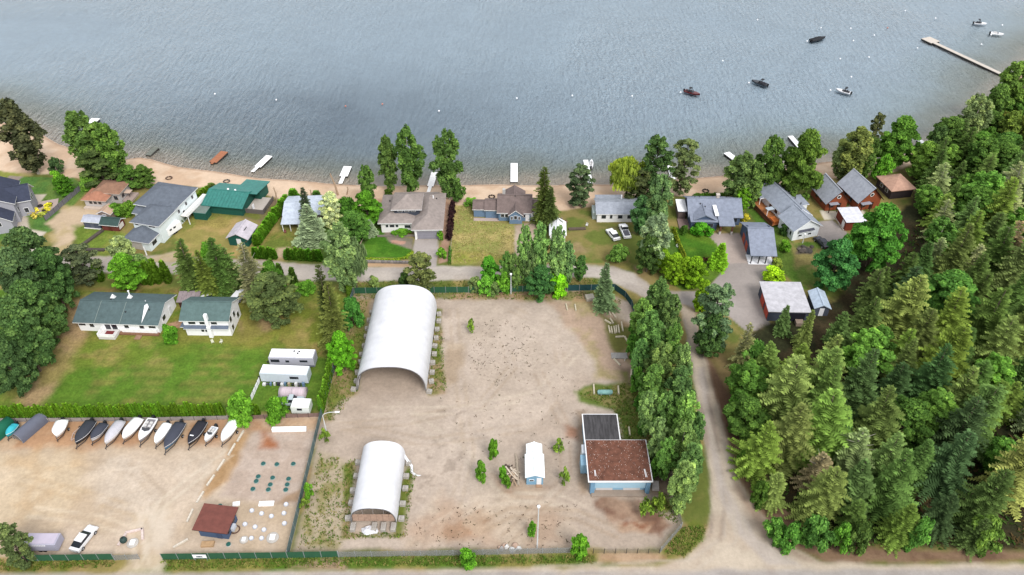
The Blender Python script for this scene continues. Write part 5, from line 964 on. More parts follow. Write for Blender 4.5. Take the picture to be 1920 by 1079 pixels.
h = House('blue_storage_shed', 'narrow pale-blue shed with long white metal roof on the sand', 'shed', (986, 909), 0, (140, 186, 216), (238, 244, 250), (238, 244, 250), roofrough=.5)
h.wall(.1, 2.9, 0, 4.4, 0, 2.2, 'v', .55); h.gable(.1, 2.9, 0, 4.4, 2.2, .55, 'v', .25); h.wall(.3, 2.7, 4.42, 6.9, 0, 1.8, 'v', .5); h.gable(.3, 2.7, 4.7, 6.9, 1.85, .5, 'v', .2); h.e = (.1, 2.9, 0, 4.4); h.win('f', .95, 1.2, .7, .3); h.door('f', 2.2, .8, 1.8, (232, 236, 240)); h.box('step', 1.7, 2.7, -.6, -.08, 0, .15, (186, 150, 120))
# ------------------------------------------------------------------ fabric arch shelters on concrete blocks
TENT = mat('white_fabric', (234, 235, 240), .6, .09, .55, .1, streak=(1, .5, 1))
_n = TENT.node_tree.nodes; _L = TENT.node_tree.links; _t = _n.new('ShaderNodeBsdfTranslucent'); _t.inputs[0].default_value = (.8, .74, .66, 1); _m = _n.new('ShaderNodeMixShader'); _m.inputs[0].default_value = .16
_L.new(_n['Principled BSDF'].outputs[0], _m.inputs[1]); _L.new(_t.outputs[0], _m.inputs[2]); _L.new(_m.outputs[0], _n['Material Output'].inputs[0]); SEAM = rgbmat('paint', (120, 116, 116), .8, .1)
def arch(w, h, n=22, flat=1.0):
    return [(-w / 2 * math.copysign(abs(math.cos(math.pi * k / n)) ** .8, math.cos(math.pi * k / n)), h * math.sin(math.pi * k / n) ** .72) for k in range(n + 1)]
def shelter(name, label, px, w, L, h, ang, ribs, zb, back=None):
    p = G(*px); t = thing(name, label, 'shelter', (p.x, p.y, 0), math.radians(ang)); r = random.Random(ribs)
    secs = []; inn = []; N = ribs * 8
    for i in range(N + 1):
        v = L * i / N; k = 1 - .005 * abs(math.sin(math.pi * i / 8)); pr = arch(w * k, h * k)
        wr = [(x, z + zb + (r.uniform(-.012, .012) + .05 * math.sin(v * 5.3 + x * .9) * math.exp(-(x / (w * .16)) ** 2)) * (z / h)) for x, z in pr]
        secs.append([(x, v, z) for x, z in wr]); inn.append([(x * .985, v, zb + (z - zb) * .985 - .03) for x, z in wr])
    b = MB(); b.loft(secs, caps=False); b.loft([list(reversed(q)) for q in inn], caps=False)
    o = b.build('cover', TENT, t, True)
    for i in range(0, ribs + 1):
        v = L * i / ribs; pr = arch(w * .97, h * .965); b = MB()
        for a, c in zip(pr[:-1], pr[1:]): b.bar((a[0], v, a[1] + zb), (c[0], v, c[1] + zb), .1, .1)
        b.build('frame_rib', SEAM, t)
    for sg in (-1, 1): b = MB(); b.bar((sg * w * .487, 0, zb + .05), (sg * w * .487, L, zb + .05), .12, .1); b.build('base_rail', SEAM, t)
    return t
big = shelter('large_fabric_shelter', 'large white arched fabric shelter open at the near end', (735, 737), 13.2, 23.6, 6.4, -.6, 12, .75)
b = MB(); pr = arch(13.0, 6.2, 24); vs = [(x, 23.5, z + .75) for x, z in pr] + [(x, 23.4, z + .75) for x, z in pr]; m_ = len(pr); b.add(vs, [tuple(range(m_)), tuple(reversed(range(m_, 2 * m_)))]); b.build('end_wall', TENT, big)
small = shelter('small_fabric_shelter', 'smaller white arched shelter with timber end wall', (702, 985), 7.4, 13.4, 4.0, 0, 8, .7)
wd_ = rgbmat('paint', (196, 164, 144), .85, .2, 2.0)
for k in range(7): b = MB(); b.box(-3.4 + k * .98, -2.46 + k * .98, .3, .36, .7, 2.5); b.build('end_board', wd_, small)
for k in range(3): b = MB(); b.box(-1.7 + k * 1.7, -1.6 + k * 1.7, .37, .45, 2.5, 4.2); b.build('end_stud', rgbmat('paint', (160, 150, 146), .8, .1), small)
b = MB(); pr = arch(7.2, 3.9, 20); b.add([(x, 12.9, z + .7) for x, z in pr] + [(x, 13.0, z + .7) for x, z in pr], [tuple(range(21)), tuple(reversed(range(21, 42)))]); b.build('end_wall', rgbmat('paint', (120, 116, 112), .9, .1), small)
CONC = mat('concrete', (196, 190, 182), .95, .18, 1.8, .3)
def blockmesh(a, d, hgt, seed):
    b = MB(); q = .05; b.loft([[(x * (a / 2 - i), y * (d / 2 - i), z) for x, y in ((-1, -1), (1, -1), (1, 1), (-1, 1))] for i, z in ((q, -.02), (0, .05), (0, hgt - q), (q, hgt))], closed=True); b.box(-.1, .1, -d * .3, d * .3, hgt, hgt + .1); return b.mesh('concrete_block', CONC)
BM = [blockmesh(.8, 1.4, .78, 0), blockmesh(.95, .8, .75, 1)]
for i in range(10):
    for sg, sd_ in ((-1, 'left'), (1, 'right')):
        v = .3 + i * 2.45; q = big.matrix_basis @ Vector((sg * (7.1 + TR.uniform(0, .25)), v + TR.uniform(-.25, .25), 0)); rr = TR.uniform(-.3, .3)
        tag(put('concrete_block', BM[1], None, (q.x, q.y, 0), rr), 'concrete anchor block on the %s side of the large shelter, %s from its open end' % (sd_, ORD[i]), 'concrete block', 'anchor blocks of the large shelter')
for i in range(5):
    for sg, sd_ in ((-1, 'left'), (1, 'right')):
        q = small.matrix_basis @ Vector((sg * (4.2 + TR.uniform(0, .2)), 1.0 + i * 2.8 + TR.uniform(-.3, .3), 0))
        tag(put('concrete_block', BM[1], None, (q.x, q.y, 0), TR.uniform(-.15, .15)), 'concrete anchor block on the %s side of the small shelter, %s from its timber end' % (sd_, ORD[i]), 'concrete block', 'anchor blocks of the small shelter')
for i, u in enumerate((-3.3, .1, 1.6, 3.2)):
    q = small.matrix_basis @ Vector((u, -.62, 0)); tag(put('concrete_block', BM[0], None, (q.x, q.y, 0), TR.uniform(-.08, .08)), 'upright concrete block before the timber end of the small shelter, %s from the left' % ORD[i], 'concrete block', 'blocks at the timber end')
# ------------------------------------------------------------------ boats
def hull_half(t, W):                                   # half beam along the length, t=0 stern, 1 bow
    return W / 2 * (1 - max(0, (t - .45) / .55) ** 2.2) * (.92 + .08 * min(1, t / .2))
def boat(name, label, x0, y0, x1, y1, hullc, coverc, style='cover', W=2.1, group=None, trailer=True, z=None, tower=False, scale=1.0, cat='boat', hump=.5):
    """(x0,y0) stern pixel, (x1,y1) bow pixel"""
    a, c = G(x0, y0), G(x1, y1)
    if z is not None: a = Vector(W_at(x0, y0, z)); c = Vector(W_at(x1, y1, z))
    d = c - a; L = d.length; t = thing(name, label, cat, ((a.x), a.y, a.z if z is None else z), math.atan2(d.y, d.x), group)
    z0 = .45 if trailer else -.25; H = .95 if trailer else .75; n = 11; hs = []; tops = []
    for i in range(n):
        u = i / (n - 1); w = max(.03, hull_half(u, W)); sh = z0 + H + .18 * u * u; kz = z0 + max(0, (u - .7) / .3) ** 2 * H * .7
        hs.append([(u * L, -w, sh), (u * L, -w * .86, z0 + H * .45), (u * L, 0, kz), (u * L, w * .86, z0 + H * .45), (u * L, w, sh)]); tops.append((u, w, sh))
    hm = rgbmat('gelcoat', hullc, .35, .04, spec=.5); cm = rgbmat('canvas', coverc, .75, .08, 2.0)
    b = MB(); b.loft(hs, caps=False); b.add(hs[0], [(0, 1, 2, 3, 4)]); o = b.build('hull', hm, t, True)
    b = MB(); b.loft([[(u * L, -w * 1.02, s_ - .06), (u * L, -w * 1.02, s_ + .03), (u * L, w * 1.02, s_ + .03), (u * L, w * 1.02, s_ - .06)] for u, w, s_ in tops], caps=True); b.build('gunwale', rgbmat('gelcoat', (236, 236, 238) if trailer or sum(hullc) > 500 else hullc, .4, .03), o)
    if style == 'cover':
        b = MB(); secs = []
        for u, w, s_ in tops:
            hp = hump * math.exp(-((u - .45) / .3) ** 2) + .12 * (1 - u) + TR.uniform(-.05, .05)
            secs.append([(u * L, -w * .99, s_ - .18), (u * L, -w * 1.01, s_ + .05), (u * L, -w * .5, s_ + .08 + hp * .75), (u * L, 0, s_ + .1 + hp), (u * L, w * .5, s_ + .08 + hp * .75), (u * L, w * 1.01, s_ + .05), (u * L, w * .99, s_ - .18)])
        b.loft(secs, caps=True); b.build('cover', cm, t, True)
    elif style == 'open':
        s_ = tops[3][2]
        b = MB(); b.prism([(.06 * L, -W * .36), (.62 * L, -W * .36), (.80 * L, 0), (.62 * L, W * .36), (.06 * L, W * .36)], s_ - .05, s_ + .06); b.build('cockpit', cm, t)
        b = MB(); b.add([(.55 * L, -W * .36, s_ + .05), (.62 * L, 0, s_ + .05), (.55 * L, W * .36, s_ + .05), (.48 * L, -W * .33, s_ + .5), (.54 * L, 0, s_ + .5), (.48 * L, W * .33, s_ + .5)], [(0, 1, 4, 3), (1, 2, 5, 4), (3, 4, 1, 0), (4, 5, 2, 1)]); b.build('windshield', GLASS, t)
        for k in (.2, .34):
            b = MB(); b.box(k * L, k * L + .5, -W * .3, -W * .08, s_ + .06, s_ + .35); b.box(k * L, k * L + .5, W * .08, W * .3, s_ + .06, s_ + .35); b.build('seat', rgbmat('paint', (226, 224, 222) if sum(coverc) > 400 else (70, 70, 78), .6, .05), t)
    if tower:
        b = MB(); s_ = tops[4][2]
        for sg in (-1, 1): b.bar((.42 * L, sg * W * .4, s_), (.36 * L, sg * W * .34, s_ + 1.15), .07, .07); b.bar((.56 * L, sg * W * .36, s_), (.38 * L, sg * W * .34, s_ + 1.15), .06, .06)
        b.bar((.37 * L, -W * .36, s_ + 1.15), (.37 * L, W * .36, s_ + 1.15), .1, .1); b.box(.26 * L, .42 * L, -W * .34, W * .34, s_ + 1.18, s_ + 1.26); b.build('tower', rgbmat('paint', (46, 48, 54), .6, .05), t)
    if trailer:
        b = MB(); b.bar((L * .1, -W * .3, .42), (L * .75, -W * .3, .42), .09, .1); b.bar((L * .1, W * .3, .42), (L * .75, W * .3, .42), .09, .1); b.bar((L * .75, -W * .3, .42), (L * 1.06, 0, .42), .09, .1); b.bar((L * .75, W * .3, .42), (L * 1.06, 0, .42), .09, .1); b.bar((L * 1.02, 0, .42), (L * 1.12, 0, .45), .1, .1)
        b.cyl((L * 1.08, 0, 0), (L * 1.08, 0, .45), .05, .05, 6); b.build('trailer_frame', rgbmat('paint', (70, 70, 76), .6, .1), t)
        for sg in (-1, 1):
            b = MB(); b.cyl((L * .36, sg * W * .44, .3), (L * .36, sg * (W * .44 + .2), .3), .3, .3, 14); o = b.build('wheel', rgbmat('paint', (34, 34, 36), .9, .1), t)
            b = MB(); b.cyl((L * .36, sg * (W * .44 + .12), .3), (L * .36, sg * (W * .44 + .22), .3), .16, .16, 10); b.build('rim', rgbmat('paint', (200, 200, 204), .4, .05), o)
    b = MB(); b.box(-.5, -.02, -.22, .22, z0 + H * .55, z0 + H + .35); b.box(-.4, -.15, -.1, .1, z0 - .1, z0 + H * .55); b.build('outboard_motor', rgbmat('paint', (40, 42, 46), .5, .05), t)
    return t
def W_at(x, y, z): X, Y = W(x, y, z); return (X, Y, z)
FLEET = [('teal covered boat beside the grey boat shelter', 35, 803, 18, 824, (60, 190, 205), (62, 196, 212), 'cover', 1.5),
         ('boxy white covered boat left of the empty pink trailer', 122, 796, 110, 825, (240, 240, 242), (250, 250, 252), 'cover', 2.3),
         ('big charcoal covered boat right of the empty pink trailer', 176, 797, 147, 838, (54, 58, 68), (62, 66, 76), 'cover', 2.3),
         ('slate covered boat with a teal tarp heap at its stern', 200, 802, 176, 832, (226, 226, 230), (70, 74, 88), 'cover', 2.0),
         ('white-grey covered boat, longest of the pale ones', 231, 797, 202, 838, (236, 236, 240), (216, 214, 222), 'cover', 2.1),
         ('plain white covered boat left of the two-tone grey one', 265, 792, 235, 829, (236, 236, 238), (252, 252, 254), 'cover', 2.2),
         ('grey open-cockpit boat with white windshield band', 291, 792, 266, 834, (170, 166, 170), (150, 146, 152), 'open', 2.1),
         ('white covered boat close beside the blue-hulled one', 318, 802, 295, 838, (240, 240, 242), (250, 250, 250), 'cover', 1.9),
         ('blue-hulled boat with dark cover and chrome tongue', 343, 800, 313, 848, (92, 140, 176), (74, 78, 92), 'cover', 2.3),
         ('black covered runabout with a small white badge', 384, 798, 357, 840, (44, 44, 52), (48, 48, 58), 'cover', 2.1),
         ('little white open boat between the black and the last white boat', 407, 808, 388, 834, (230, 234, 238), (200, 208, 214), 'open', 1.4),
         ('white covered boat at the right end of the row', 445, 795, 419, 834, (244, 244, 244), (252, 252, 252), 'cover', 2.1)]
for lab, x0, y0, x1, y1, hc, cc, stl, wd2 in FLEET:
    t = boat('trailer_boat', lab, x0, y0 + 2, x1, y1 + 2, hc, cc, stl, wd2, 'boats parked along the fence')
    if 'badge' in lab: b = MB(); b.box(3.6, 3.8, -.35, .35, 1.92, 1.95); b.build('badge', WHITE, t)
b = boat('moored_boat', 'dark red speedboat moored left of the others', 1284, 172, 1312, 180, (110, 34, 36), (60, 20, 24), 'open', 1.9, 'boats moored on the lake', False, ZW, True)
boat('moored_boat', 'dark wakeboard boat with tower moored in the middle', 1438, 162, 1409, 153, (44, 46, 54), (40, 42, 50), 'open', 2.0, 'boats moored on the lake', False, ZW, True)
boat('moored_boat', 'white-sided wakeboard boat moored nearest the right trees', 1594, 177, 1567, 170, (226, 226, 230), (40, 40, 48), 'open', 2.0, 'boats moored on the lake', False, ZW, True)
boat('moored_boat', 'black covered boat moored alone out on the lake', 1520, 78, 1547, 72, (40, 42, 48), (38, 40, 46), 'cover', 2.2, 'boats moored on the lake', False, ZW)
boat('moored_boat', 'white boat with dark tower moored beyond the long dock', 1826, 45, 1849, 47, (236, 236, 240), (60, 62, 70), 'open', 2.0, 'boats moored on the lake', False, ZW, True)
boat('moored_boat', 'all-white boat moored beyond the long dock', 1857, 64, 1881, 67, (244, 244, 246), (236, 236, 240), 'open', 2.0, 'boats moored on the lake', False, ZW)
BUOY = [(403, 177), (518, 188), (648, 200), (717, 196), (823, 209), (969, 185), (1073, 180), (1185, 181), (1276, 174), (1404, 156), (1355, 115), (1420, 38), (1539, 53), (1595, 54), (1664, 53), (1697, 21), (1754, 35), (1600, 77), (1639, 67), (1575, 111), (1629, 108), (1596, 145), (1557, 170), (1513, 78), (1840, 84), (1858, 66), (1879, 48), (1720, 91)]
bm = MB(); bm.lathe([(.05, -.25), (.22, -.15), (.28, 0), (.22, .15), (.06, .25), (.05, .32)], 10); BW = bm.mesh('mooring_buoy', WHITE, True); bm2 = MB(); bm2.lathe([(.05, -.25), (.22, -.15), (.28, 0), (.22, .15), (.06, .25), (.05, .32)], 10); BO = bm2.mesh('mooring_buoy', rgbmat('paint', (226, 150, 130), .5, .05), True)
for i, (x, y) in enumerate(BUOY):
    X, Y = W(x, y, ZW); o = put('mooring_buoy', BO if i in (2, 3, 14) else BW, None, (X, Y, ZW + .1)); tag(o, '%s mooring buoy on the lake, %s from the left' % ('pale orange' if i in (2, 3, 14) else 'small white', ordn(sorted(BUOY).index((x, y)))), 'buoy', 'mooring buoys')
# ------------------------------------------------------------------ docks
def dock(label, x0, y0, x1, y1, w, col, ramp=0., rw=.9, head=None, planks=0):
    """(x0,y0) shore end pixel, (x1,y1) lake end pixel"""
    zt = ZW + .42; a, c = Vector(W_at(x0, y0, zt)), Vector(W_at(x1, y1, zt)); d = c - a; L = d.length; t = thing('dock', label, 'dock', (a.x, a.y, ZW), math.atan2(d.y, d.x)); m = rgbmat('deck', col, .8, .07, 1.5)
    e = rgbmat('paint', (84, 80, 78), .9, .1)
    if ramp: b = MB(); b.box(0, L * ramp - .02, -rw / 2, rw / 2, .3, .4); b.build('ramp', m, t)
    n = max(1, planks or int((L * (1 - ramp)) / 1.2)); s = L * (1 - ramp) / n
    for k in range(n): b = MB(); u = L * ramp + k * s; b.box(u, u + s - .04, -w / 2, w / 2, .32, .42); b.build('deck_panel', m, t)
    b = MB(); b.box(L * ramp + .05, L - .05, -w / 2 + .06, w / 2 - .06, -.2, .315); b.build('float', e, t)
    if head: b = MB(); b.box(L, L + head[0], -head[1] / 2 + head[2], head[1] / 2 + head[2], .32, .42); b.build('head_deck', m, t); b = MB(); b.box(L + .05, L + head[0] - .05, -head[1] / 2 + head[2] + .05, head[1] / 2 + head[2] - .05, -.2, .315); b.build('float', e, t)
    return t
dock('white dock behind the tall left poplar', 164, 236, 180, 222, 2.6, (244, 244, 246)); dock('small grey dock with white edge near the left beach', 277, 291, 293, 276, 1.6, (128, 132, 122)); dock('reddish-brown timber dock off the left beach', 396, 307, 421, 284, 2.2, (186, 122, 88), .12, .8)
dock('white dock slanting off the beach right of the brown one', 473, 322, 505, 292, 1.9, (246, 246, 246), .3, .9); dock('white dock with narrow ramp off the beach by the dead tree', 638, 344, 652, 312, 2.2, (246, 246, 246), .42, 1.0); dock('white dock at the rightmost beach poplar', 803, 361, 815, 323, 1.7, (248, 246, 244), .3, .9); dock('broad white dock straight off the beach, nearest the middle of the lake', 964, 341, 964, 306, 1.9, (248, 248, 248)); dock('white dock beyond the dark round-topped pine', 1107, 344, 1098, 300, 1.3, (246, 246, 246), 0); dock('white dock half hidden by the dark pines', 1262, 336, 1252, 298, 1.3, (240, 240, 242)); dock('white dock off the sand left of the right shore trees', 1386, 304, 1362, 286, 1.9, (246, 246, 246)); dock('small white dock behind the shore trees of the white house', 1500, 276, 1482, 255, 1.5, (246, 246, 246)); dock('short white dock below the flat-topped shore tree', 1741, 274, 1722, 262, 1.5, (240, 240, 242))
dock('very long pale dock with square head reaching out at right', 1902, 150, 1752, 80, 1.6, (226, 216, 204), 0, head=(4.6, 4.2, -.6))
o = boat('moored_boat', 'tiny white watercraft tied at the dock beyond the round-topped pine', 1108, 316, 1109, 303, (240, 240, 242), (230, 230, 232), 'open', 1.1, None, False, ZW)
# ------------------------------------------------------------------ cars, trailers
def car(name, label, x0, y0, x1, y1, col, L=4.7, kind='sedan', cat='car', off=(0, 0)):
    a, c = G(x0, y0), G(x1, y1); d = (c - a); mid = (a + c) / 2; t = thing(name, label, cat, (mid.x, mid.y, 0), math.atan2(d.y, d.x)); m = rgbmat('car_paint', col, .25, .03, spec=.5); W2 = .92
    P = {'sedan': [(-.5, .35, .78), (-.49, .30, .95), (-.30, .28, 1.0), (.18, .28, .98), (.46, .30, .82), (.5, .36, .66)], 'suv': [(-.5, .35, 1.0), (-.49, .30, 1.1), (-.3, .28, 1.12), (.2, .28, 1.08), (.46, .30, .95), (.5, .36, .75)], 'pickup': [(-.5, .4, 1.0), (-.49, .35, 1.08), (-.3, .33, 1.08), (.2, .33, 1.08), (.46, .35, .98), (.5, .4, .8)]}[kind]
    b = MB(); b.loft([[(u * L, -W2 * .94, lo), (u * L, -W2, lo + .2), (u * L, -W2 * .95, hi - .06), (u * L, -W2 * .8, hi), (u * L, W2 * .8, hi), (u * L, W2 * .95, hi - .06), (u * L, W2, lo + .2), (u * L, W2 * .94, lo)] for u, lo, hi in P], closed=True); b.build('body', m, t)
    c0, c1, c2, c3, zr = {'sedan': (-.40, -.22, .06, .22, 1.42), 'suv': (-.48, -.42, .06, .2, 1.68), 'pickup': (-.02, .03, .16, .26, 1.75)}[kind]; zb = P[2][2] - .02
    b = MB(); b.loft([[(u * L, -w, z), (u * L, w, z)] for u, w, z in ((c0, .80, zb), (c1, .66, zr), (c2, .66, zr), (c3, .80, zb))], caps=False); b.add([(c0 * L, -.8, zb), (c3 * L, -.8, zb), (c2 * L, -.66, zr), (c1 * L, -.66, zr)], [(0, 1, 2, 3)]); b.add([(c0 * L, .8, zb), (c3 * L, .8, zb), (c2 * L, .66, zr), (c1 * L, .66, zr)], [(3, 2, 1, 0)]); b.build('glasshouse', GLASS, t)
    b = MB(); b.box(c1 * L - .06, c2 * L + .06, -.69, .69, zr - .02, zr + .05); b.build('roof', m, t)
    if kind == 'pickup': b = MB(); b.box(-.47 * L, -.05 * L, -.72, .72, 1.085, 1.10); b.build('truck_bed', rgbmat('paint', (96, 96, 106), .8, .1), t)
    for ux in (-.31, .31):
        for sg in (-1, 1):
            b = MB(); b.cyl((ux * L, sg * .72, .33), (ux * L, sg * .95, .33), .33, .33, 14); o = b.build('wheel', rgbmat('paint', (30, 30, 32), .9, .1), t); b = MB(); b.cyl((ux * L, sg * .9, .33), (ux * L, sg * .965, .33), .2, .2, 10); b.build('rim', rgbmat('paint', (180, 180, 186), .4, .05), o)
    for sg in (-1, 1): b = MB(); b.box(.485 * L, .503 * L, sg * .62 - .16, sg * .62 + .16, .58, .7); b.build('headlight', rgbmat('paint', (230, 230, 232), .3, .02), t); b = MB(); b.box(-.503 * L, -.49 * L, sg * .66 - .14, sg * .66 + .14, .66, .8); b.build('taillight', rgbmat('paint', (130, 24, 24), .4, .02), t); b = MB(); b.box(c2 * L + .1, c2 * L + .25, sg * .98 - .08, sg * .98 + .08, zb, zb + .13); b.build('mirror', m, t)
    return t
car('sedan', 'silver-white sedan parked in the boat lot', 147, 1030, 172, 998, (232, 232, 234), 4.7); car('sport_coupe', 'white coupe parked diagonally left of the pickup', 1156, 452, 1142, 435, (244, 244, 246), 4.6); car('pickup_truck', 'white pickup with dark bed parked by the bungalow', 1175, 447, 1167, 428, (244, 244, 246), 5.5, 'pickup', 'truck')
car('dark_car', 'dark blue-black car parked beside the white angled house', 1550, 468, 1530, 449, (44, 46, 60), 4.6); car('white_suv', 'white suv parked behind the two-storey house', 384, 564, 410, 558, (240, 240, 244), 4.6, 'suv'); car('white_wagon', 'white wagon half hidden by the open conifer', 444, 566, 456, 552, (236, 236, 238), 4.5, 'suv'); car('pale_van', 'pale pickup parked below the striped tarp shelter', 512, 758, 575, 756, (206, 220, 226), 5.4, 'pickup', 'truck')
def trailer(name, label, px, ang, L, Wd, H, col, stripe=None, wins=(), roof=(250, 250, 252), cat='trailer', z0=.5):
    p = G(*px); t = thing(name, label, cat, (p.x, p.y, 0), math.radians(ang)); b = MB(); q = .12
    b.loft([[(0 + i, 0 + i, z), (L - i, 0 + i, z), (L - i, Wd - i, z), (0 + i, Wd - i, z)] for i, z in ((.06, z0), (0, z0 + .1), (0, H - q), (q, H))], closed=True); b.build('body', rgbmat('gelcoat', col, .5, .05), t)
    b = MB(); b.box(.15, L - .15, .15, Wd - .15, H + .002, H + .05); b.build('roof', rgbmat('paint', roof, .6, .04), t)
    if stripe: b = MB(); b.box(.02, L - .02, -.02, .03, z0 + .15, z0 + .5); b.build('stripe', rgbmat('paint', stripe, .6, .05), t)
    for u, z, w, h2 in wins: b = MB(); b.box(u - w / 2 - .06, u + w / 2 + .06, -.04, .02, z - h2 / 2 - .06, z + h2 / 2 + .06); o = b.build('window', rgbmat('paint', (60, 62, 70), .6, .05), t); b = MB(); b.box(u - w / 2, u + w / 2, -.06, .0, z - h2 / 2, z + h2 / 2); b.build('pane', GLASS, o)
    for u in (L * .42, L * .56):
        for v in (.12, Wd - .12): b = MB(); b.cyl((u, v - .1, .33), (u, v + .1, .33), .33, .33, 12); b.build('wheel', rgbmat('paint', (32, 32, 34), .9, .1), t)
    b = MB(); b.bar((0, Wd * .3, z0 + .05), (-1.1, Wd / 2, z0), .1, .1); b.bar((0, Wd * .7, z0 + .05), (-1.1, Wd / 2, z0), .1, .1); b.cyl((-1.0, Wd / 2, 0), (-1.0, Wd / 2, z0), .05, .05, 6); b.build('tow_bar', rgbmat('paint', (60, 60, 64), .7, .1), t)
    return t
t = trailer('motorhome', 'long white motorhome with dark windows parked on the lawn', (508, 690), -1.5, 8.8, 2.5, 2.9, (206, 206, 218), (110, 112, 130), [(1.2, 2.0, 1.6, .6), (3.6, 1.9, .6, .4), (6.8, 2.0, 1.4, .4)], z0=.4)
for u, v in ((4.6, 1.6), (5.6, 1.5), (5.4, 1.0)): b = MB(); b.box(u, u + .3, v, v + .3, 2.96, 3.08); b.build('roof_vent', rgbmat('paint', (60, 60, 64), .7, .1), t)
t = trailer('white_house_trailer', 'white house trailer with cluttered side below the motorhome', (491, 718), -3, 9.2, 2.4, 2.7, (222, 232, 242), None, [(6.6, 1.7, 1.6, .5)], z0=.3)
rr2 = random.Random(8)
for k in range(12): u = .4 + k * .7; hh = rr2.uniform(.3, 1.0); b = MB(); b.box(u, u + rr2.uniform(.3, .6), -.9 + rr2.uniform(0, .3), -.25, 0, hh); tag(put('stored_box', b.mesh('stored_box', rgbmat('paint', rr2.choice([(226, 226, 226), (90, 94, 104), (196, 180, 150), (120, 150, 180), (60, 60, 66)]), .8, .1)), None, tuple(t.location), t.rotation_euler.z), 'box of clutter along the white house trailer, %s from its left end' % ORD[k], 'box', 'clutter beside the white house trailer')
p = G(524, 748); t = thing('tarp_shelter', 'low rounded shelter under a pink-striped pale tarp', 'shelter', (p.x, p.y, 0), math.radians(-2)); b = MB(); secs = [[(u, 1.1 - 1.15 * math.cos(math.pi * k / 10), .02 + 1.7 * math.sin(math.pi * k / 10) ** .7) for k in range(11)] for u in (0, 1, 2, 3, 4, 4.9)]; b.loft(secs, caps=True); b.build('tarp', mat('striped_tarp', (222, 204, 212), .7, .16, 1.2, streak=(2.5, .3, .3)), t, True)
for u in (.0, 2.4, 4.9): b = MB(); [b.bar((u, 1.1 - 1.17 * math.cos(math.pi * k / 10), .03 + 1.72 * math.sin(math.pi * k / 10) ** .7), (u, 1.1 - 1.17 * math.cos(math.pi * (k + 1) / 10), .03 + 1.72 * math.sin(math.pi * (k + 1) / 10) ** .7), .05, .05) for k in range(10)]; b.build('hoop', rgbmat('paint', (190, 190, 196), .6, .1), t)
trailer('camper_shell', 'cream camper shell standing behind the round bush', (548, 778), -2, 3.4, 2.2, 2.2, (232, 238, 232), None, [(1.6, 1.5, .8, .4)], z0=.3)
trailer('travel_trailer', 'white travel trailer beside the stepped grey-roofed house', (318, 447), 62, 4.2, 2.1, 2.5, (244, 244, 246), None, [(1.0, 1.8, .5, .3), (2.2, 1.8, .6, .3)], z0=.4)
t = trailer('box_trailer', 'lilac-white box trailer with lettering behind the street fence', (52, 1036), 0, 5.0, 2.1, 2.2, (196, 194, 214), None, (), (214, 204, 222), z0=.35); b = MB(); [b.box(1.2 + k * .26, 1.36 + k * .26, -.03, .0, 1.72, 1.96) for k in range(9)]; b.build('lettering', WHITE, t)
p = G(30, 828); t = thing('boat_shelter_tent', 'grey fabric boat shelter at the left of the boat row', 'shelter', (p.x + .5, p.y, 0), math.radians(66)); b = MB(); secs = [[(u, 1.2 * math.cos(math.pi * k / 10) * -1, .05 + 1.9 * math.sin(math.pi * k / 10) ** .7) for k in range(11)] for u in (0, 1.4, 2.8, 4.2, 5.6)]; b.loft(secs, caps=False); b.loft([[(x, y * .97, z * .97) for x, y, z in reversed(q)] for q in secs], caps=False); b.build('cover', rgbmat('canvas', (112, 116, 132), .8, .08), t, True)
for u in (0, 2.8, 5.6): b = MB(); [b.bar((u, -1.16 * math.cos(math.pi * k / 10), .04 + 1.84 * math.sin(math.pi * k / 10) ** .7), (u, -1.16 * math.cos(math.pi * (k + 1) / 10), .04 + 1.84 * math.sin(math.pi * (k + 1) / 10) ** .7), .05, .05) for k in range(10)]; b.build('hoop', rgbmat('paint', (190, 190, 196), .6, .1), t)
b = MB(); b.prism([(0, -.9), (4.6, -.7), (4.6, .7), (0, .9)], .5, 1.0); b.box(.2, 4.5, -.05, .05, .0, .5); b.build('stored_hull', rgbmat('gelcoat', (140, 134, 130), .5, .1), t)
p = G(-32, 842); t = thing('green_tarp_shelter', 'dark green tarp shelter cut by the left edge', 'shelter', (p.x, p.y, 0), math.radians(66)); b = MB(); b.loft([[(u, -1.3 * math.cos(math.pi * k / 10), .02 + 2.0 * math.sin(math.pi * k / 10) ** .7) for k in range(11)] for u in (0, 2, 4, 6.2)], caps=True); b.build('tarp', rgbmat('canvas', (24, 112, 84), .8, .08), t, True); b = MB(); b.bar((0, -1.3, .05), (6.2, -1.3, .05), .08, .08); b.build('base_rail', SEAM, t)
p = G(135, 828); t = thing('empty_boat_trailer', 'empty pinkish boat trailer frame between two covered boats', 'trailer', (p.x, p.y, 0), math.radians(66)); m = rgbmat('paint', (214, 190, 180), .7, .1)
for nm, a, c in (('rail', (1.2, -.8, .5), (4.2, -.8, .5)), ('rail', (1.2, .8, .5), (4.2, .8, .5)), ('crossbar', (1.2, -.8, .5), (1.2, .8, .5)), ('crossbar', (2.7, -.8, .5), (2.7, .8, .5)), ('crossbar', (4.2, -.8, .5), (4.2, .8, .5)), ('tongue', (1.2, -.8, .5), (0, 0, .45)), ('tongue', (1.2, .8, .5), (0, 0, .45)), ('jack', (.05, 0, .0), (.05, 0, .6))): b = MB(); b.bar(a, c, .1, .1); b.build(nm, m, t)
for sg in (-1, 1): b = MB(); b.cyl((2.8, sg * .85, .3), (2.8, sg * 1.05, .3), .3, .3, 12); b.build('wheel', rgbmat('paint', (36, 36, 38), .9, .1), t)
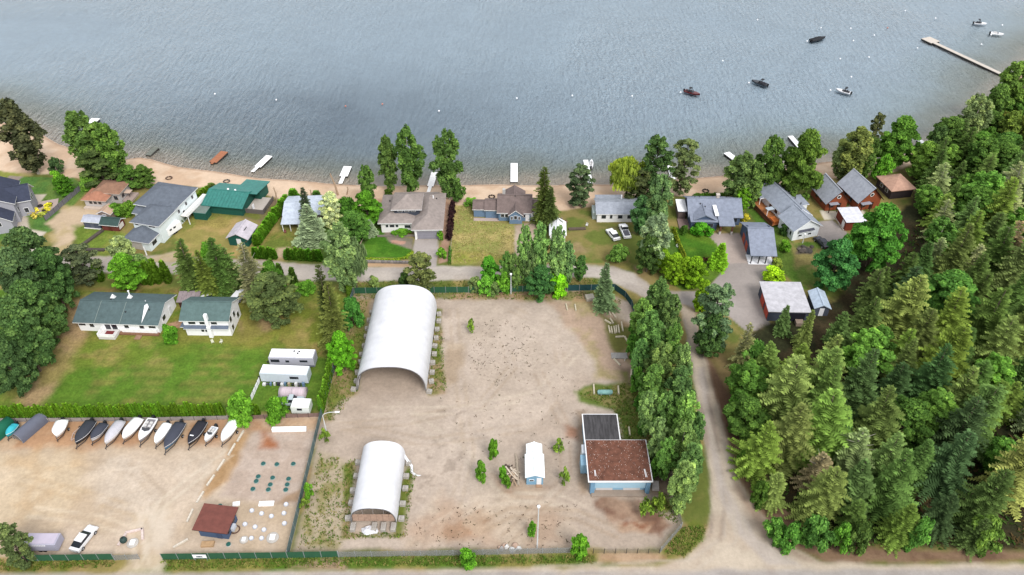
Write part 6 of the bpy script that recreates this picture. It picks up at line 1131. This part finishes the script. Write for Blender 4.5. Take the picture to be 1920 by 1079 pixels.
# ------------------------------------------------------------------ fences
def fence(name, label, px, h, m, pm, step=2.4, th=.03, cat='fence', boards=0, panel='mesh_panel', close=True):
    pts = [G(*q) for q in px]; t = thing(name, label, cat, tuple(pts[0])); o = pts[0]
    pb = MB(); pb.box(-.04, .04, -.04, .04, -.1, h + .08); pmsh = pb.mesh('post', pm)
    for a, c in zip(pts[:-1], pts[1:]):
        d = c - a; L = d.length; n = max(1, round(L / step)); ang = math.atan2(d.y, d.x); s = L / n
        b = MB()
        if boards: [b.box(.03, s - .03, -th / 2, th / 2, .08 + k * (h - .1) / boards, .05 + (k + 1) * (h - .1) / boards) for k in range(boards)]
        else: b.box(.02, s - .02, -th / 2, th / 2, .04, h)
        me = b.mesh(panel, m)
        for k in range(n):
            q = a + d * (k / n) - o
            put('post', pmsh, t, tuple(q), ang); put(panel, me, t, tuple(q), ang)
    if close: put('post', pmsh, t, tuple(pts[-1] - o), ang)
    return t
GRN = mat('green_mesh', (52, 104, 74), .9, .12, 1.0); TEAL = mat('teal_mesh', (44, 88, 90), .9, .12, 1.0); GALV = rgbmat('paint', (170, 174, 176), .6, .08)
def meshmat(name, rgb, op):
    m = mat(name, rgb, .8, .1); n = m.node_tree.nodes; L = m.node_tree.links; tr = n.new('ShaderNodeBsdfTransparent'); ms = n.new('ShaderNodeMixShader'); ms.inputs[0].default_value = op
    L.new(tr.outputs[0], ms.inputs[1]); L.new(n['Principled BSDF'].outputs[0], ms.inputs[2]); L.new(ms.outputs[0], n['Material Output'].inputs[0]); return m
CHAIN = meshmat('chain_link', (168, 170, 170), .42); CHAINT = meshmat('chain_link_teal', (110, 136, 138), .75)
fence('green_mesh_fence', 'green screened fence along the street left of the gate gap', [(44, 1053), (215, 1050)], 1.7, GRN, GALV); fence('green_mesh_fence', 'green screened fence along the street right of the gate gap', [(306, 1050), (540, 1047), (635, 1045)], 1.7, GRN, GALV)
fence('chain_link_fence', 'grey chain-link fence along the street before the gravel yard', [(636, 1045), (850, 1042), (1072, 1037)], 1.5, CHAIN, GALV); fence('wire_fence', 'thin wire fence with dark posts at the street end of the yard', [(1112, 1038), (1236, 1038)], 1.3, meshmat('wire', (120, 116, 110), .14), rgbmat('paint', (66, 60, 58), .8, .1), 1.8); fence('corner_fence', 'chain-link fence bending round the yard corner by the road', [(1238, 1036), (1277, 990), (1263, 935), (1256, 880)], 1.5, CHAIN, GALV)
fence('long_yard_fence', 'blue-grey chain-link fence between boat lot and gravel yard', [(541, 1044), (575, 900), (600, 795), (626, 700), (648, 610), (663, 552)], 1.8, CHAINT, GALV); fence('back_yard_fence', 'green screened fence along the lane behind the large shelter', [(665, 551), (900, 549), (1060, 546)], 1.7, GRN, GALV); fence('teal_corner_fence', 'dark teal screened fence curving round the yard corner', [(1064, 546), (1152, 544), (1172, 558), (1184, 575), (1188, 588)], 1.7, TEAL, GALV)
WOODG = mat('weathered_wood', (176, 168, 164), .95, .25, 1.4, streak=(.5, 3, 3)); WOODP = rgbmat('paint', (92, 84, 80), .9, .15)
fence('board_fence', 'weathered horizontal-board fence behind the parked boats', [(-10, 792), (300, 790), (430, 787)], 1.1, WOODG, WOODP, 2.0, .05, boards=3, panel='board_panel'); fence('board_fence', 'brown horizontal-board fence below the parked trailers', [(455, 787), (600, 782)], 1.1, mat('brown_boards', (150, 124, 116), .95, .25, 1.4), WOODP, 2.0, .05, boards=3, panel='board_panel'); fence('boundary_fence', 'grey solid board fence between green lawn and dirt drive', [(86, 415), (120, 385), (152, 357)], 1.5, mat('grey_boards', (132, 130, 136), .95, .2, 1.2), WOODP, 1.9, .06, boards=1, panel='board_panel'); fence('white_panel_fence', 'row of white panels left of the tarp shelter', [(472, 752), (488, 716)], 1.3, WHITE, WOODP, 1.4, .06, boards=1, panel='board_panel'); fence('rail_fence', 'pale rail fence along the dry field', [(843, 495), (848, 440), (851, 385)], 1.0, meshmat('rails', (216, 206, 190), .3), rgbmat('paint', (206, 196, 180), .8, .1), 2.4)
fence('log_boundary', 'pale pole fence running down from the flowering tree', [(668, 480), (684, 440), (690, 420)], .5, mat('pale_log', (206, 190, 160), .9, .2, 2), WOODP, 3, .14, boards=1, panel='log')
# retaining wall, raised beds, gate
p = G(676, 492); q = G(772, 494); t = thing('stone_wall', 'low grey stone retaining wall below the bright front lawn', 'wall', (p.x, p.y, 0), math.atan2(q.y - p.y, q.x - p.x)); L_ = (q - p).length; n_ = 17
for k in range(n_): b = MB(); b.loft([[(k * L_ / n_ + .02 + i, -i - .3, z), ((k + 1) * L_ / n_ - .02 - i, -i - .3, z), ((k + 1) * L_ / n_ - .02 - i, .3, z), (k * L_ / n_ + .02 + i, .3, z)] for i, z in ((0, -.05), (.0, .4), (-.05, .5))], closed=True); b.build('stone', rgbmat('stone', random.Random(k).choice([(150, 142, 138), (138, 132, 130), (164, 154, 148)]), .95, .15), t)
def beam(name, label, pa, pb, w, h, col, cat, group=None, sub=None):
    a, c = G(*pa), G(*pb); d = c - a; b = MB(); L = d.length; q = min(.04, w / 5); b.loft([[(0, -w / 2 + i, z), (L, -w / 2 + i, z), (L, w / 2 - i, z), (0, w / 2 - i, z)] for i, z in ((0, -.02), (0, h * .6), (q, h))], closed=True)
    return tag(put(name, b.mesh(name, rgbmat('beam', col, .9, .18, 2)), None, (a.x, a.y, a.z), math.atan2(d.y, d.x)), label, cat, group)
for i, (a, c) in enumerate([((457, 809), (445, 829)), ((441, 833), (428, 855)), ((421, 863), (407, 884)), ((402, 892), (388, 912)), ((382, 923), (369, 944)), ((362, 956), (351, 980)), ((353, 1012), (325, 1028))]): beam('parking_curb', 'pale concrete curb dividing the boat lot, %s from the boats' % ORD[i], a, c, .34, .3, (232, 222, 206), 'curb', 'curbs dividing the boat lot')
for i, (a, c) in enumerate([((236, 1000), (268, 993)), ((267, 992), (268, 1013)), ((222, 1024), (237, 1001))]): beam('border_curb', 'pale curb of the small bed by the gate gap, %s' % ['far side', 'right side', 'left side'][i], a, c, .4, .3, (236, 216, 208), 'curb', 'curbs round the bed by the gate')
for lab, a, c, col in [('dark timber planter box running from the garden sheds', (193, 433), (148, 466), (96, 86, 80)), ('dark timber planter box along the lane end of the small lawn', (150, 469), (197, 470), (92, 82, 78))]:
    o = beam('planter_box', lab, a, c, .9, .4, col, 'planter')
beam('log_planter', 'hollow log planter on the bungalow lawn', (1066, 431), (1098, 430), .8, .4, (110, 96, 84), 'planter'); beam('long_white_tank', 'long white pipe on supports near the long fence', (511, 808), (575, 807), .7, .75, (250, 250, 250), 'pipe')
for i, (a, c) in enumerate([((1141, 612), (1144, 625)), ((1146, 614), (1148, 626)), ((1151, 613), (1153, 626)), ((1155, 612), (1156, 625)), ((1159, 611), (1161, 625)), ((1165, 605), (1168, 622)), ((1134, 601), (1146, 608)), ((1144, 598), (1150, 608)), ((1148, 588), (1155, 597)), ((1142, 586), (1145, 593)), ((1061, 571), (1064, 583)), ((1078, 572), (1080, 584)), ((1154, 633), (1170, 632)), ((1171, 632), (1178, 643)), ((1151, 674), (1163, 686)), ((1184, 694), (1183, 708)), ((1178, 642), (1181, 655)), ((1186, 660), (1188, 672)), ((1113, 722), (1114, 740)), ((1159, 725), (1160, 740)), ((1179, 802), (1181, 817))]): beam('timber', 'pale salvaged beam at the yard corner, %s from the lake' % ordn(sorted(range(21), key=lambda k: [612, 614, 613, 612, 611, 605, 601, 598, 588, 586, 571, 572, 633, 632, 674, 694, 642, 660, 722, 725, 802][k]).index(i)), a, c, .32, .3, (222, 210, 184), 'beam', 'salvaged beams')
beam('concrete_slab', 'broken concrete slab among the salvaged beams', (1146, 668), (1176, 668), 1.6, .2, (176, 172, 168), 'slab'); beam('white_pole', 'thin white pole lying across the slab', (1171, 678), (1177, 650), .12, .15, (236, 230, 220), 'pole'); beam('boulder_mound', 'pale boulder near the blue-green spruce', (1098, 562), (1113, 560), 1.6, .8, (206, 196, 180), 'boulder')
# lumber pile
p = G(958, 910); t = thing('lumber_pile', 'pile of pale scrap lumber beside the blue shed', 'pile', (p.x, p.y, 0), 0); rr3 = random.Random(3)
for k in range(26): a = rr3.uniform(-.3, .3); u, v, z = rr3.uniform(-.5, .8), rr3.uniform(0, 4.2), .06 + .022 * k; d_ = rr3.uniform(.5, 1.1); ang = rr3.uniform(0, 3.1); b = MB(); b.bar((u - math.cos(ang) * d_, v - math.sin(ang) * d_, z), (u + math.cos(ang) * d_, v + math.sin(ang) * d_, z), .22, .07); b.build('plank', rgbmat('beam', rr3.choice([(226, 206, 184), (236, 220, 200), (196, 168, 140), (96, 80, 70)]), .9, .15), t)
for k in range(3): b = MB(); b.bar((1.1 + k * .12, -.2, .15 + .1 * k), (.8 + k * .12, 6.6 - k * .6, .15 + .1 * k), .2, .14); b.build('plank', rgbmat('beam', (196, 180, 160), .9, .15), t)
beam('skid_frame', 'white-and-dark skid frame right of the blue workshop', (1229, 921), (1228, 905), 1.2, .5, (214, 204, 200), 'frame')
# tank, septic lids, domes
p = G(1120, 739); t = thing('teal_tank', 'pale teal cylinder tank lying in the weeds', 'tank', (p.x, p.y, 0), 0); b = MB(); b.cyl((.25, 0, .5), (2.6, 0, .5), .48, .48, 14); b.cyl((0, 0, .5), (.25, 0, .5), .3, .48, 14); b.cyl((2.6, 0, .5), (2.85, 0, .5), .48, .3, 14); b.build('shell', rgbmat('paint', (150, 200, 196), .6, .12), t, True)
for u in (.6, 2.2): b = MB(); b.box(u, u + .2, -.4, .4, 0, .16); b.build('cradle', CONC, t)
def lid(label, x, y, col, ring, r=.42, h=.22):
    p = G(x, y); t = thing('septic_lid', label, 'lid', (p.x, p.y, 0), 0, 'septic lids in the gravel'); b = MB(); b.lathe([(r * 1.25, -.02), (r * 1.25, .06), (r * 1.1, .1)], 14); b.build('collar', rgbmat('paint', ring, .8, .08), t); b = MB(); b.lathe([(r, .09), (r, h), (r * .85, h + .08), (.05, h + .1)], 14); b.build('cap', rgbmat('paint', col, .6, .08), t); return t
GL = [(493.8, 870.2), (519.3, 871.5), (550, 870.6), (484.4, 894.4), (480.6, 903.2), (511.4, 896.7), (541.3, 898.8), (507, 909.5), (538.7, 909.5), (474.4, 917.8), (503.4, 919), (536, 919.2)]
for i, (x, y) in enumerate(sorted(GL, key=lambda q: q[1])): lid('dark green septic lid in the upper field of lids, %s from the lake' % ORD[i], x, y, (48, 104, 100), (150, 176, 172), .36)
for i, (x, y) in enumerate([(412.8, 949.5), (428.6, 1021.7)]): lid('dark green septic lid %s' % ['behind the maroon-roofed hut', 'in front of the maroon-roofed hut'][i], x, y, (48, 110, 100), (206, 206, 200), .36)
WL = [(472.3, 958), (490.6, 963.6), (509, 968.5), (536.5, 946.3), (532.5, 963), (533.4, 982), (459.4, 983.5), (478.3, 988.6), (495, 994), (471.4, 1009.9), (490.6, 1009.9)]
for i, (x, y) in enumerate(sorted(WL, key=lambda q: q[1])): lid('pale grey septic lid in the lower field of lids, %s from the lake' % ORD[i], x, y, (226, 228, 236), (190, 196, 206), .34)
for lab, x, y, r in [('large pale round tank cover near the long fence', 511.4, 1009, 1.0), ('white round tank cover right of the maroon-roofed hut', 457.7, 1013, .7), ('pale round tank cover by the gate gap', 249, 1019, .9)]:
    p = G(x, y); t = thing('tank_cover', lab, 'tank cover', (p.x, p.y, 0)); b = MB(); b.lathe([(r, -.02), (r, .12), (r * .9, .16)], 18); b.build('disc', rgbmat('paint', (206, 200, 192), .9, .12), t); b = MB(); b.box(-r * .4, r * .4, -r * .5, r * .5, .16, .32); b.build('hatch', WHITE, t)
p = G(233, 1016); t = thing('ball_tank', 'dark green ball-shaped tank by the gate gap', 'tank', (p.x, p.y, 0)); b = MB(); b.lathe([(.3, 0), (.5, .2), (.56, .5), (.45, .85), (.15, 1.02)], 14); b.build('shell', rgbmat('paint', (54, 78, 74), .6, .1), t, True); b = MB(); b.lathe([(.12, 1.0), (.12, 1.15)], 8); b.build('cap', rgbmat('paint', (40, 46, 46), .6, .1), t)
for lab, x0, y0, x1, y1, w in [('white slab cover, larger one beyond the pale lids', 486, 946, 514, 945, .9), ('white slab cover, smaller one beyond the hut', 437, 947, 450, 945, .8)]: beam('slab_cover', lab, (x0, y0), (x1, y1), w, .3, (246, 244, 244), 'slab')
beam('timber_pallet', 'tan timber platform before the maroon-roofed hut', (378, 1022), (402, 1021), 1.0, .35, (206, 170, 130), 'platform')
p = G(441, 994); t = thing('cable_ring', 'brown coiled hose ring leaning by the maroon-roofed hut', 'hose', (p.x, p.y, 0)); b = MB(); n = 20; b.loft([[(.72 * math.cos(a) * (1 + .14 * math.cos(c)), .72 * math.sin(a) * (1 + .14 * math.cos(c)), .12 + .1 * math.sin(c)) for c in (0, 1.26, 2.51, 3.77, 5.03)] for a in [2 * math.pi * k / n for k in range(n + 1)]], closed=True, caps=False); b.build('coil', rgbmat('paint', (104, 76, 66), .8, .15), t)
p = G(692, 996); t = thing('tarp_heap', 'crumpled white tarp in front of the small shelter', 'tarp', (p.x, p.y, 0)); r_ = random.Random(2); b = MB(); b.lathe([(1.0, -.02), (.95, .2), (.7, .55), (.2, .7)], 12); b.v = [(x * 1.3 * (1 + r_.uniform(-.2, .2)), y * .8 * (1 + r_.uniform(-.2, .2)), max(-.02, z * r_.uniform(.7, 1.2))) for x, y, z in b.v]; b.build('cloth', TENT, t)
p = G(757, 862); t = thing('torn_tarp', 'torn white fabric strip trailing from the small shelter', 'tarp', (p.x, p.y, 0)); b = MB(); pts = [(0, 0, 1.6), (.9, -1.0, .9), (1.6, -1.6, .15), (1.7, -2.8, .08), (2.4, -3.4, .06), (3.2, -3.5, .05)]; b.loft([[(x - .2, y - .05, z), (x + .2, y + .15, z + .02), (x + .2, y + .15, z - .01), (x - .2, y - .05, z - .03)] for x, y, z in pts], closed=True); b.build('strip', TENT, t)
# lamps and posts
def lamp(name, label, x, ty, by, arm=0, col=(226, 228, 230)):
    h = height_for(x, ty, by); X, Y = W(x, ty, h); t = thing(name, label, 'lamp post', (X, Y, 0)); b = MB(); b.cyl((0, 0, -.2), (0, 0, h), .13, .07, 8); b.build('pole', rgbmat('paint', col, .5, .05), t)
    if arm:
        b = MB(); pr = [(0, h), (arm * .15, h + .5), (arm * .5, h + .9), (arm, h + 1.0)]; [b.cyl((pr[k][0], 0, pr[k][1]), (pr[k + 1][0], 0, pr[k + 1][1]), .06, .06, 6) for k in range(3)]; b.build('arm', rgbmat('paint', col, .5, .05), t); b = MB(); b.box(arm - .1, arm + .7, -.14, .14, h + .92, h + 1.08); b.build('lamp_head', WHITE, t)
    else: b = MB(); b.lathe([(.08, h), (.24, h + .1), (.26, h + .35), (.06, h + .5)], 10); b.build('lamp_head', WHITE, t)
    return t
lamp('lamp_post', 'tall white lamp post at the street end of the gravel yard', 1010, 952, 1029); lamp('lamp_post', 'white lamp post at the back fence below the poplar clump', 958, 516, 552); lamp('curved_lamp_post', 'white lamp post with curved arm on the long fence', 605, 780, 816, 2.4); lamp('driveway_lamp', 'globe lamp beside the dark parked car', 1509, 441, 456)
p = G(1010, 1033); 
# dead trees on the beach
for lab, x0, y0, x1, y1, r in [('bare dead trunk leaning on the beach behind the flowering tree', 634, 366, 619, 326, .3), ('short bare stump trunk beside the teal-roofed house', 519, 378, 513, 351, .22), ('rusty stump post at the beach above the metal roof', 583, 374, 582, 356, .25), ('leaning silvery dead log on the lawn edge of the tan house', 650, 365, 652, 350, .18)]:
    p = G(x0, y0); h = height_for(x1, y1, y0); X, Y = W(x1, y1, h); t = thing('dead_trunk', lab, 'dead tree', tuple(p)); b = MB(); e = Vector((X, Y, h)) - p; m_ = e * .5 + Vector((.15, 0, 0)); b.cyl((0, 0, -.2), m_, r, r * .75, 8); b.cyl(m_, e, r * .75, r * .45, 8); b.build('trunk', mat('dead_wood', (196, 168, 140), .9, .25, 2), t); b = MB(); b.cyl(m_, m_ + Vector((.6, .1, .9)), r * .3, r * .1, 6); b.cyl(e * .8, e * .8 + Vector((-.5, .1, .7)), r * .3, r * .1, 6); b.build('limb', mat('dead_wood', (196, 168, 140), .9, .25, 2), t)
# small things on the beach and in gardens
for lab, x, y, col in [('dark fire ring on the sand behind the blue house', 922, 370, (70, 58, 54)), ('small dark fire ring on the sand before the right dock', 1323, 359, (60, 54, 52)), ('fire ring on the left beach above the grey-roofed house', 317, 335, (110, 88, 76)), ('beach chair cluster beside the poplar beach', 425, 341, (100, 96, 92))]:
    p = G(x, y); t = thing('fire_ring', lab, 'fire ring', tuple(p))
    for k in range(8): b = MB(); a = k * .785; b.box(-.22, .22, -.14, .14, 0, .26); o = b.build('stone', rgbmat('stone', col, .95, .2), t); o.location = (.75 * math.cos(a), .75 * math.sin(a), 0); o.rotation_euler = (0, 0, a + 1.57)
for k, (x, y, c_, lab) in enumerate([(1270, 464, (206, 214, 200), 'white garden chair on the blue house lawn'), (1052, 414, (206, 190, 176), 'pale garden chair by the firs'), (1062, 418, (150, 120, 96), 'brown garden chair by the firs'), (1100, 424, (230, 228, 226), 'white garden chair near the bungalow corner'), (497, 433, (226, 230, 232), 'white round-backed chair by the long hedge'), (535, 437, (150, 90, 86), 'red picnic chair before the metal-roofed house'), (399, 643, (236, 236, 210), 'white garden chair right below the two-storey house'), (415, 643, (236, 236, 214), 'second white garden chair below the two-storey house')]):
    p = G(x, y); t = thing('garden_chair', lab, 'chair', tuple(p), random.Random(k).uniform(-1, 1)); t.scale = (.75, .75, .75); m = rgbmat('paint', c_, .7, .06)
    b = MB(); b.box(-.35, .35, -.35, .35, .35, .45); b.build('seat', m, t); b = MB(); b.box(-.35, .35, .28, .38, .46, 1.0); b.build('backrest', m, t)
    for i in (-.3, .3):
        for j in (-.3, .3): b = MB(); b.box(i - .04, i + .04, j - .04, j + .04, 0, .345); b.build('leg', m, t)
rk = random.Random(6)
for k in range(16):
    p = G(rk.uniform(1496, 1524), rk.uniform(463, 476)); b = MB(); s_ = rk.uniform(.35, .8); b.lathe([(s_ * .8, -.05), (s_, .15 * s_), (s_ * .8, .5 * s_), (s_ * .3, .75 * s_)], 7); b.v = [(x * (1 + rk.uniform(-.2, .2)), y * (1 + rk.uniform(-.2, .2)), z) for x, y, z in b.v]
    tag(put('rock', b.mesh('rock', rgbmat('stone', rk.choice([(96, 88, 82), (120, 110, 104), (84, 80, 76)]), .95, .2)), None, (p.x, p.y, 0)), '%s rock of the pile beside the white angled house, %s' % (['small', 'large'][s_ > .58], 'number %s laid in the heap' % ordn(k)), 'rock', 'rock pile')
# ------------------------------------------------------------------ weeds, tall grass and clods (uncountable)
def scatter(name, label, polys, n, size, cols, seed, hgt=1.0, cat='grass'):
    r = np.random.default_rng(seed); V = []; C = []
    for px, wgt in polys:
        pts = [W(*q) for q in px]; xs = [q[0] for q in pts]; ys = [q[1] for q in pts]; k = int(n * wgt); X = r.uniform(min(xs), max(xs), k * 3); Y = r.uniform(min(ys), max(ys), k * 3); ok = inside(X, Y, pts); X, Y = X[ok][:k], Y[ok][:k]
        cl = r.random(len(X))
        for x, y in zip(X, Y):
            z = zg(x, y); c = np.array(S(*cols[r.integers(len(cols))])) * r.uniform(.7, 1.5); s = size * r.uniform(.5, 1.5)
            for b_ in range(4):
                a = r.random() * 6.283; d = np.array([math.cos(a), math.sin(a)]); q = np.array([-d[1], d[0]]) * s * .28; o = r.normal(0, s * .5, 2)
                V += [(x + o[0] - q[0], y + o[1] - q[1], z), (x + o[0] + q[0], y + o[1] + q[1], z), (x + o[0] + d[0] * s * .7, y + o[1] + d[1] * s * .7, z + s * hgt * r.uniform(.5, 1))]; C += [c * .8, c * .8, c * 1.15]
    F = np.arange(len(V)).reshape(-1, 3); me = tmesh(name, np.array(V), F, np.array(C), LEAF); o = put(name, me); o.color = (1, 1, 1, 1); return tag(o, label, cat, None, 'stuff')
VG = [(118, 144, 60), (136, 150, 70), (164, 154, 92), (104, 136, 54)]
scatter('tall_grass', 'tall grass and weeds along fences and verges', [([(306, 1048), (1115, 1042), (1118, 1054), (900, 1060), (560, 1062), (310, 1068)], .24), ([(-10, 1052), (215, 1050), (216, 1062), (0, 1070)], .06), ([(640, 550), (1110, 547), (1165, 566), (1150, 580), (1100, 562), (700, 562)], .12), ([(604, 790), (630, 690), (660, 560), (690, 560), (668, 735), (625, 790)], .12), ([(806, 600), (830, 620), (836, 735), (806, 738)], .06), ([(1085, 740), (1190, 716), (1230, 832), (1165, 826), (1150, 770)], .12), ([(645, 870), (672, 860), (652, 1000), (760, 1000), (765, 870), (780, 890), (760, 1008), (642, 1010)], .10), ([(1242, 1036), (1280, 992), (1325, 985), (1315, 1012), (1282, 1044)], .08), ([(560, 1030), (578, 940), (600, 850), (640, 860), (640, 1030)], .07), ([(670, 528), (900, 527), (1100, 522), (1150, 530), (1170, 552), (1100, 540), (670, 545)], .12), ([(1205, 945), (1255, 925), (1272, 985), (1240, 970)], .03)], 6000, .28, VG, 3)
scatter('field_grass', 'dry tussocky grass of the open field beside the blue house', [([(850, 385), (884, 388), (886, 412), (962, 426), (966, 494), (846, 494)], 1.0)], 1700, .26, [(204, 186, 122), (172, 170, 92), (212, 194, 134)], 4, .6)
scatter('ferns', 'low undergrowth on the forest floor', [([(1400, 700), (1540, 690), (1640, 560), (1740, 400), (1900, 230), (1990, 300), (1990, 1025), (1530, 1022), (1450, 940), (1400, 800)], 1.0)], 3500, .8, [(70, 100, 46), (88, 116, 54), (110, 92, 62)], 5, .6, 'undergrowth')
scatter('scattered_clods', 'dark clods and pebbles strewn over the gravel yard', [([(880, 600), (1000, 600), (1010, 690), (930, 730), (880, 690)], .5), ([(820, 740), (1080, 640), (1100, 760), (1060, 900), (860, 900)], .3), ([(800, 950), (1080, 940), (1070, 1025), (760, 1025)], .3)], 420, .2, [(104, 88, 72), (88, 92, 60), (126, 106, 86)], 6, .6, 'clods')

# ------------------------------------------------------------------ last small things
for i, (x, y, c_) in enumerate([(56, 395, (206, 196, 70)), (66, 390, (196, 192, 80)), (84, 389, (206, 202, 70)), (88, 381, (212, 206, 60)), (74, 398, (170, 176, 80)), (62, 402, (196, 186, 90))]):
    tree('weed', x, y, y + 7, 7, 'yellow flowering clump in the stone bed by the navy-roofed house, %s' % ['leftmost at the back', 'second at the back', 'near the middle', 'rightmost', 'front right', 'front left'][i], c_, 'yellow clumps in the stone bed')
for i, (x, y) in enumerate([(67, 396), (76, 388), (84, 396), (94, 384)]):
    p = G(x, y); b = MB(); b.lathe([(.6, -.05), (.7, .2), (.5, .5), (.15, .65)], 8); tag(put('dark_rock', b.mesh('dark_rock', rgbmat('stone', (58, 54, 52), .95, .2)), None, (p.x, p.y, 0)), 'dark rock in the stone bed by the navy-roofed house, %s from the left' % ORD[i], 'rock', 'rocks of the stone bed')
boat('rowing_boat', 'faded red rowing boat drawn up behind the orange-roofed cottage', 214, 345, 202, 336, (196, 112, 104), (206, 140, 130), 'cover', 1.3, None, True, hump=.1)
p = G(366, 1051); t = thing('fence_sign', 'white sign board hung on the green street fence', 'sign', (p.x, p.y - .12, 0), 0); b = MB(); b.box(0, 2.1, -.03, .03, .9, 1.75); b.build('board', WHITE, t); b = MB(); b.box(.55, 1.5, -.045, -.032, 1.1, 1.5); b.build('print', rgbmat('paint', (150, 160, 170), .7, .2, 6), t); b = MB(); b.box(.9, 1.15, -.055, -.046, 1.2, 1.42); b.build('emblem', rgbmat('paint', (84, 96, 110), .7, .1), t)
for u in (.1, 1.95): b = MB(); b.box(u, u + .06, .035, .1, 0, 1.7); b.build('hanger', GALV, t)
fence('chain_link_gate', 'open chain-link gate leaf across the boat-lot entrance', [(216, 1051), (262, 1049)], 1.4, CHAIN, GALV, 2.4, cat='gate', panel='gate_leaf')
p = G(478, 444); t = thing('blue_tarp', 'light blue tarp-covered heap right of the green shed', 'tarp', (p.x, p.y, 0), .2); b = MB(); b.loft([[(-1.1 + i, -.8 + i, z), (1.1 - i, -.8 + i, z), (1.1 - i, .8 - i, z), (-1.1 + i, .8 - i, z)] for i, z in ((0, 0), (.05, .7), (.35, 1.0))], closed=True); b.build('cloth', rgbmat('canvas', (130, 196, 226), .7, .08), t); b = MB(); b.bar((-1.2, 0, .3), (1.2, 0, .3), .06, .06); b.build('rope', WHITE, t)
rk = random.Random(16)
for i in range(7):
    p = G(rk.uniform(928, 985), rk.uniform(1020, 1032)); b = MB(); s_ = rk.uniform(.3, .6); b.lathe([(s_, -.03), (s_ * 1.05, .1), (s_ * .6, .35)], 6); b.v = [(x * rk.uniform(.7, 1.3), y * rk.uniform(.7, 1.3), z) for x, y, z in b.v]
    tag(put('rubble', b.mesh('rubble', rgbmat('stone', rk.choice([(232, 230, 226), (206, 176, 156), (190, 184, 178)]), .95, .2)), None, (p.x, p.y, 0)), 'chunk of pale rubble inside the chain-link street fence, %s piece' % ORD[i], 'rubble', 'rubble by the street fence')
